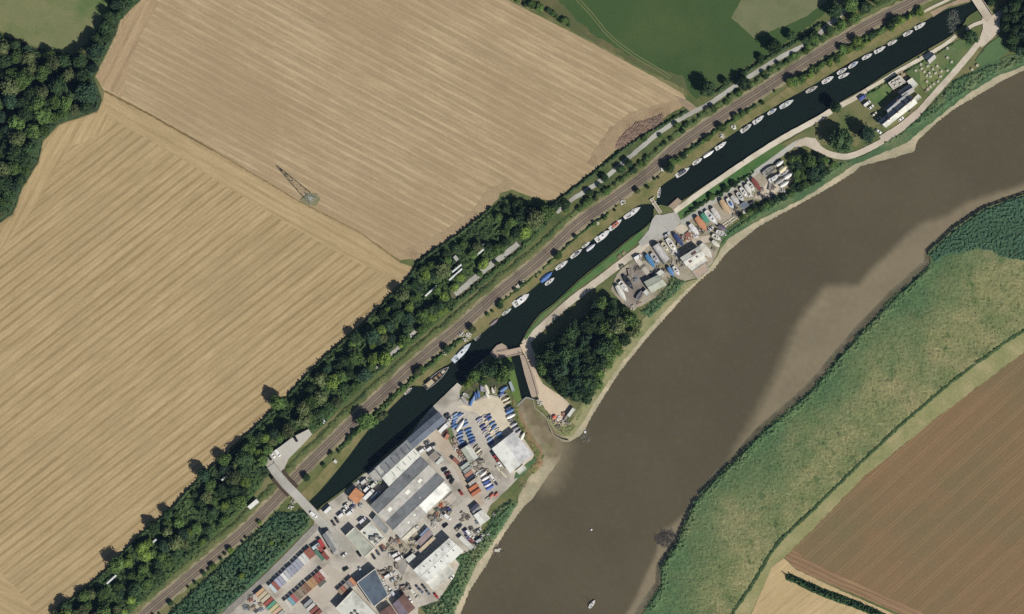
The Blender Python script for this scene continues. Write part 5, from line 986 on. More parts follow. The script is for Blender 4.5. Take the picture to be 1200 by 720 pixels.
def at(c, l, deg): v = Vector((math.cos(R(deg)), -math.sin(R(deg)))) * l / 2; return (c[0] - v.x, c[1] - v.y), (c[0] + v.x, c[1] + v.y)
MG = 'boats moored along the canal'
moored = [  # centre, length px, bearing, beam px, kind, hull, accent, mast m, label
    ((479, 459), 11, 40, 4, 'dinghy', WHITE, ORNG, 0, 'small orange and white boat moored alone below the old ship'),
    ((512.5, 443), 35, 41, 9, 'barge', (70, 66, 62), None, 0, 'old dark hulled working ship with cluttered timber deck'),
    ((542, 413.5), 29, 46, 7.5, 'cruiser', (214, 226, 238), (226, 230, 232), 0, 'long white and pale blue motor yacht near the footbridge'),
    ((560.6, 395.5), 10, 45, 4.5, 'punt', (180, 176, 166), None, 0, 'grey work punt ahead of the long motor yacht'),
    ((570, 385.5), 8, 38, 3.4, 'dinghy', (196, 110, 80), (196, 110, 80), 0, 'little orange dinghy at the towpath'),
    ((579.5, 378), 12, 38, 4.4, 'covered', (120, 100, 100), (132, 112, 116), 0, 'mauve covered boat next to the little orange dinghy'),
    ((594.7, 366), 13, 36, 4.2, 'yacht', (206, 214, 200), None, 8, 'pale green hulled sailing boat below the large white cruiser'),
    ((611.5, 352), 22, 36, 8.5, 'cruiser', WHITE, (240, 238, 234), 0, 'large white square sterned cruiser moored by the grassy point'),
    ((641, 325), 17, 40, 6.5, 'covered', (60, 84, 140), (66, 112, 188), 0, 'bright blue covered boat on the canal'),
    ((645, 330.5), 13, 38, 4.6, 'yacht', WHITE, None, 0, 'white boat tied outside the bright blue covered boat'),
    ((659, 311.5), 17, 36, 5.6, 'yacht', WHITE, None, 10, 'white yacht just above the bright blue covered boat'),
    ((676, 298), 16, 38, 5.2, 'yacht', WHITE, DGREY, 9, 'white yacht with a dark cockpit below the rafted pair'),
    ((687.5, 287.5), 11, 36, 4, 'yacht', WHITE, None, 8, 'inner boat of the rafted pair on the lower canal'),
    ((693, 290.5), 12.5, 38, 4.6, 'covered', (210, 206, 210), (198, 196, 208), 0, 'outer lilac covered boat of the rafted pair on the lower canal'),
    ((707, 277), 20, 37, 7.6, 'cruiser', WHITE, (236, 234, 230), 0, 'broad white cruiser below the red roofed launch'),
    ((722, 264), 18, 40, 6, 'cruiser', WHITE, (206, 116, 92), 0, 'white launch with a red cabin roof near the swing bridge'),
    ((741.7, 250), 22, 34, 6.6, 'yacht', WHITE, (226, 226, 220), 13, 'long white yacht with a tall mast next to the swing bridge'),
    ((773, 226), 12, 80, 4, 'dinghy', WHITE, None, 0, 'white tender lying crosswise above the swing bridge'),
    ((800.7, 202.5), 18, 33, 6, 'cruiser', WHITE, (96, 100, 108), 0, 'white cruiser with dark cabin above the swing bridge'),
    ((818, 190), 13, 33, 4.8, 'yacht', WHITE, None, 0, 'plain white yacht just above the dark cabined cruiser'),
    ((831, 181), 14, 33, 4.6, 'covered', WHITE, (236, 234, 228), 0, 'white covered boat below the maroon sterned cruiser'),
    ((845.5, 171.5), 15, 35, 5.4, 'cruiser', WHITE, (238, 236, 232), 0, 'white cruiser with a maroon stern on the middle canal'),
    ((875, 151), 15, 36, 5.6, 'cruiser', WHITE, GREY, 0, 'white cruiser with grey cabin on the middle canal'),
    ((889.5, 141), 15, 36, 5.6, 'cruiser', WHITE, None, 0, 'white cruiser moored before the slim white yacht'),
    ((905.5, 131.5), 12, 32, 4.4, 'yacht', WHITE, LBLUE, 9, 'slim white yacht with pale blue cabin'),
    ((922.5, 122.7), 18, 30, 6, 'yacht', (222, 228, 222), None, 11, 'large pale yacht opposite the inn green'),
    ((952, 105.5), 15, 28, 5, 'yacht', (206, 200, 190), (150, 140, 128), 10, 'weathered grey decked yacht opposite the path tree'),
    ((970.7, 94.4), 15, 29, 6, 'yacht', WHITE, None, 11, 'broad white yacht below the rafted pair opposite the inn'),
    ((987.5, 84), 13, 30, 4.8, 'yacht', WHITE, GREY, 10, 'inner yacht of the rafted pair opposite the inn'),
    ((989.8, 89.3), 13.5, 24, 4.4, 'yacht', WHITE, None, 0, 'outer yacht of the rafted pair opposite the inn'),
    ((1000.7, 76.7), 13, 33, 4.8, 'yacht', WHITE, LBLUE, 10, 'white yacht with blue cabin trim opposite the inn kitchen'),
    ((1017, 67), 13, 28, 4.8, 'yacht', WHITE, None, 10, 'fifth yacht from the canal head bridge'),
    ((1031.8, 59), 14.5, 29, 5, 'cruiser', WHITE, None, 0, 'fourth boat from the canal head bridge, a white cruiser'),
    ((1046.7, 50.5), 12, 27, 4.6, 'yacht', (226, 220, 208), None, 10, 'third boat from the canal head bridge, a cream yacht'),
    ((1065, 39.6), 12.5, 28, 4.8, 'yacht', WHITE, GREY, 10, 'second boat from the canal head bridge'),
    ((1079, 31), 14, 30, 5.2, 'cruiser', WHITE, None, 0, 'boat moored nearest the canal head bridge'),
]
for c, l, dg, w, k, h, ac, ms, lab in moored:
    s_, b_ = at((c[0] - .5, c[1] - .7), l * 1.07, dg); w *= .95; boat({'yacht': 'sailing_yacht', 'cruiser': 'motor_cruiser', 'dinghy': 'dinghy', 'covered': 'covered_boat', 'barge': 'working_ship', 'punt': 'work_punt'}[k], lab, 'ship' if k == 'barge' else 'boat', s_, b_, w, k, h, None, ac, -1.1 if k != 'barge' else -1.4, MG, ms, 2.2 if k == 'barge' else None)
boat('sailing_yacht', 'small white yacht anchored in the middle of the river', 'boat', (690.5, 713), (697.5, 703.5), 4.2, 'yacht', WHITE, None, None, -2.8, None, 7)
boat('dinghy', 'white skiff pulled up by the fallen tree on the far bank', 'boat', (791, 646), (793, 637.5), 3, 'dinghy', WHITE, None, None, -2.4)
boat('dinghy', 'pale tender lying on the mud below the clubhouse', 'boat', (631, 547), (635.5, 542.5), 2.6, 'dinghy', WHITE, None, None, -1.9)
BY = 'boats laid up in the riverside boatyard'
yardb = [  # stern, bow, beam, kind, hull, accent, mast, label
    ((722.5, 335), (733.5, 354), 5.6, 'covered', WHITE, (228, 226, 214), 0, 'white shrink wrapped hull at the tree end of the boatyard'),
    ((726, 330.5), (736.5, 343), 5, 'cruiser', WHITE, None, 0, 'white cabin cruiser between the wrapped hull and the navy boat'),
    ((731, 323.5), (742, 340), 5, 'yacht', (48, 54, 68), (60, 66, 80), 0, 'dark navy boat laid up by the oily yard'),
    ((746, 351.5), (752.5, 341), 4, 'dinghy', (150, 150, 158), (120, 120, 130), 0, 'grey workboat beside the boathouse'),
    ((757, 299), (767.5, 314.5), 5, 'covered', (60, 108, 160), (72, 140, 196), 0, 'sky blue covered boat beside the grey canopy'),
    ((763, 297.5), (773, 309), 5, 'yacht', (206, 204, 204), (180, 178, 184), 0, 'pale grey yacht between blue cover and grey canopy'),
    ((775.5, 285), (784, 296), 5, 'yacht', CREAM, None, 0, 'cream yacht on the river side of the grey canopy'),
    ((781.5, 280), (793.5, 297), 6, 'yacht', WHITE, (226, 214, 190), 0, 'long white yacht next to the navy covered mast boat'),
    ((790, 274.5), (801, 289.5), 5, 'covered', WHITE, (60, 76, 132), 12, 'navy covered boat with a tall mast throwing a long shadow'),
    ((783, 313.5), (789.5, 324.5), 4.4, 'covered', (60, 100, 160), (92, 146, 206), 0, 'small blue covered boat near the boathouse hut'),
    ((789, 312.5), (796.5, 323.5), 4.6, 'yacht', WHITE, None, 0, 'small white boat beside the small blue cover'),
    ((821, 286.5), (834, 303), 7.5, 'covered', WHITE, (222, 216, 200), 0, 'big cream wrapped boat against the marine workshop'),
    ((839, 271.5), (851.5, 276.5), 5, 'dinghy', WHITE, WHITE, 0, 'white boat pointing at the river beside the mauve boat'),
    ((841.5, 265), (852.5, 270.5), 4.4, 'covered', (90, 84, 98), (110, 100, 118), 0, 'mauve covered boat near the slipway beams'),
    ((834.5, 275.5), (845, 282), 4.6, 'yacht', WHITE, CREAM, 0, 'cream decked boat in the row pointing at the river'),
    ((834.5, 282.5), (843.5, 290), 4.4, 'covered', WHITE, (228, 222, 206), 0, 'white boat nearest the river wall of the workshop'),
    ((808, 263.5), (819, 276), 5.4, 'covered', WHITE, (234, 232, 228), 0, 'white covered boat next to the orange cover'),
    ((815.5, 255), (828, 271), 6.4, 'covered', (180, 120, 80), (222, 146, 98), 0, 'orange tarpaulin covered boat in the long row'),
    ((822, 251), (830.5, 262), 5.4, 'covered', (60, 120, 100), (76, 164, 128), 0, 'green tarpaulin covered boat in the long row'),
    ((826.5, 247.5), (841, 264), 6, 'yacht', WHITE, (220, 220, 222), 0, 'long white yacht beside the green cover'),
    ((834, 244.5), (844.5, 259), 5.4, 'covered', WHITE, (216, 212, 200), 0, 'pale grey covered boat between long yacht and tan cover'),
    ((844.5, 235), (855, 252), 6.2, 'covered', (180, 140, 100), (214, 176, 128), 0, 'tan covered narrow boat in the long row'),
    ((852, 233), (859.5, 245), 5, 'yacht', WHITE, (72, 120, 200), 0, 'white boat with bright blue cockpit cover'),
    ((857, 230), (866.5, 240), 5, 'covered', (200, 198, 192), (206, 204, 196), 0, 'stone grey covered boat, first after the blue cockpit'),
    ((863.5, 226), (872, 237), 5, 'yacht', (206, 206, 200), (188, 192, 188), 0, 'grey decked yacht, second after the blue cockpit'),
    ((867.5, 220.5), (876, 232), 4.8, 'yacht', WHITE, None, 0, 'white yacht, third after the blue cockpit'),
    ((873, 217), (880.5, 228), 4.4, 'covered', WHITE, (230, 226, 214), 0, 'white covered boat, fourth after the blue cockpit'),
    ((876, 213), (884.5, 225.5), 5, 'yacht', (226, 222, 208), None, 0, 'cream white boat beside the maroon boat'),
    ((881, 209.5), (891.5, 224.5), 5, 'covered', WHITE, (150, 72, 66), 0, 'maroon covered boat at the end of the long row'),
    ((894, 205), (910, 194.5), 6.4, 'dinghy', (176, 172, 160), (140, 134, 120), 0, 'large grey open workboat by the back road'),
    ((901, 213), (912.5, 205.5), 5, 'cruiser', WHITE, None, 0, 'white cruiser beside the large grey workboat'),
    ((909.5, 194.5), (918, 188.5), 4, 'covered', WHITE, (232, 230, 222), 0, 'white covered boat nearest the inn road'),
    ((913, 202), (921.5, 195), 5.6, 'covered', CREAM, (226, 212, 166), 0, 'yellow cream covered boat at the thicket'),
    ((912.5, 206), (924.5, 199.5), 4, 'yacht', (206, 206, 206), GREY, 0, 'slim grey boat below the yellow cream cover'),
    ((908.5, 215.5), (920.5, 208.5), 4.4, 'covered', (170, 168, 160), (164, 162, 154), 0, 'grey covered boat by the pale gravel'),
    ((918.5, 209.5), (929, 203), 4.2, 'covered', WHITE, (236, 234, 228), 0, 'white covered boat under the thicket trees'),
    ((914, 219), (924.5, 212.5), 4.2, 'covered', WHITE, (230, 228, 220), 0, 'white covered boat at the edge of the pale gravel'),
]
for s_, b_, w, k, h, ac, ms, lab in yardb:
    boat({'yacht': 'sailing_yacht', 'cruiser': 'motor_cruiser', 'dinghy': 'open_boat', 'covered': 'covered_boat'}[k], lab, 'boat', s_, b_, w * 1.14, k, h, None, ac, .75, BY, ms, 1.5, True)
# dinghies in the compound, each a boat on its trolley
def dink(c, l, dg, w, hull, cov, lab, grp):
    s_, b_ = at(c, l, dg); boat('covered_dinghy' if cov else 'open_dinghy', lab, 'dinghy', s_, b_, w, 'covered' if cov else 'dinghy', hull, None, cov or (170, 150, 120), .32, grp, 0, .55, True)
BL = [(58, 96, 168), (72, 112, 180), (92, 132, 192), (130, 156, 196), (64, 80, 150), (96, 104, 160), (66, 120, 186)]
def row(cs, l, dg, w, cols, labf, grp):
    q = random.Random(len(cs) * 3 + int(cs[0][0]))
    for i, c in enumerate(cs):
        col = cols[i % len(cols)]; cv = None if col == 'open' else col
        dink(c, l * q.uniform(.9, 1.12), dg + q.uniform(-6, 6), w * q.uniform(.95, 1.15), WHITE if not cv else tuple(int(x * .9) for x in cv), cv, labf(ORD[i]), grp)
CG = 'dinghies parked in the sailing club compound'
row([(534, 489), (533.5, 492.5), (532, 496), (533, 499.5), (534, 485.5)], 8, 38, 2.7, [BL[3], BL[2], BL[0], BL[6], BL[3]], lambda o: f'{o} blue dinghy from the warehouse in the short western row', CG)
row([(545, 494), (546, 498), (541, 487), (538, 486)], 8, 34, 2.7, [BL[2], BL[3], (176, 180, 190), BL[0]], lambda o: f'{o} dinghy beside the big white hull in the west rows', CG)
row([(540, 506), (539.5, 510), (540, 514), (541, 518), (543, 521.5)], 8.2, 28, 2.9, [BL[0], BL[3], BL[1], BL[2], BL[4]], lambda o: f'{o} blue dinghy from the top of the left long row', CG)
row([(549, 503.5), (550, 507.5), (552, 511), (553.5, 514.5), (554, 518)], 8.4, 28, 2.9, [BL[6], BL[1], BL[6], BL[0], BL[4]], lambda o: f'{o} blue dinghy from the top of the right long row', CG)
row([(562, 491), (563.5, 494.5), (566, 499), (568, 503), (570, 507), (572.5, 511), (574.5, 515), (576, 519)], 8, 36, 2.8, [(150, 150, 186), 'open', BL[4], (118, 108, 156), 'open', (150, 156, 190), BL[3], BL[4]], lambda o: f'{o} dinghy from the top of the left centre row', CG)
row([(572, 487.5), (574, 491), (577.5, 496), (579.5, 500), (582.5, 504), (585, 508), (587, 512)], 8, 34, 2.8, [BL[4], BL[0], BL[2], BL[1], 'open', BL[2], BL[6]], lambda o: f'{o} dinghy from the top of the right centre row', CG)
row([(568, 488), (571, 493), (573, 500), (577, 505), (580, 512)], 7, 36, 2.4, ['open', CREAM, 'open', CREAM, 'open'], lambda o: f'{o} pale dinghy squeezed between the two centre rows', CG)
for i, (s_, b_, w, hull, cv, lab) in enumerate([
    ((541, 465), (549.5, 477), 4.4, GREY, (178, 172, 166), 'grey covered boat at the corner of the compound'), ((543, 461.5), (550, 466.5), 4, WHITE, None, 'white open boat above the grey one in the compound'),
    ((551, 476), (553.5, 467), 3.4, BL[1], BL[6], 'blue dinghy nearest the grey boat in the north row'), ((554, 471.5), (556, 463), 3.2, WHITE, BL[3], 'pale blue dinghy in the north row'), ((558, 468), (556.5, 459), 3.4, BL[0], BL[0], 'deep blue dinghy in the north row'), ((561.5, 466.5), (559.5, 457), 3.4, BL[1], BL[1], 'blue dinghy beside the white boats of the north row'),
    ((564.5, 459), (563.5, 450.5), 3.2, WHITE, (150, 150, 180), 'lilac white dinghy under the compound trees'), ((567.5, 459), (566, 453), 2.8, WHITE, None, 'small white dinghy under the compound trees'), ((572.5, 462), (567.5, 448.5), 4.2, CREAM, (228, 220, 196), 'long cream boat under the compound trees'), ((572.5, 466.5), (569, 459.5), 3.4, WHITE, (232, 228, 214), 'white covered dinghy in front of the long cream boat'),
    ((578.5, 461.5), (576, 453.5), 3, CREAM, (226, 218, 196), 'cream dinghy right of the long cream boat'), ((581, 463), (580.5, 452.5), 2.6, CREAM, None, 'narrow cream rowing boat in the compound'), ((586, 459), (595.5, 452.5), 4.6, WHITE, BL[2], 'white and blue boat at the top of the east column'), ((585, 463.5), (591, 459.5), 3.6, BL[4], (72, 96, 172), 'blue covered dinghy in the east column'),
    ((586, 467.5), (594.5, 461.5), 3.4, CREAM, None, 'first cream dinghy of the east column'), ((588.5, 470), (598, 465.5), 3.4, CREAM, (220, 206, 172), 'second cream dinghy of the east column'), ((591, 473.5), (599.5, 469.5), 3.2, WHITE, (196, 180, 150), 'tan dinghy of the east column'), ((592, 480), (600.5, 475.5), 3.6, NAVY, (50, 56, 80), 'navy covered boat in the east column'),
    ((593, 484), (603, 479), 4.6, BL[1], (84, 124, 190), 'bright blue boat in the east column'), ((594, 490), (604.5, 485), 4.4, WHITE, (236, 234, 228), 'white covered boat in the east column'), ((596, 494.5), (603.5, 491), 3.6, GREY, None, 'grey open boat in the east column'), ((599, 499.5), (606.5, 495.5), 3.4, WHITE, (190, 186, 196), 'pale mauve dinghy in the east column'), ((601, 504.5), (609, 500), 3.4, GREY, (150, 144, 160), 'grey mauve dinghy in the east column'), ((605, 508.5), (611, 504), 3, WHITE, (176, 170, 180), 'last small dinghy of the east column'), ((610.5, 515), (614.5, 506.5), 3.8, WHITE, (236, 232, 220), 'white hull beside the clubhouse wall'),
    ((535, 505.5), (544.5, 491), 4.6, WHITE, (238, 234, 224), 'big white hull lying among the blue dinghies'),
    ((556, 527), (561, 521.5), 2.8, CREAM, None, 'first cream dinghy by the pale green store'), ((558, 531), (564, 526), 2.8, CREAM, (228, 216, 184), 'second cream dinghy by the pale green store'), ((560.5, 534.5), (566, 529.5), 2.6, CREAM, None, 'third cream dinghy by the pale green store'),
    ((558, 557), (566, 550), 3.6, WHITE, None, 'white dinghy at the top of the lower compound row'), ((563, 558), (571, 551.5), 3.4, WHITE, (232, 230, 224), 'white covered dinghy second in the lower compound row'), ((565, 563), (574, 557.5), 3.6, WHITE, (238, 236, 232), 'third boat of the lower compound row'), ((566, 567), (575, 562), 3.2, BL[0], (60, 90, 176), 'blue dinghy of the lower compound row'), ((568, 570.5), (577, 565.5), 3.2, WHITE, (214, 222, 238), 'pale blue dinghy of the lower compound row'), ((570, 574), (579.5, 568.5), 4, BL[0], (84, 110, 196), 'bright blue boat ending the lower compound row'),
    ((574, 583), (579, 577.5), 3, WHITE, (206, 92, 66), 'orange covered dinghy by the slip'), ((579.5, 582), (584, 577), 3, RED, (210, 100, 70), 'red dinghy by the slip'), ((570, 586), (575, 582.5), 2.8, WHITE, None, 'white dinghy beside the orange ones'),
    ((651.5, 487), (646.5, 491), 4.6, ORNG, (222, 98, 62), 'orange red covered boat on the lockside gravel')]):
    boat('covered_dinghy' if cv else 'open_dinghy', lab, 'dinghy', s_, b_, w, 'covered' if cv else 'dinghy', hull, None, cv or (170, 150, 120), .4, CG, 0, .8, True)
row([(584, 550), (586.5, 552.5), (589, 555), (591.5, 557.5), (594, 560)], 7.5, -48, 2.3, [CREAM, 'open', (228, 214, 176), CREAM, 'open'], lambda o: f'{o} cream rowing boat from the top beside the clubhouse', CG)

# ------------------------------------------------------------------ vehicles
def car(c, deg, col, label, kind='car', group=None, z=.2, l=None):
    L, Wd, H = {'car': (4.4, 1.85, 1.45), 'van': (5.4, 2.05, 2.3), 'lorry': (9.5, 2.6, 3.6), 'caravan': (6.2, 2.3, 2.5)}[kind]; L = l or L
    t = empty({'car': 'parked_car', 'van': 'parked_van', 'lorry': 'lorry', 'caravan': 'caravan'}[kind], W(c, z), R(deg)); tag(t, label, kind, group); pm = paint(col, .3, .04); gm = paint((34, 38, 46), .12, .02)
    hx, hy = L / 2, Wd / 2
    if kind == 'car':
        rg = []
        for x, zt, w in ((-hx, .62, .82), (-hx * .93, .82, .95), (-hx * .5, .9, 1), (hx * .35, .86, 1), (hx * .85, .72, .95), (hx, .55, .8)):
            y = hy * w; rg.append([(x, y * .94, .25), (x, y, .5), (x, y * .93, zt), (x, -y * .93, zt), (x, -y, .5), (x, -y * .94, .25)])
        MB().loft(rg).build('body', pm, t)
        g = MB(); g.loft([[(-hx * .86, hy * .8, .82), (-hx * .60, hy * .68, H - .04), (hx * .06, hy * .68, H - .02), (hx * .46, hy * .8, .84)], [(-hx * .86, -hy * .8, .82), (-hx * .60, -hy * .68, H - .04), (hx * .06, -hy * .68, H - .02), (hx * .46, -hy * .8, .84)]]); g.build('glass', gm, t)
        MB().box(-hx * .60, hx * .06, -hy * .69, hy * .69, H - .05, H, .04, .04).build('roof', pm, t)
    elif kind == 'van':
        MB().loft([[(-hx, hy, .35), (-hx, hy * .94, H), (hx * .45, hy * .94, H), (hx * .72, hy * .95, 1.25), (hx, hy * .9, 1.05), (hx, hy, .35)], [(-hx, -hy, .35), (-hx, -hy * .94, H), (hx * .45, -hy * .94, H), (hx * .72, -hy * .95, 1.25), (hx, -hy * .9, 1.05), (hx, -hy, .35)]]).build('body', pm, t)
        mesh_ob('windscreen', [(hx * .47, hy * .85, H - .06), (hx * .47, -hy * .85, H - .06), (hx * .71, -hy * .88, 1.3), (hx * .71, hy * .88, 1.3)], [(0, 1, 2, 3)], gm, t).location = (.03, 0, .03)
    elif kind == 'lorry':
        MB().box(-hx, hx * .55, -hy, hy, 1.0, H).build('cargo_box', pm, t); cb = MB().box(hx * .6, hx, -hy * .95, hy * .95, .5, 2.9, .1, .05).build('cab', paint((214, 214, 210), .35), t)
        mesh_ob('windscreen', [(hx * .98, hy * .85, 2.7), (hx * .98, -hy * .85, 2.7), (hx + .02, -hy * .88, 1.6), (hx + .02, hy * .88, 1.6)], [(0, 1, 2, 3)], gm, cb); MB().box(-hx, hx * .9, -.4, .4, .5, .95).build('chassis', paint((50, 50, 52)), t)
    else:
        MB().loft([[(-hx, hy, .5), (-hx * .96, hy * .96, H - .1), (-hx * .7, hy * .9, H), (hx * .7, hy * .9, H), (hx * .95, hy * .96, H - .5), (hx, hy, .5)], [(-hx, -hy, .5), (-hx * .96, -hy * .96, H - .1), (-hx * .7, -hy * .9, H), (hx * .7, -hy * .9, H), (hx * .95, -hy * .96, H - .5), (hx, -hy, .5)]]).build('body', pm, t)
        MB().box(-.3, .3, -.3, .3, H - .02, H + .1).build('roof_vent', paint((180, 180, 180)), t); MB().bar((hx, 0, .5), (hx + 1.0, 0, .45), .07, 5).build('drawbar', paint((60, 60, 62)), t)
    tr = paint((28, 28, 30), .8); xs = {'car': (-.6, .62), 'van': (-.62, .66), 'lorry': (-.65, .75), 'caravan': (-.1, .12)}[kind]; rw = .5 if kind == 'lorry' else .33
    for x in xs:
        for s in (-1, 1): MB().bar((x * hx, s * hy * .98, rw), (x * hx, s * hy * .78, rw), rw, 10).build('wheel', tr, t)
    return t
BLACK = (36, 38, 42); SILV = (186, 190, 194); DGREEN = (44, 58, 48); DBLUE = (52, 62, 92); WH = (240, 240, 236)
YC = 'vehicles parked in the industrial yard'
for c, dg, col, k, lab in [((347, 514.7), -60, BLACK, 'car', 'black car parked alone at the far end of the bridge car park'), ((316.5, 536.5), -55, BLACK, 'car', 'black car at the corner of the bridge car park'), ((320.5, 533.5), -55, WH, 'car', 'white car beside the black corner car'), ((326, 531), -52, WH, 'van', 'white van third from the corner of the bridge car park'),
    ((521, 550.5), 30, BLACK, 'car', 'first dark car in the row beside the warehouse'), ((524.7, 555), 30, MAROON, 'car', 'dark red car in the row beside the warehouse'), ((526.7, 559.5), 30, BLACK, 'car', 'black car next to the dark red one'), ((530, 564), 60, (60, 66, 74), 'car', 'charcoal car at the end of the row beside the warehouse'), ((540.3, 577.5), -55, (176, 40, 40), 'car', 'bright red car in front of the large warehouse'),
    ((421, 649.5), -55, BLACK, 'car', 'black car beside the green grey office'), ((405.3, 667), 35, DGREEN, 'car', 'dark green car alone on the yard concrete'), ((403.5, 650.5), 40, WH, 'car', 'white car by the pale grey gate hut'), ((422.5, 668), -60, (200, 206, 220), 'car', 'pale car in the shadow of the slate shed'),
    ((438, 652.5), -58, (58, 62, 70), 'car', 'first of three cars behind the office'), ((443, 648), -58, (90, 96, 104), 'car', 'middle of three cars behind the office'), ((447.5, 643.5), -58, (70, 74, 82), 'car', 'last of three cars behind the office'), ((464, 650), 30, WH, 'van', 'white van by the scrap ground'), ((467.5, 654.5), 30, WH, 'van', 'second white van by the scrap ground'),
    ((455, 674.5), 32, WH, 'van', 'white van beside the slate shed'), ((460.5, 679.5), 35, SILV, 'car', 'silver car beside the slate shed'), ((457.5, 691), -50, WH, 'car', 'white car at the lower corner of the slate shed'), ((461.5, 696.5), -55, (206, 206, 214), 'van', 'pale van above the plum roof'), ((484.5, 694), -48, (222, 216, 200), 'van', 'cream van at the road edge by the white shed'), ((481, 703), -55, WH, 'car', 'white car beside the plum roof'),
    ((490, 689), -50, (110, 116, 130), 'car', 'grey car first in the row below the white shed'), ((494, 693), -50, (130, 136, 150), 'car', 'grey blue car second in the row below the white shed'), ((497, 688), -50, DGREY, 'car', 'dark grey car nearest the white shed'), ((502, 695), -50, (120, 124, 132), 'car', 'slate grey car next to the red one'), ((511, 698), -55, (206, 44, 52), 'car', 'red car at the corner of the white shed'), ((529.5, 677), 52, WH, 'car', 'white car at the river corner of the white shed'),
    ((368, 603), -38, WH, 'van', 'white van crossing the end of the road bridge'), ((391, 613.5), -58, DGREY, 'car', 'dark car first in the rank by the yard gate'), ((395, 610), -58, (70, 74, 80), 'car', 'dark car second in the rank by the yard gate'), ((400.5, 603.5), 40, WH, 'van', 'white van beside the rank by the yard gate'), ((404, 597.5), 40, WH, 'car', 'white car above the rank by the yard gate'), ((405.6, 592), 40, (226, 226, 222), 'car', 'pale car below the orange tiled store'), ((410, 601), 42, WH, 'van', 'long white van below the orange tiled store'), ((413.5, 594), 40, (110, 118, 160), 'car', 'blue grey car below the orange tiled store'),
    ((432.5, 579.5), 45, WH, 'lorry', 'white lorry beside the warehouse wall'), ((430, 573), 45, WH, 'van', 'white van above the white lorry'), ((440.6, 581), 48, (120, 128, 150), 'lorry', 'grey tanker lorry in the warehouse shadow'), ((425, 610), 42, (226, 224, 232), 'van', 'pale lilac van by the white flat roofed block'), ((427, 564), 40, (214, 214, 206), 'van', 'white van by the canal workshop'), ((424, 569), -45, DGREY, 'car', 'dark car by the canal workshop'), ((438, 568), 45, (222, 222, 206), 'van', 'cream van against the canal workshop'),
    ((524, 487), 40, DGREY, 'car', 'dark car nearest the slate blue shed'), ((527.5, 491), 40, (206, 206, 210), 'car', 'silver car by the western dinghies'), ((520.6, 501), 45, WH, 'lorry', 'white flat truck near the slate blue shed'), ((522.5, 507.5), 45, MAROON, 'car', 'dark maroon car beside the weedy strip'), ((504, 525.6), 38, WH, 'van', 'white van at the warehouse end, nearest the sandy yard'), ((495, 528), 38, WH, 'van', 'white van tucked against the slate blue shed'), ((500.5, 519), 38, (120, 122, 128), 'car', 'grey car above the two white vans'), ((507.5, 522), 38, DGREY, 'car', 'dark car beside the white van at the warehouse end'),
    ((577.5, 532), -55, NAVY, 'car', 'navy car at the clubhouse wall'), ((580, 536), -55, (196, 50, 52), 'car', 'red car at the clubhouse wall'), ((583, 540), -55, (190, 64, 60), 'car', 'second red car at the clubhouse wall'), ((585, 543.5), -55, WH, 'car', 'white car at the clubhouse wall'), ((581, 566), -55, DGREY, 'car', 'dark car beside the lower compound row'), ((577, 560), -55, (226, 224, 216), 'van', 'pale van beside the lower compound row'),
    ((545, 623.5), -50, (86, 84, 150), 'car', 'violet blue car by the river cabin'), ((549.5, 625), -50, WH, 'van', 'white van by the river cabin'), ((548, 630), -50, (112, 110, 160), 'car', 'lilac car by the river cabin'), ((553, 628), -50, (206, 200, 190), 'car', 'beige car by the river cabin'), ((561, 622), 40, (206, 208, 200), 'car', 'pale car in the reeds by the river cabin'), ((562, 633), 30, (186, 188, 184), 'van', 'grey van at the edge of the riverside reeds'), ((539, 617), 50, DGREY, 'car', 'dark car by the stockpile ground'), ((524.5, 606), -40, WH, 'van', 'white van beside the stockpile ground'), ((522, 616), 40, BLACK, 'car', 'black car in front of the white shed'), ((526.5, 597), -50, (70, 70, 140), 'car', 'deep blue car by the warehouse corner')]:
    car(c, dg, col, lab, k, YC if c[1] > 480 and c[0] > 360 else 'cars in the bridge car park', 3.5 if c[0] < 350 else 3.2 if c == (368, 603) else .4)
for c, dg, col, k, lab in [((1055.6, 140), 35, WH, 'car', 'white car on the inn forecourt'), ((1015.8, 122), 38, WH, 'van', 'white van on the grass beside the inn'), ((1020.6, 126), 38, WH, 'car', 'white car parked next to the white van at the inn'), ((1024.5, 134.5), 38, (230, 230, 206), 'car', 'cream car on the grass beside the inn'), ((1029, 139), 30, (190, 196, 180), 'car', 'pale green car at the back of the inn'), ((1010.6, 115), 38, (84, 104, 190), 'van', 'blue topped van on the grass beside the inn'), ((1029.5, 154.5), -35, WH, 'car', 'white car at the corner of the inn road')]:
    car(c, dg, col, lab, k, 'cars at the inn', .45)
for c, dg, col, k, lab in [((747, 301.5), 30, WH, 'van', 'white van at the boatyard road edge'), ((781, 275.5), 35, (206, 206, 208), 'car', 'silver car by the swing bridge yard'), ((833, 268.5), 40, (206, 208, 210), 'car', 'silver car between the long row and the river boats'), ((880.5, 238), 35, DGREY, 'car', 'dark car by the lookout hut'), ((768, 327), 30, (206, 204, 196), 'van', 'pale van by the boathouse')]:
    car(c, dg, col, lab, k, 'vehicles in the boatyard', .45)

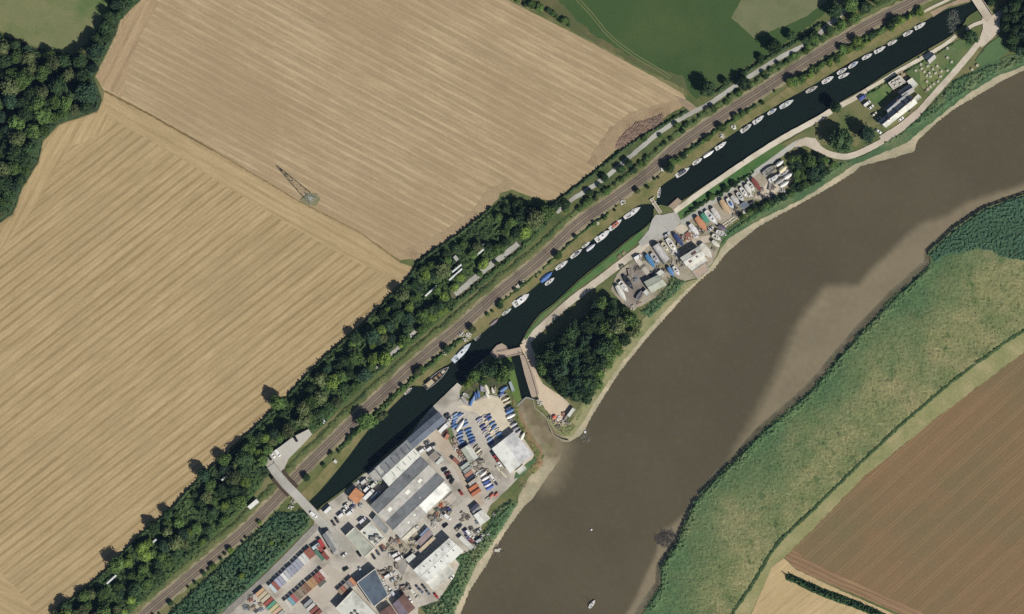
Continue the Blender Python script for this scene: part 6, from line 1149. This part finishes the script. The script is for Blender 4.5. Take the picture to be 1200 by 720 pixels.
# ------------------------------------------------------------------ shipping containers
def container(c, deg, col, label, group, l=6.1, w=2.44, z=.35, h=2.6):
    t = empty('shipping_container', W(c, z), R(deg)); tag(t, label, 'container', group); m = paint(col, .6, .16); hx, hy = l / 2, w / 2
    b = MB(); n = 12; b.box(-hx + .06, hx - .06, -hy + .05, hy - .05, .1, h - .06)
    for i in range(n):
        x = -hx + .25 + i * (l - .5) / (n - 1)
        b.box(x - .1, x + .1, -hy + .02, hy - .02, .15, h - .03)
    b.build('body', m, t)
    f = MB()
    for sx in (-1, 1):
        for sy in (-1, 1): f.box(sx * hx - .08, sx * hx + .08, sy * hy - .08, sy * hy + .08, 0, h + .02)
    for sy in (-1, 1): f.box(-hx, hx, sy * hy - .06, sy * hy + .06, h - .1, h + .01)
    f.build('frame', paint(tuple(int(x * .85) for x in col), .6), t)
    for s in (-1, 1): MB().box(hx - .03, hx + .05, s * .06 if s > 0 else -hy + .12, hy - .12 if s > 0 else -.06, .2, h - .15).build('door', m, t)
    return t
def crow(p0, p1, n, deg, cols, labf, grp, l=6.4):
    q = random.Random(int(p0[0]))
    for i in range(n):
        u = i / max(1, n - 1); c = (p0[0] + (p1[0] - p0[0]) * u + q.uniform(-.25, .25), p0[1] + (p1[1] - p0[1]) * u + q.uniform(-.25, .25))
        container(c, deg + q.uniform(-1.5, 1.5), cols[i % len(cols)], labf(ORD[i]), grp, l)
KG = 'containers in the storage yard'; RB = (170, 96, 76); PB = (164, 168, 186); PC = (196, 212, 212); RUST = (150, 118, 96)
crow((365, 646.5), (320, 689.5), 14, -49, [RB, RB, (214, 214, 206), (222, 220, 212), PB, PB, (156, 162, 178), PB, (186, 190, 196), (226, 226, 220), PB, (178, 174, 200), RB, PC], lambda o: f'{o} container from the red end of the row along the fence', KG, 7.0)
crow((379.5, 671.5), (338, 707.5), 12, -49, [(222, 206, 194), (170, 84, 70), (166, 80, 68), (190, 140, 96), (196, 150, 92), (150, 100, 74), RUST, (160, 140, 120), (142, 122, 100), (190, 96, 96), (120, 172, 186), (214, 206, 192)], lambda o: f'{o} container from the white end of the middle row', KG, 6.6)
crow((305, 694), (328, 720), 8, 41, [(214, 170, 124), (204, 188, 150), (206, 192, 160), (176, 84, 70), (92, 164, 130), (206, 196, 140), (214, 176, 140), (180, 180, 170)], lambda o: f'{o} container from the top of the slanting row by the trees', KG, 7.6)
crow((361, 707), (372, 719), 4, 41, [(160, 164, 166), (206, 200, 192), (160, 88, 74), (150, 84, 70)], lambda o: f'{o} container of the short row at the bottom edge', KG, 7.0)
crow((400, 694), (413.5, 681), 5, -49, [(164, 140, 110), (180, 110, 86), (172, 156, 140), (150, 140, 136), (214, 140, 90)], lambda o: f'{o} container from the bottom of the row beside the white depot', KG, 6.0)
for c, dg, col, l, lab in [((370.5, 640.5), 35, (190, 206, 210), 6, 'pale blue container behind the grey terrace'), ((377, 636.5), -60, (206, 62, 60), 6, 'bright red container behind the grey terrace'), ((375, 642), -49, (176, 80, 70), 6, 'dull red container behind the grey terrace'), ((374.5, 650.5), -49, (86, 132, 110), 9, 'long green container beside the red ones'), ((384.5, 647.5), -49, (216, 190, 172), 6, 'pink container near the gate hut'), ((381.5, 651.5), -49, (160, 74, 64), 6, 'brick red container near the gate hut'), ((377.5, 683.5), 41, (104, 106, 96), 6, 'dark grey container standing off the middle row'),
    ((545, 546), 36, (178, 190, 178), 7, 'pale green container at the compound fence'), ((548, 550.5), 36, (160, 162, 154), 7, 'grey container at the compound fence'), ((549.5, 555.5), 36, (196, 130, 104), 6.4, 'terracotta container at the compound fence'), ((551.5, 559.5), 36, (52, 58, 78), 6.4, 'navy container at the compound fence'), ((554, 565), 36, (190, 180, 164), 7, 'stone coloured container at the compound fence'), ((555, 571.5), 34, (218, 120, 74), 7.4, 'orange container at the compound fence'), ((558, 577), 34, (206, 112, 74), 7.4, 'orange red container ending the fence row'), ((556.5, 594.5), 40, (70, 74, 96), 6.6, 'dark container beside the white riverside shed'), ((558.5, 598), 40, (150, 150, 148), 6.6, 'grey container against the white riverside shed'), ((524, 512), 60, (206, 130, 100), 4, 'small orange skip container by the weedy strip'), ((534, 540), -40, (168, 100, 84), 5, 'rust red container on the rubble ground'), ((498, 624), 45, (130, 150, 190), 8, 'blue container beside the long mauve store')]:
    container(c, dg, col, lab, KG, l)
for c, dg, col, l, lab in [((750, 309), -52, (206, 198, 180), 8, 'pale stacked staging in front of the blue covered boat'), ((755.5, 316), -52, (196, 186, 168), 8, 'pale staging nearest the boathouse'), ((806, 275), -50, (170, 104, 84), 3.2, 'rusty bin beside the orange covered boat')]:
    container(c, dg, col, lab, 'staging in the boatyard', l, 3.4, .3, .9)

WORDS = {1: 'first', 2: 'second', 3: 'third', 4: 'fourth', 5: 'fifth', 6: 'sixth', 7: 'seventh', 8: 'eighth', 9: 'ninth', 10: 'tenth', 11: 'eleventh', 12: 'twelfth', 13: 'thirteenth', 14: 'fourteenth', 15: 'fifteenth', 16: 'sixteenth', 17: 'seventeenth', 18: 'eighteenth', 19: 'nineteenth', 20: 'twentieth'}
TENS = {2: 'twenty', 3: 'thirty', 4: 'forty', 5: 'fifty'}
def word(n): return WORDS[n] if n <= 20 else (TENS[n // 10] + '-' + WORDS[n % 10] if n % 10 else TENS[n // 10].replace('y', 'ieth'))
# ------------------------------------------------------------------ small things
def clutter(name, label, cat, group, c, deg, kind, col, s=1.0):
    t = empty(name, W(c, .3), R(deg)); tag(t, label, cat, group); q = random.Random(int(c[0] * 7 + c[1]))
    if kind == 'pallets':
        for i in range(3):
            w = s * q.uniform(.9, 1.1); z = i * .28; m = MB().box(-w, w, -w * .8, -w * .3, z, z + .05)
            m.box(-w, w, -w * .2, w * .2, z, z + .05); m.box(-w, w, w * .3, w * .8, z, z + .05); m.box(-w, -w * .8, -w * .8, w * .8, z + .055, z + .22); m.box(w * .8, w, -w * .8, w * .8, z + .055, z + .22); m.build('pallet', paint(col, .9), t)
    elif kind == 'skip':
        m = MB(); m.add([(-1.2 * s, -.9 * s, 0), (1.2 * s, -.9 * s, 0), (1.2 * s, .9 * s, 0), (-1.2 * s, .9 * s, 0), (-1.7 * s, -.95 * s, 1.1), (1.7 * s, -.95 * s, 1.1), (1.7 * s, .95 * s, 1.1), (-1.7 * s, .95 * s, 1.1)], [(3, 2, 1, 0), (0, 1, 5, 4), (1, 2, 6, 5), (2, 3, 7, 6), (3, 0, 4, 7)]); m.build('bin', paint(col, .7), t)
        MB().box(-1.4 * s, 1.4 * s, -.8 * s, .8 * s, .6, .85, .1, .1).build('rubbish', paint((150, 140, 124), .95), t)
    else:
        m = MB()
        for i in range(22):
            r = q.random() ** .6 * 1.6 * s; a = q.uniform(0, 6.28); w = q.uniform(.2, .55) * s; h = max(.15, (1.1 * s - r * .5)) * q.uniform(.5, 1.2); x, y = r * math.cos(a), r * math.sin(a); m.box(x - w, x + w, y - w * q.uniform(.4, 1), y + w * q.uniform(.4, 1), 0, h, w * .3, w * .2)
        o = m.build('heap', paint(col, .95, .3), t); o['kind'] = 'stuff'
junk = [((455, 640), 'heap', (150, 144, 120)), ((461, 646), 'heap', (170, 164, 146)), ((470, 640), 'heap', (120, 112, 96)), ((476, 646), 'heap', (178, 172, 156)), ((482, 640), 'heap', (150, 142, 124)), ((488, 632), 'heap', (110, 104, 92)), ((466, 634), 'heap', (176, 120, 92)), ((480, 652), 'heap', (186, 178, 160)), ((472, 652), 'heap', (140, 132, 112)), ((493, 626), 'heap', (196, 190, 176)), ((459, 634), 'skip', (176, 110, 84)),
    ((505, 606), 'heap', (150, 140, 124)), ((510, 603), 'heap', (122, 116, 104)), ((514, 609), 'pallets', (150, 138, 118)), ((508, 612), 'heap', (170, 164, 150)), ((517, 592), 'heap', (206, 104, 74)), ((521, 597), 'heap', (90, 84, 96)), ((512, 597), 'heap', (120, 130, 110)), ((524, 590), 'pallets', (176, 160, 130)),
    ((533, 522), 'heap', (186, 160, 140)), ((537, 528), 'heap', (170, 120, 100)), ((542, 534), 'heap', (176, 150, 130)), ((546, 540), 'heap', (190, 180, 164)), ((533, 517), 'heap', (196, 176, 152)), ((556, 542), 'pallets', (190, 180, 160)), ((562, 546), 'heap', (170, 160, 146)), ((560, 540), 'heap', (130, 118, 104)), ((553, 547), 'heap', (206, 200, 186)),
    ((544, 604), 'heap', (140, 130, 116)), ((548, 606), 'heap', (120, 112, 98)), ((541, 610), 'pallets', (150, 140, 124)), ((552, 620), 'heap', (110, 104, 100)), ((557, 624), 'heap', (130, 130, 124)), ((551, 634), 'heap', (170, 90, 74)), ((558, 640), 'heap', (186, 182, 170)), ((565, 628), 'heap', (200, 200, 190)), ((572, 626), 'heap', (206, 206, 198)), ((580, 604), 'heap', (200, 196, 184)),
    ((452, 668), 'heap', (120, 110, 98)), ((448, 671), 'skip', (84, 86, 84)), ((458, 669), 'heap', (150, 142, 128)), ((465, 687), 'heap', (190, 184, 172)), ((470, 692), 'heap', (120, 114, 106)), ((452, 700), 'heap', (200, 186, 150)), ((448, 705), 'pallets', (206, 196, 160)), ((475, 690), 'heap', (170, 160, 146)), ((478, 688), 'skip', (150, 144, 136)), ((490, 700), 'heap', (206, 198, 182)), ((420, 565), 'pallets', (206, 206, 200)), ((434, 563), 'heap', (186, 196, 150)), ((445, 566), 'heap', (170, 180, 130)), ((432, 570), 'skip', (206, 206, 204)), ((429, 585), 'heap', (200, 190, 170)),
    ((294, 700), 'heap', (150, 144, 132)), ((300, 707), 'pallets', (206, 204, 196)), ((290, 712), 'heap', (120, 116, 100)), ((362, 690), 'heap', (190, 140, 100)), ((358, 694), 'heap', (150, 110, 84)), ((416, 684), 'heap', (170, 160, 156)), ((410, 686), 'heap', (160, 120, 96)),
    ((756, 303), 'heap', (110, 112, 90)), ((759, 319), 'pallets', (180, 170, 150)), ((763, 321), 'heap', (90, 90, 90)), ((785, 305), 'heap', (140, 130, 110)), ((800, 312), 'heap', (176, 170, 156)), ((795, 307), 'heap', (120, 112, 100)), ((793, 317), 'heap', (150, 140, 116)), ((823, 302), 'heap', (110, 104, 88)), ((827, 308), 'pallets', (150, 138, 120)), ((836, 292), 'pallets', (140, 132, 118)), ((803, 279), 'heap', (160, 96, 80)), ((809, 279), 'heap', (190, 150, 130)), ((812, 273), 'pallets', (150, 130, 100)), ((728, 312), 'heap', (70, 84, 60)), ((742, 360), 'heap', (200, 190, 176)), ((749, 356), 'heap', (176, 160, 140)), ((736, 362), 'heap', (150, 136, 120)), ((855, 262), 'heap', (190, 184, 160)), ((864, 254), 'heap', (206, 196, 170)), ((895, 231), 'heap', (84, 82, 80)), ((904, 227), 'heap', (110, 104, 100)), ((917, 224), 'heap', (206, 204, 198)), ((890, 228), 'heap', (90, 90, 92)),
    ((726, 301), 'pallets', (156, 130, 104)), ((731, 297), 'pallets', (170, 146, 116)), ((650, 494), 'heap', (190, 170, 146)), ((658, 496), 'heap', (206, 190, 160)), ((664, 496), 'heap', (150, 140, 116)), ((655, 501), 'heap', (140, 130, 100)), ((633, 473), 'heap', (206, 204, 186)), ((631, 470), 'pallets', (196, 190, 168)),
    ((545, 398), 'heap', (206, 204, 186)), ((549, 393), 'heap', (222, 220, 206)), ((541, 392), 'heap', (200, 200, 190)), ((552, 386), 'pallets', (222, 216, 200)), ((520, 415), 'heap', (206, 206, 184)), ((607, 336), 'pallets', (214, 210, 190)), ((613, 330), 'heap', (190, 186, 164)), ((700, 262), 'pallets', (222, 214, 190)), ((730, 237), 'heap', (222, 220, 206)), ((776, 199), 'pallets', (226, 222, 206)), ((846, 160), 'heap', (206, 204, 190)), ((860, 149), 'heap', (222, 220, 206)), ((802, 182), 'heap', (200, 190, 160)), ((393, 541), 'pallets', (226, 224, 214)), ((341, 594), 'heap', (214, 210, 196)), ((379, 493), 'heap', (214, 220, 220)), ((344, 588), 'heap', (190, 186, 170))]
place = lambda c: 'on the towpath' if c[0] < 900 and c[1] < 545 - .0 and (c[0] + c[1] < 1010 or c[0] < 410) else 'on the lockside gravel' if 625 < c[0] < 670 and c[1] > 460 else 'in the boatyard' if c[0] > 700 else 'on the scrap ground' if c[0] < 500 and c[1] < 660 and c[0] > 450 else 'by the canal end of the yard' if c[1] < 600 and c[0] < 450 else 'beside the containers' if c[0] < 420 else 'in front of the slate shed' if c[0] < 495 else 'along the compound fence' if c[1] < 560 else 'near the riverside shed'
q_ = random.Random(99); HUES = [(150, 140, 122), (186, 178, 162), (120, 112, 100), (206, 202, 192), (166, 110, 86), (96, 100, 104), (214, 212, 206), (140, 150, 160), (176, 156, 126)]
for poly, n in (([(735, 318), (765, 288), (800, 268), (838, 262), (842, 282), (826, 290), (800, 300), (790, 322), (765, 322), (745, 345)], 34), ([(846, 246), (880, 226), (905, 214), (912, 224), (892, 234), (862, 256)], 14), ([(446, 640), (494, 612), (500, 624), (480, 652), (458, 656)], 18), ([(500, 612), (522, 588), (532, 596), (514, 620)], 12), ([(528, 514), (536, 512), (560, 560), (554, 566)], 14), ([(440, 662), (470, 662), (484, 690), (462, 704), (452, 690)], 14), ([(412, 572), (436, 560), (448, 568), (424, 594), (408, 600)], 12), ([(538, 604), (556, 598), (562, 620), (560, 640), (548, 640), (536, 622)], 14), ([(282, 700), (304, 696), (318, 720), (284, 720)], 8), ([(554, 540), (566, 536), (572, 552), (560, 556)], 6), ([(640, 486), (662, 480), (668, 490), (652, 502)], 6)):
    for x, y, r in scatter(poly, 1.6, 2.6, 400, .8, seed=int(poly[0][0]), limit=n): junk.append(((x, y), q_.choice(('heap', 'heap', 'heap', 'pallets', 'skip')), q_.choice(HUES)))
JN = {}
for c, k, col in junk:
    w = {'heap': 'heap of scrap', 'pallets': 'stack of pallets', 'skip': 'open rubbish skip'}[k]; hue = 'pale' if sum(col) > 540 else 'dark' if sum(col) < 340 else 'reddish' if col[0] - col[2] > 50 else 'grey brown'
    base = f'{hue} {w} {place(c)}'; JN.setdefault(base, []).append((c, k, col))
for base, lst in JN.items():
    for i, (c, k, col) in enumerate(sorted(lst)):
        clutter({'heap': 'scrap_heap', 'pallets': 'pallet_stack', 'skip': 'rubbish_skip'}[k], base + ('' if len(lst) == 1 else f', {word(i + 1)} from the left'), {'heap': 'scrap heap', 'pallets': 'pallets', 'skip': 'skip'}[k], 'clutter of the yards and towpath', c, (c[0] * 37) % 180, k, col, 1.2)
# picnic tables in the inn garden
tabs = [(1073, 83), (1079, 76), (1080, 81), (1087, 78), (1093, 81.5), (1096, 86), (1089, 86), (1083, 84.5), (1078, 69), (1090, 90), (1086, 89), (1098, 78), (1103, 84), (1110, 83), (1115, 73), (1110, 68), (1110, 57), (1086, 96), (1090, 102), (1094, 99), (1099, 96), (1102, 90), (1087, 105), (1139, 82), (1145, 77)]
TT = paint((206, 198, 172), .9)
tabs.sort()
for i, c in enumerate(tabs):
    t = empty('picnic_table', W(c, .55), R((i * 53) % 180)); tag(t, 'pale picnic table on the riverside grass, ' + ('left' if c[0] < 1142 else 'right') + ' one of two' if c[0] > 1130 else f'pale picnic table in the inn garden, {ORD[i] if i < 20 else ["twenty first", "twenty second", "twenty third"][i - 20]} from the inn', 'picnic table', 'picnic tables in the inn garden')
    MB().box(-.9, .9, -.4, .4, .7, .76).build('table_top', TT, t)
    for s in (-1, 1):
        MB().box(-.9, .9, s * .75 - .14, s * .75 + .14, .42, .47).build('bench', TT, t); MB().box(s * .6 - .05, s * .6 + .05, -.8, .8, 0, .69).build('leg', TT, t)
for i, c in enumerate([(1066, 128), (1069, 126.5), (1071, 125), (1067.5, 132), (1085, 107)]):
    t = empty('forecourt_table', W(c, .55), R(40)); tag(t, ('grey bench table in front of the inn, %s from the car' % ORD[i]) if i < 4 else 'grey bench table by the garden corner of the inn', 'table', 'bench tables of the inn'); m = paint((136, 120, 104), .9)
    MB().box(-.9, .9, -.45, .45, .7, .76).build('table_top', m, t)
    for s in (-1, 1): MB().box(s * .6 - .05, s * .6 + .05, -.4, .4, 0, .69).build('leg', m, t); MB().box(-.9, .9, s * .8 - .14, s * .8 + .14, .42, .47).build('bench', m, t)
# long white strips among the belt trees, slipway beams, buoy, fallen tree, jetty, brushwood, people
WS = paint((226, 228, 226), .5)
for i, (a, c, lab) in enumerate([((555.5, 296), (568, 286), 'upper long white rail of the northern pair among the belt trees'), ((559, 299.5), (572, 288), 'lower long white rail of the northern pair among the belt trees'), ((530, 319.5), (541, 310.5), 'upper white rail of the second pair among the belt trees'), ((526.5, 329), (541.5, 315.5), 'lower white rail of the second pair among the belt trees'), ((498.5, 347.5), (512, 335.5), 'white rail in the clearing beside the bend of the lane'), ((468.5, 377), (474.5, 370), 'short white rail above the moored ship'), ((113.5, 697), (121, 689), 'lower white rail in the southern tree belt'), ((126, 684), (137, 674), 'upper white rail in the southern tree belt'), ((177, 638), (184, 632), 'short white rail between the shadowed trees'), ((312, 515), (318, 509.5), 'white rail beside the bridge car park trees'), ((260.5, 563), (266, 557), 'white rail above the southern railway')]):
    t = empty('white_rail', W(centroid([a, c]), 3.2)); tag(t, lab, 'rail', 'white rails among the belt trees'); beam(t, a, c, 1.1, 3.5, .35, 'panel', WS)
    for f in (.15, .85): q = Lp(Vector(t.location), (a[0] + (c[0] - a[0]) * f, a[1] + (c[1] - a[1]) * f)); MB().box(q.x - .1, q.x + .1, q.y - .1, q.y + .1, -3.2, -.05).build('post', WS, t)
t = empty('slipway', W((856, 257))); tag(t, 'pair of long pale slipway beams running to the river thicket', 'slipway')
for dx, dy in ((0, 0), (2.0, 2.6)): beam(t, (847 + dx, 263.5 + dy), (865 + dx, 251 + dy), .7, .7, .4, 'beam', WOODW)
beam(t, (849, 264), (867, 252), 1.4, .42, .15, 'bed', paint((150, 140, 110), .9))
t = empty('mooring_buoy', W((693, 621), -2.5)); tag(t, 'small white mooring buoy afloat on the wide river', 'buoy')
mb = MB(); mb.loft([[(r * math.cos(a), r * math.sin(a), z) for a in [k * math.pi / 5 for k in range(10)]] for r, z in ((.35, -.3), (.75, 0), (.8, .3), (.5, .65), (.12, .8))]); mb.build('float', WS, t, True); MB().bar((0, 0, .75), (0, 0, 1.2), .06, 6).build('ring_post', paint((90, 90, 90)), t)
def twigs(name, label, c, rx, ry, n, col, z, length, th=.09, h=1.2, kind=None, deg=None, cat='tree'):
    q = random.Random(int(c[0])); t = empty(name, W(c, z)); tag(t, label, cat); m = MB()
    for i in range(n):
        a = q.uniform(0, 6.28); r = q.random() ** .5; x, y = r * math.cos(a) * rx * S, r * math.sin(a) * ry * S
        if deg is not None: x, y = x * math.cos(R(deg)) - y * math.sin(R(deg)), x * math.sin(R(deg)) + y * math.cos(R(deg))
        l = q.uniform(.4, 1) * length; b2 = q.uniform(0, 6.28) if deg is None else R(deg + q.uniform(-25, 25)); zz = q.uniform(0, h) * (1.1 - r)
        m.bar((x, y, zz), (x + l * math.cos(b2), y + l * math.sin(b2), zz + q.uniform(-.2, .6)), th * q.uniform(.5, 1.3), 4)
    o = m.build('branches', paint(col, .95, .25), t); o['kind'] = 'stuff'; return t
tw = twigs('fallen_tree', 'bare fallen tree lying in the shallows of the far bank', (781, 631), 12, 10, 420, (92, 88, 82), -2.5, 3.2)
MB().bar((8, -4, .3), (-4, 1, .8), .3, 7, .12).build('trunk', BARK, tw)
tw = twigs('sunken_tree', 'pale dead tree sprawled in the water of the canal head', (1118, 25), 6, 14, 160, (140, 146, 130), -.9, 3.0, .08); MB().bar((3, -9, .2), (-2, 8, .5), .22, 7, .08).build('trunk', BARK, tw)
q = twigs('brushwood_pile', 'long heap of brown cut brushwood beside the stubble field', (741, 159), 25, 8, 1000, (176, 144, 120), .1, 4.5, .13, .9, deg=38, cat='brushwood'); q.rotation_euler[2] = R(0)
q = twigs('brushwood_pile', 'second brown brushwood heap nearer the field gateway', (765, 145), 12, 6, 340, (166, 138, 116), .1, 3.6, .12, .8, deg=38, cat='brushwood')
q = twigs('jetty_wreck', 'collapsed timber jetty at the water edge below the reeds', (582, 645), 6, 6, 90, (140, 124, 104), -2.2, 3.4, .12, .8, cat='jetty'); MB().box(-1.5, 2.2, -1.2, .8, .9, 1.05).build('platform', paint((206, 200, 184), .9), q); MB().box(1.0, 3.2, .2, 1.4, .7, .8).build('platform', paint((186, 180, 160), .9), q)
q = twigs('jetty_wreck', 'broken poles and white float off the lock cut shore', (685, 515), 4, 6, 30, (150, 146, 130), -2.5, 4.0, .1, .5, deg=50, cat='jetty'); MB().box(-.4, 1.2, 4.2, 6.0, 0, .7, .2, .2).build('float', WS, q)
q = twigs('timber_wreck', 'dark timbers of a wreck on the foreshore below the clubhouse', (609, 570), 7, 6, 120, (104, 94, 82), -.6, 3.2, .13, .6, deg=45, cat='wreck'); MB().box(-4, 4, -.2, .2, .2, .5).build('keel', paint((90, 82, 72), .95), q)
def person(c, col, col2, lab, deg=0):
    t = empty('person', W(c, .7), R(deg)); tag(t, lab, 'person'); m = MB()
    rings = []
    for z, w, d in ((.0, .15, .12), (.45, .15, .12), (.85, .19, .14), (1.05, .19, .13), (1.38, .24, .14), (1.46, .10, .08), (1.52, .07, .07), (1.6, .1, .11), (1.7, .1, .11), (1.78, .04, .05)): rings.append([(w * math.cos(a), d * math.sin(a), z) for a in [k * math.pi / 4 for k in range(8)]])
    m.loft(rings)
    for s in (-1, 1): m.bar((s * .24, 0, 1.36), (s * .3, .1, .8), .055, 6, .04); m.bar((s * .1, 0, .85), (s * .12, .12 * s, .02), .09, 6, .06)
    m.build('body', paint(col, .8), t, True)
person((871.7, 190.5), (196, 70, 50), None, 'person in red walking the canal path'); person((1151, 62), (50, 46, 48), None, 'person in dark clothes on the river road, left of a pair'); person((1153, 60), (60, 50, 50), None, 'person in dark clothes on the river road, right of a pair')

# ------------------------------------------------------------------ the air between the survey aircraft and the ground
hz = MB().box(-4200, 4200, -4200, 4200, -8, CAM_H + 30); hv = bpy.data.materials.new('air'); hv.use_nodes = True; nt = hv.node_tree; nt.nodes.remove(nt.nodes['Principled BSDF'])
pv = nt.nodes.new('ShaderNodeVolumePrincipled'); pv.inputs['Color'].default_value = (.34, .55, 1, 1); pv.inputs['Density'].default_value = 1.2e-5; pv.inputs['Anisotropy'].default_value = 0
nt.links.new(pv.outputs[0], nt.nodes['Material Output'].inputs['Volume']); o = hz.build('haze', hv); o['kind'] = 'stuff'; o['label'] = 'thin blue summer haze over the whole valley'

# ------------------------------------------------------------------ labels of look-alike trees: number them from the west
from collections import defaultdict
same = defaultdict(list)
for o in scene.objects:
    if o.parent is None and o.get('category') in ('tree', 'shrub'): same[o['label']].append(o)
def ordinal(n):
    return f"{n}{'th' if 10 <= n % 100 <= 20 else {1: 'st', 2: 'nd', 3: 'rd'}.get(n % 10, 'th')}"
for lab, lst in same.items():
    if len(lst) > 1:
        for i, o in enumerate(sorted(lst, key=lambda t: t.location.x)): o['label'] = f'{lab}, {word(i + 1)} from west'
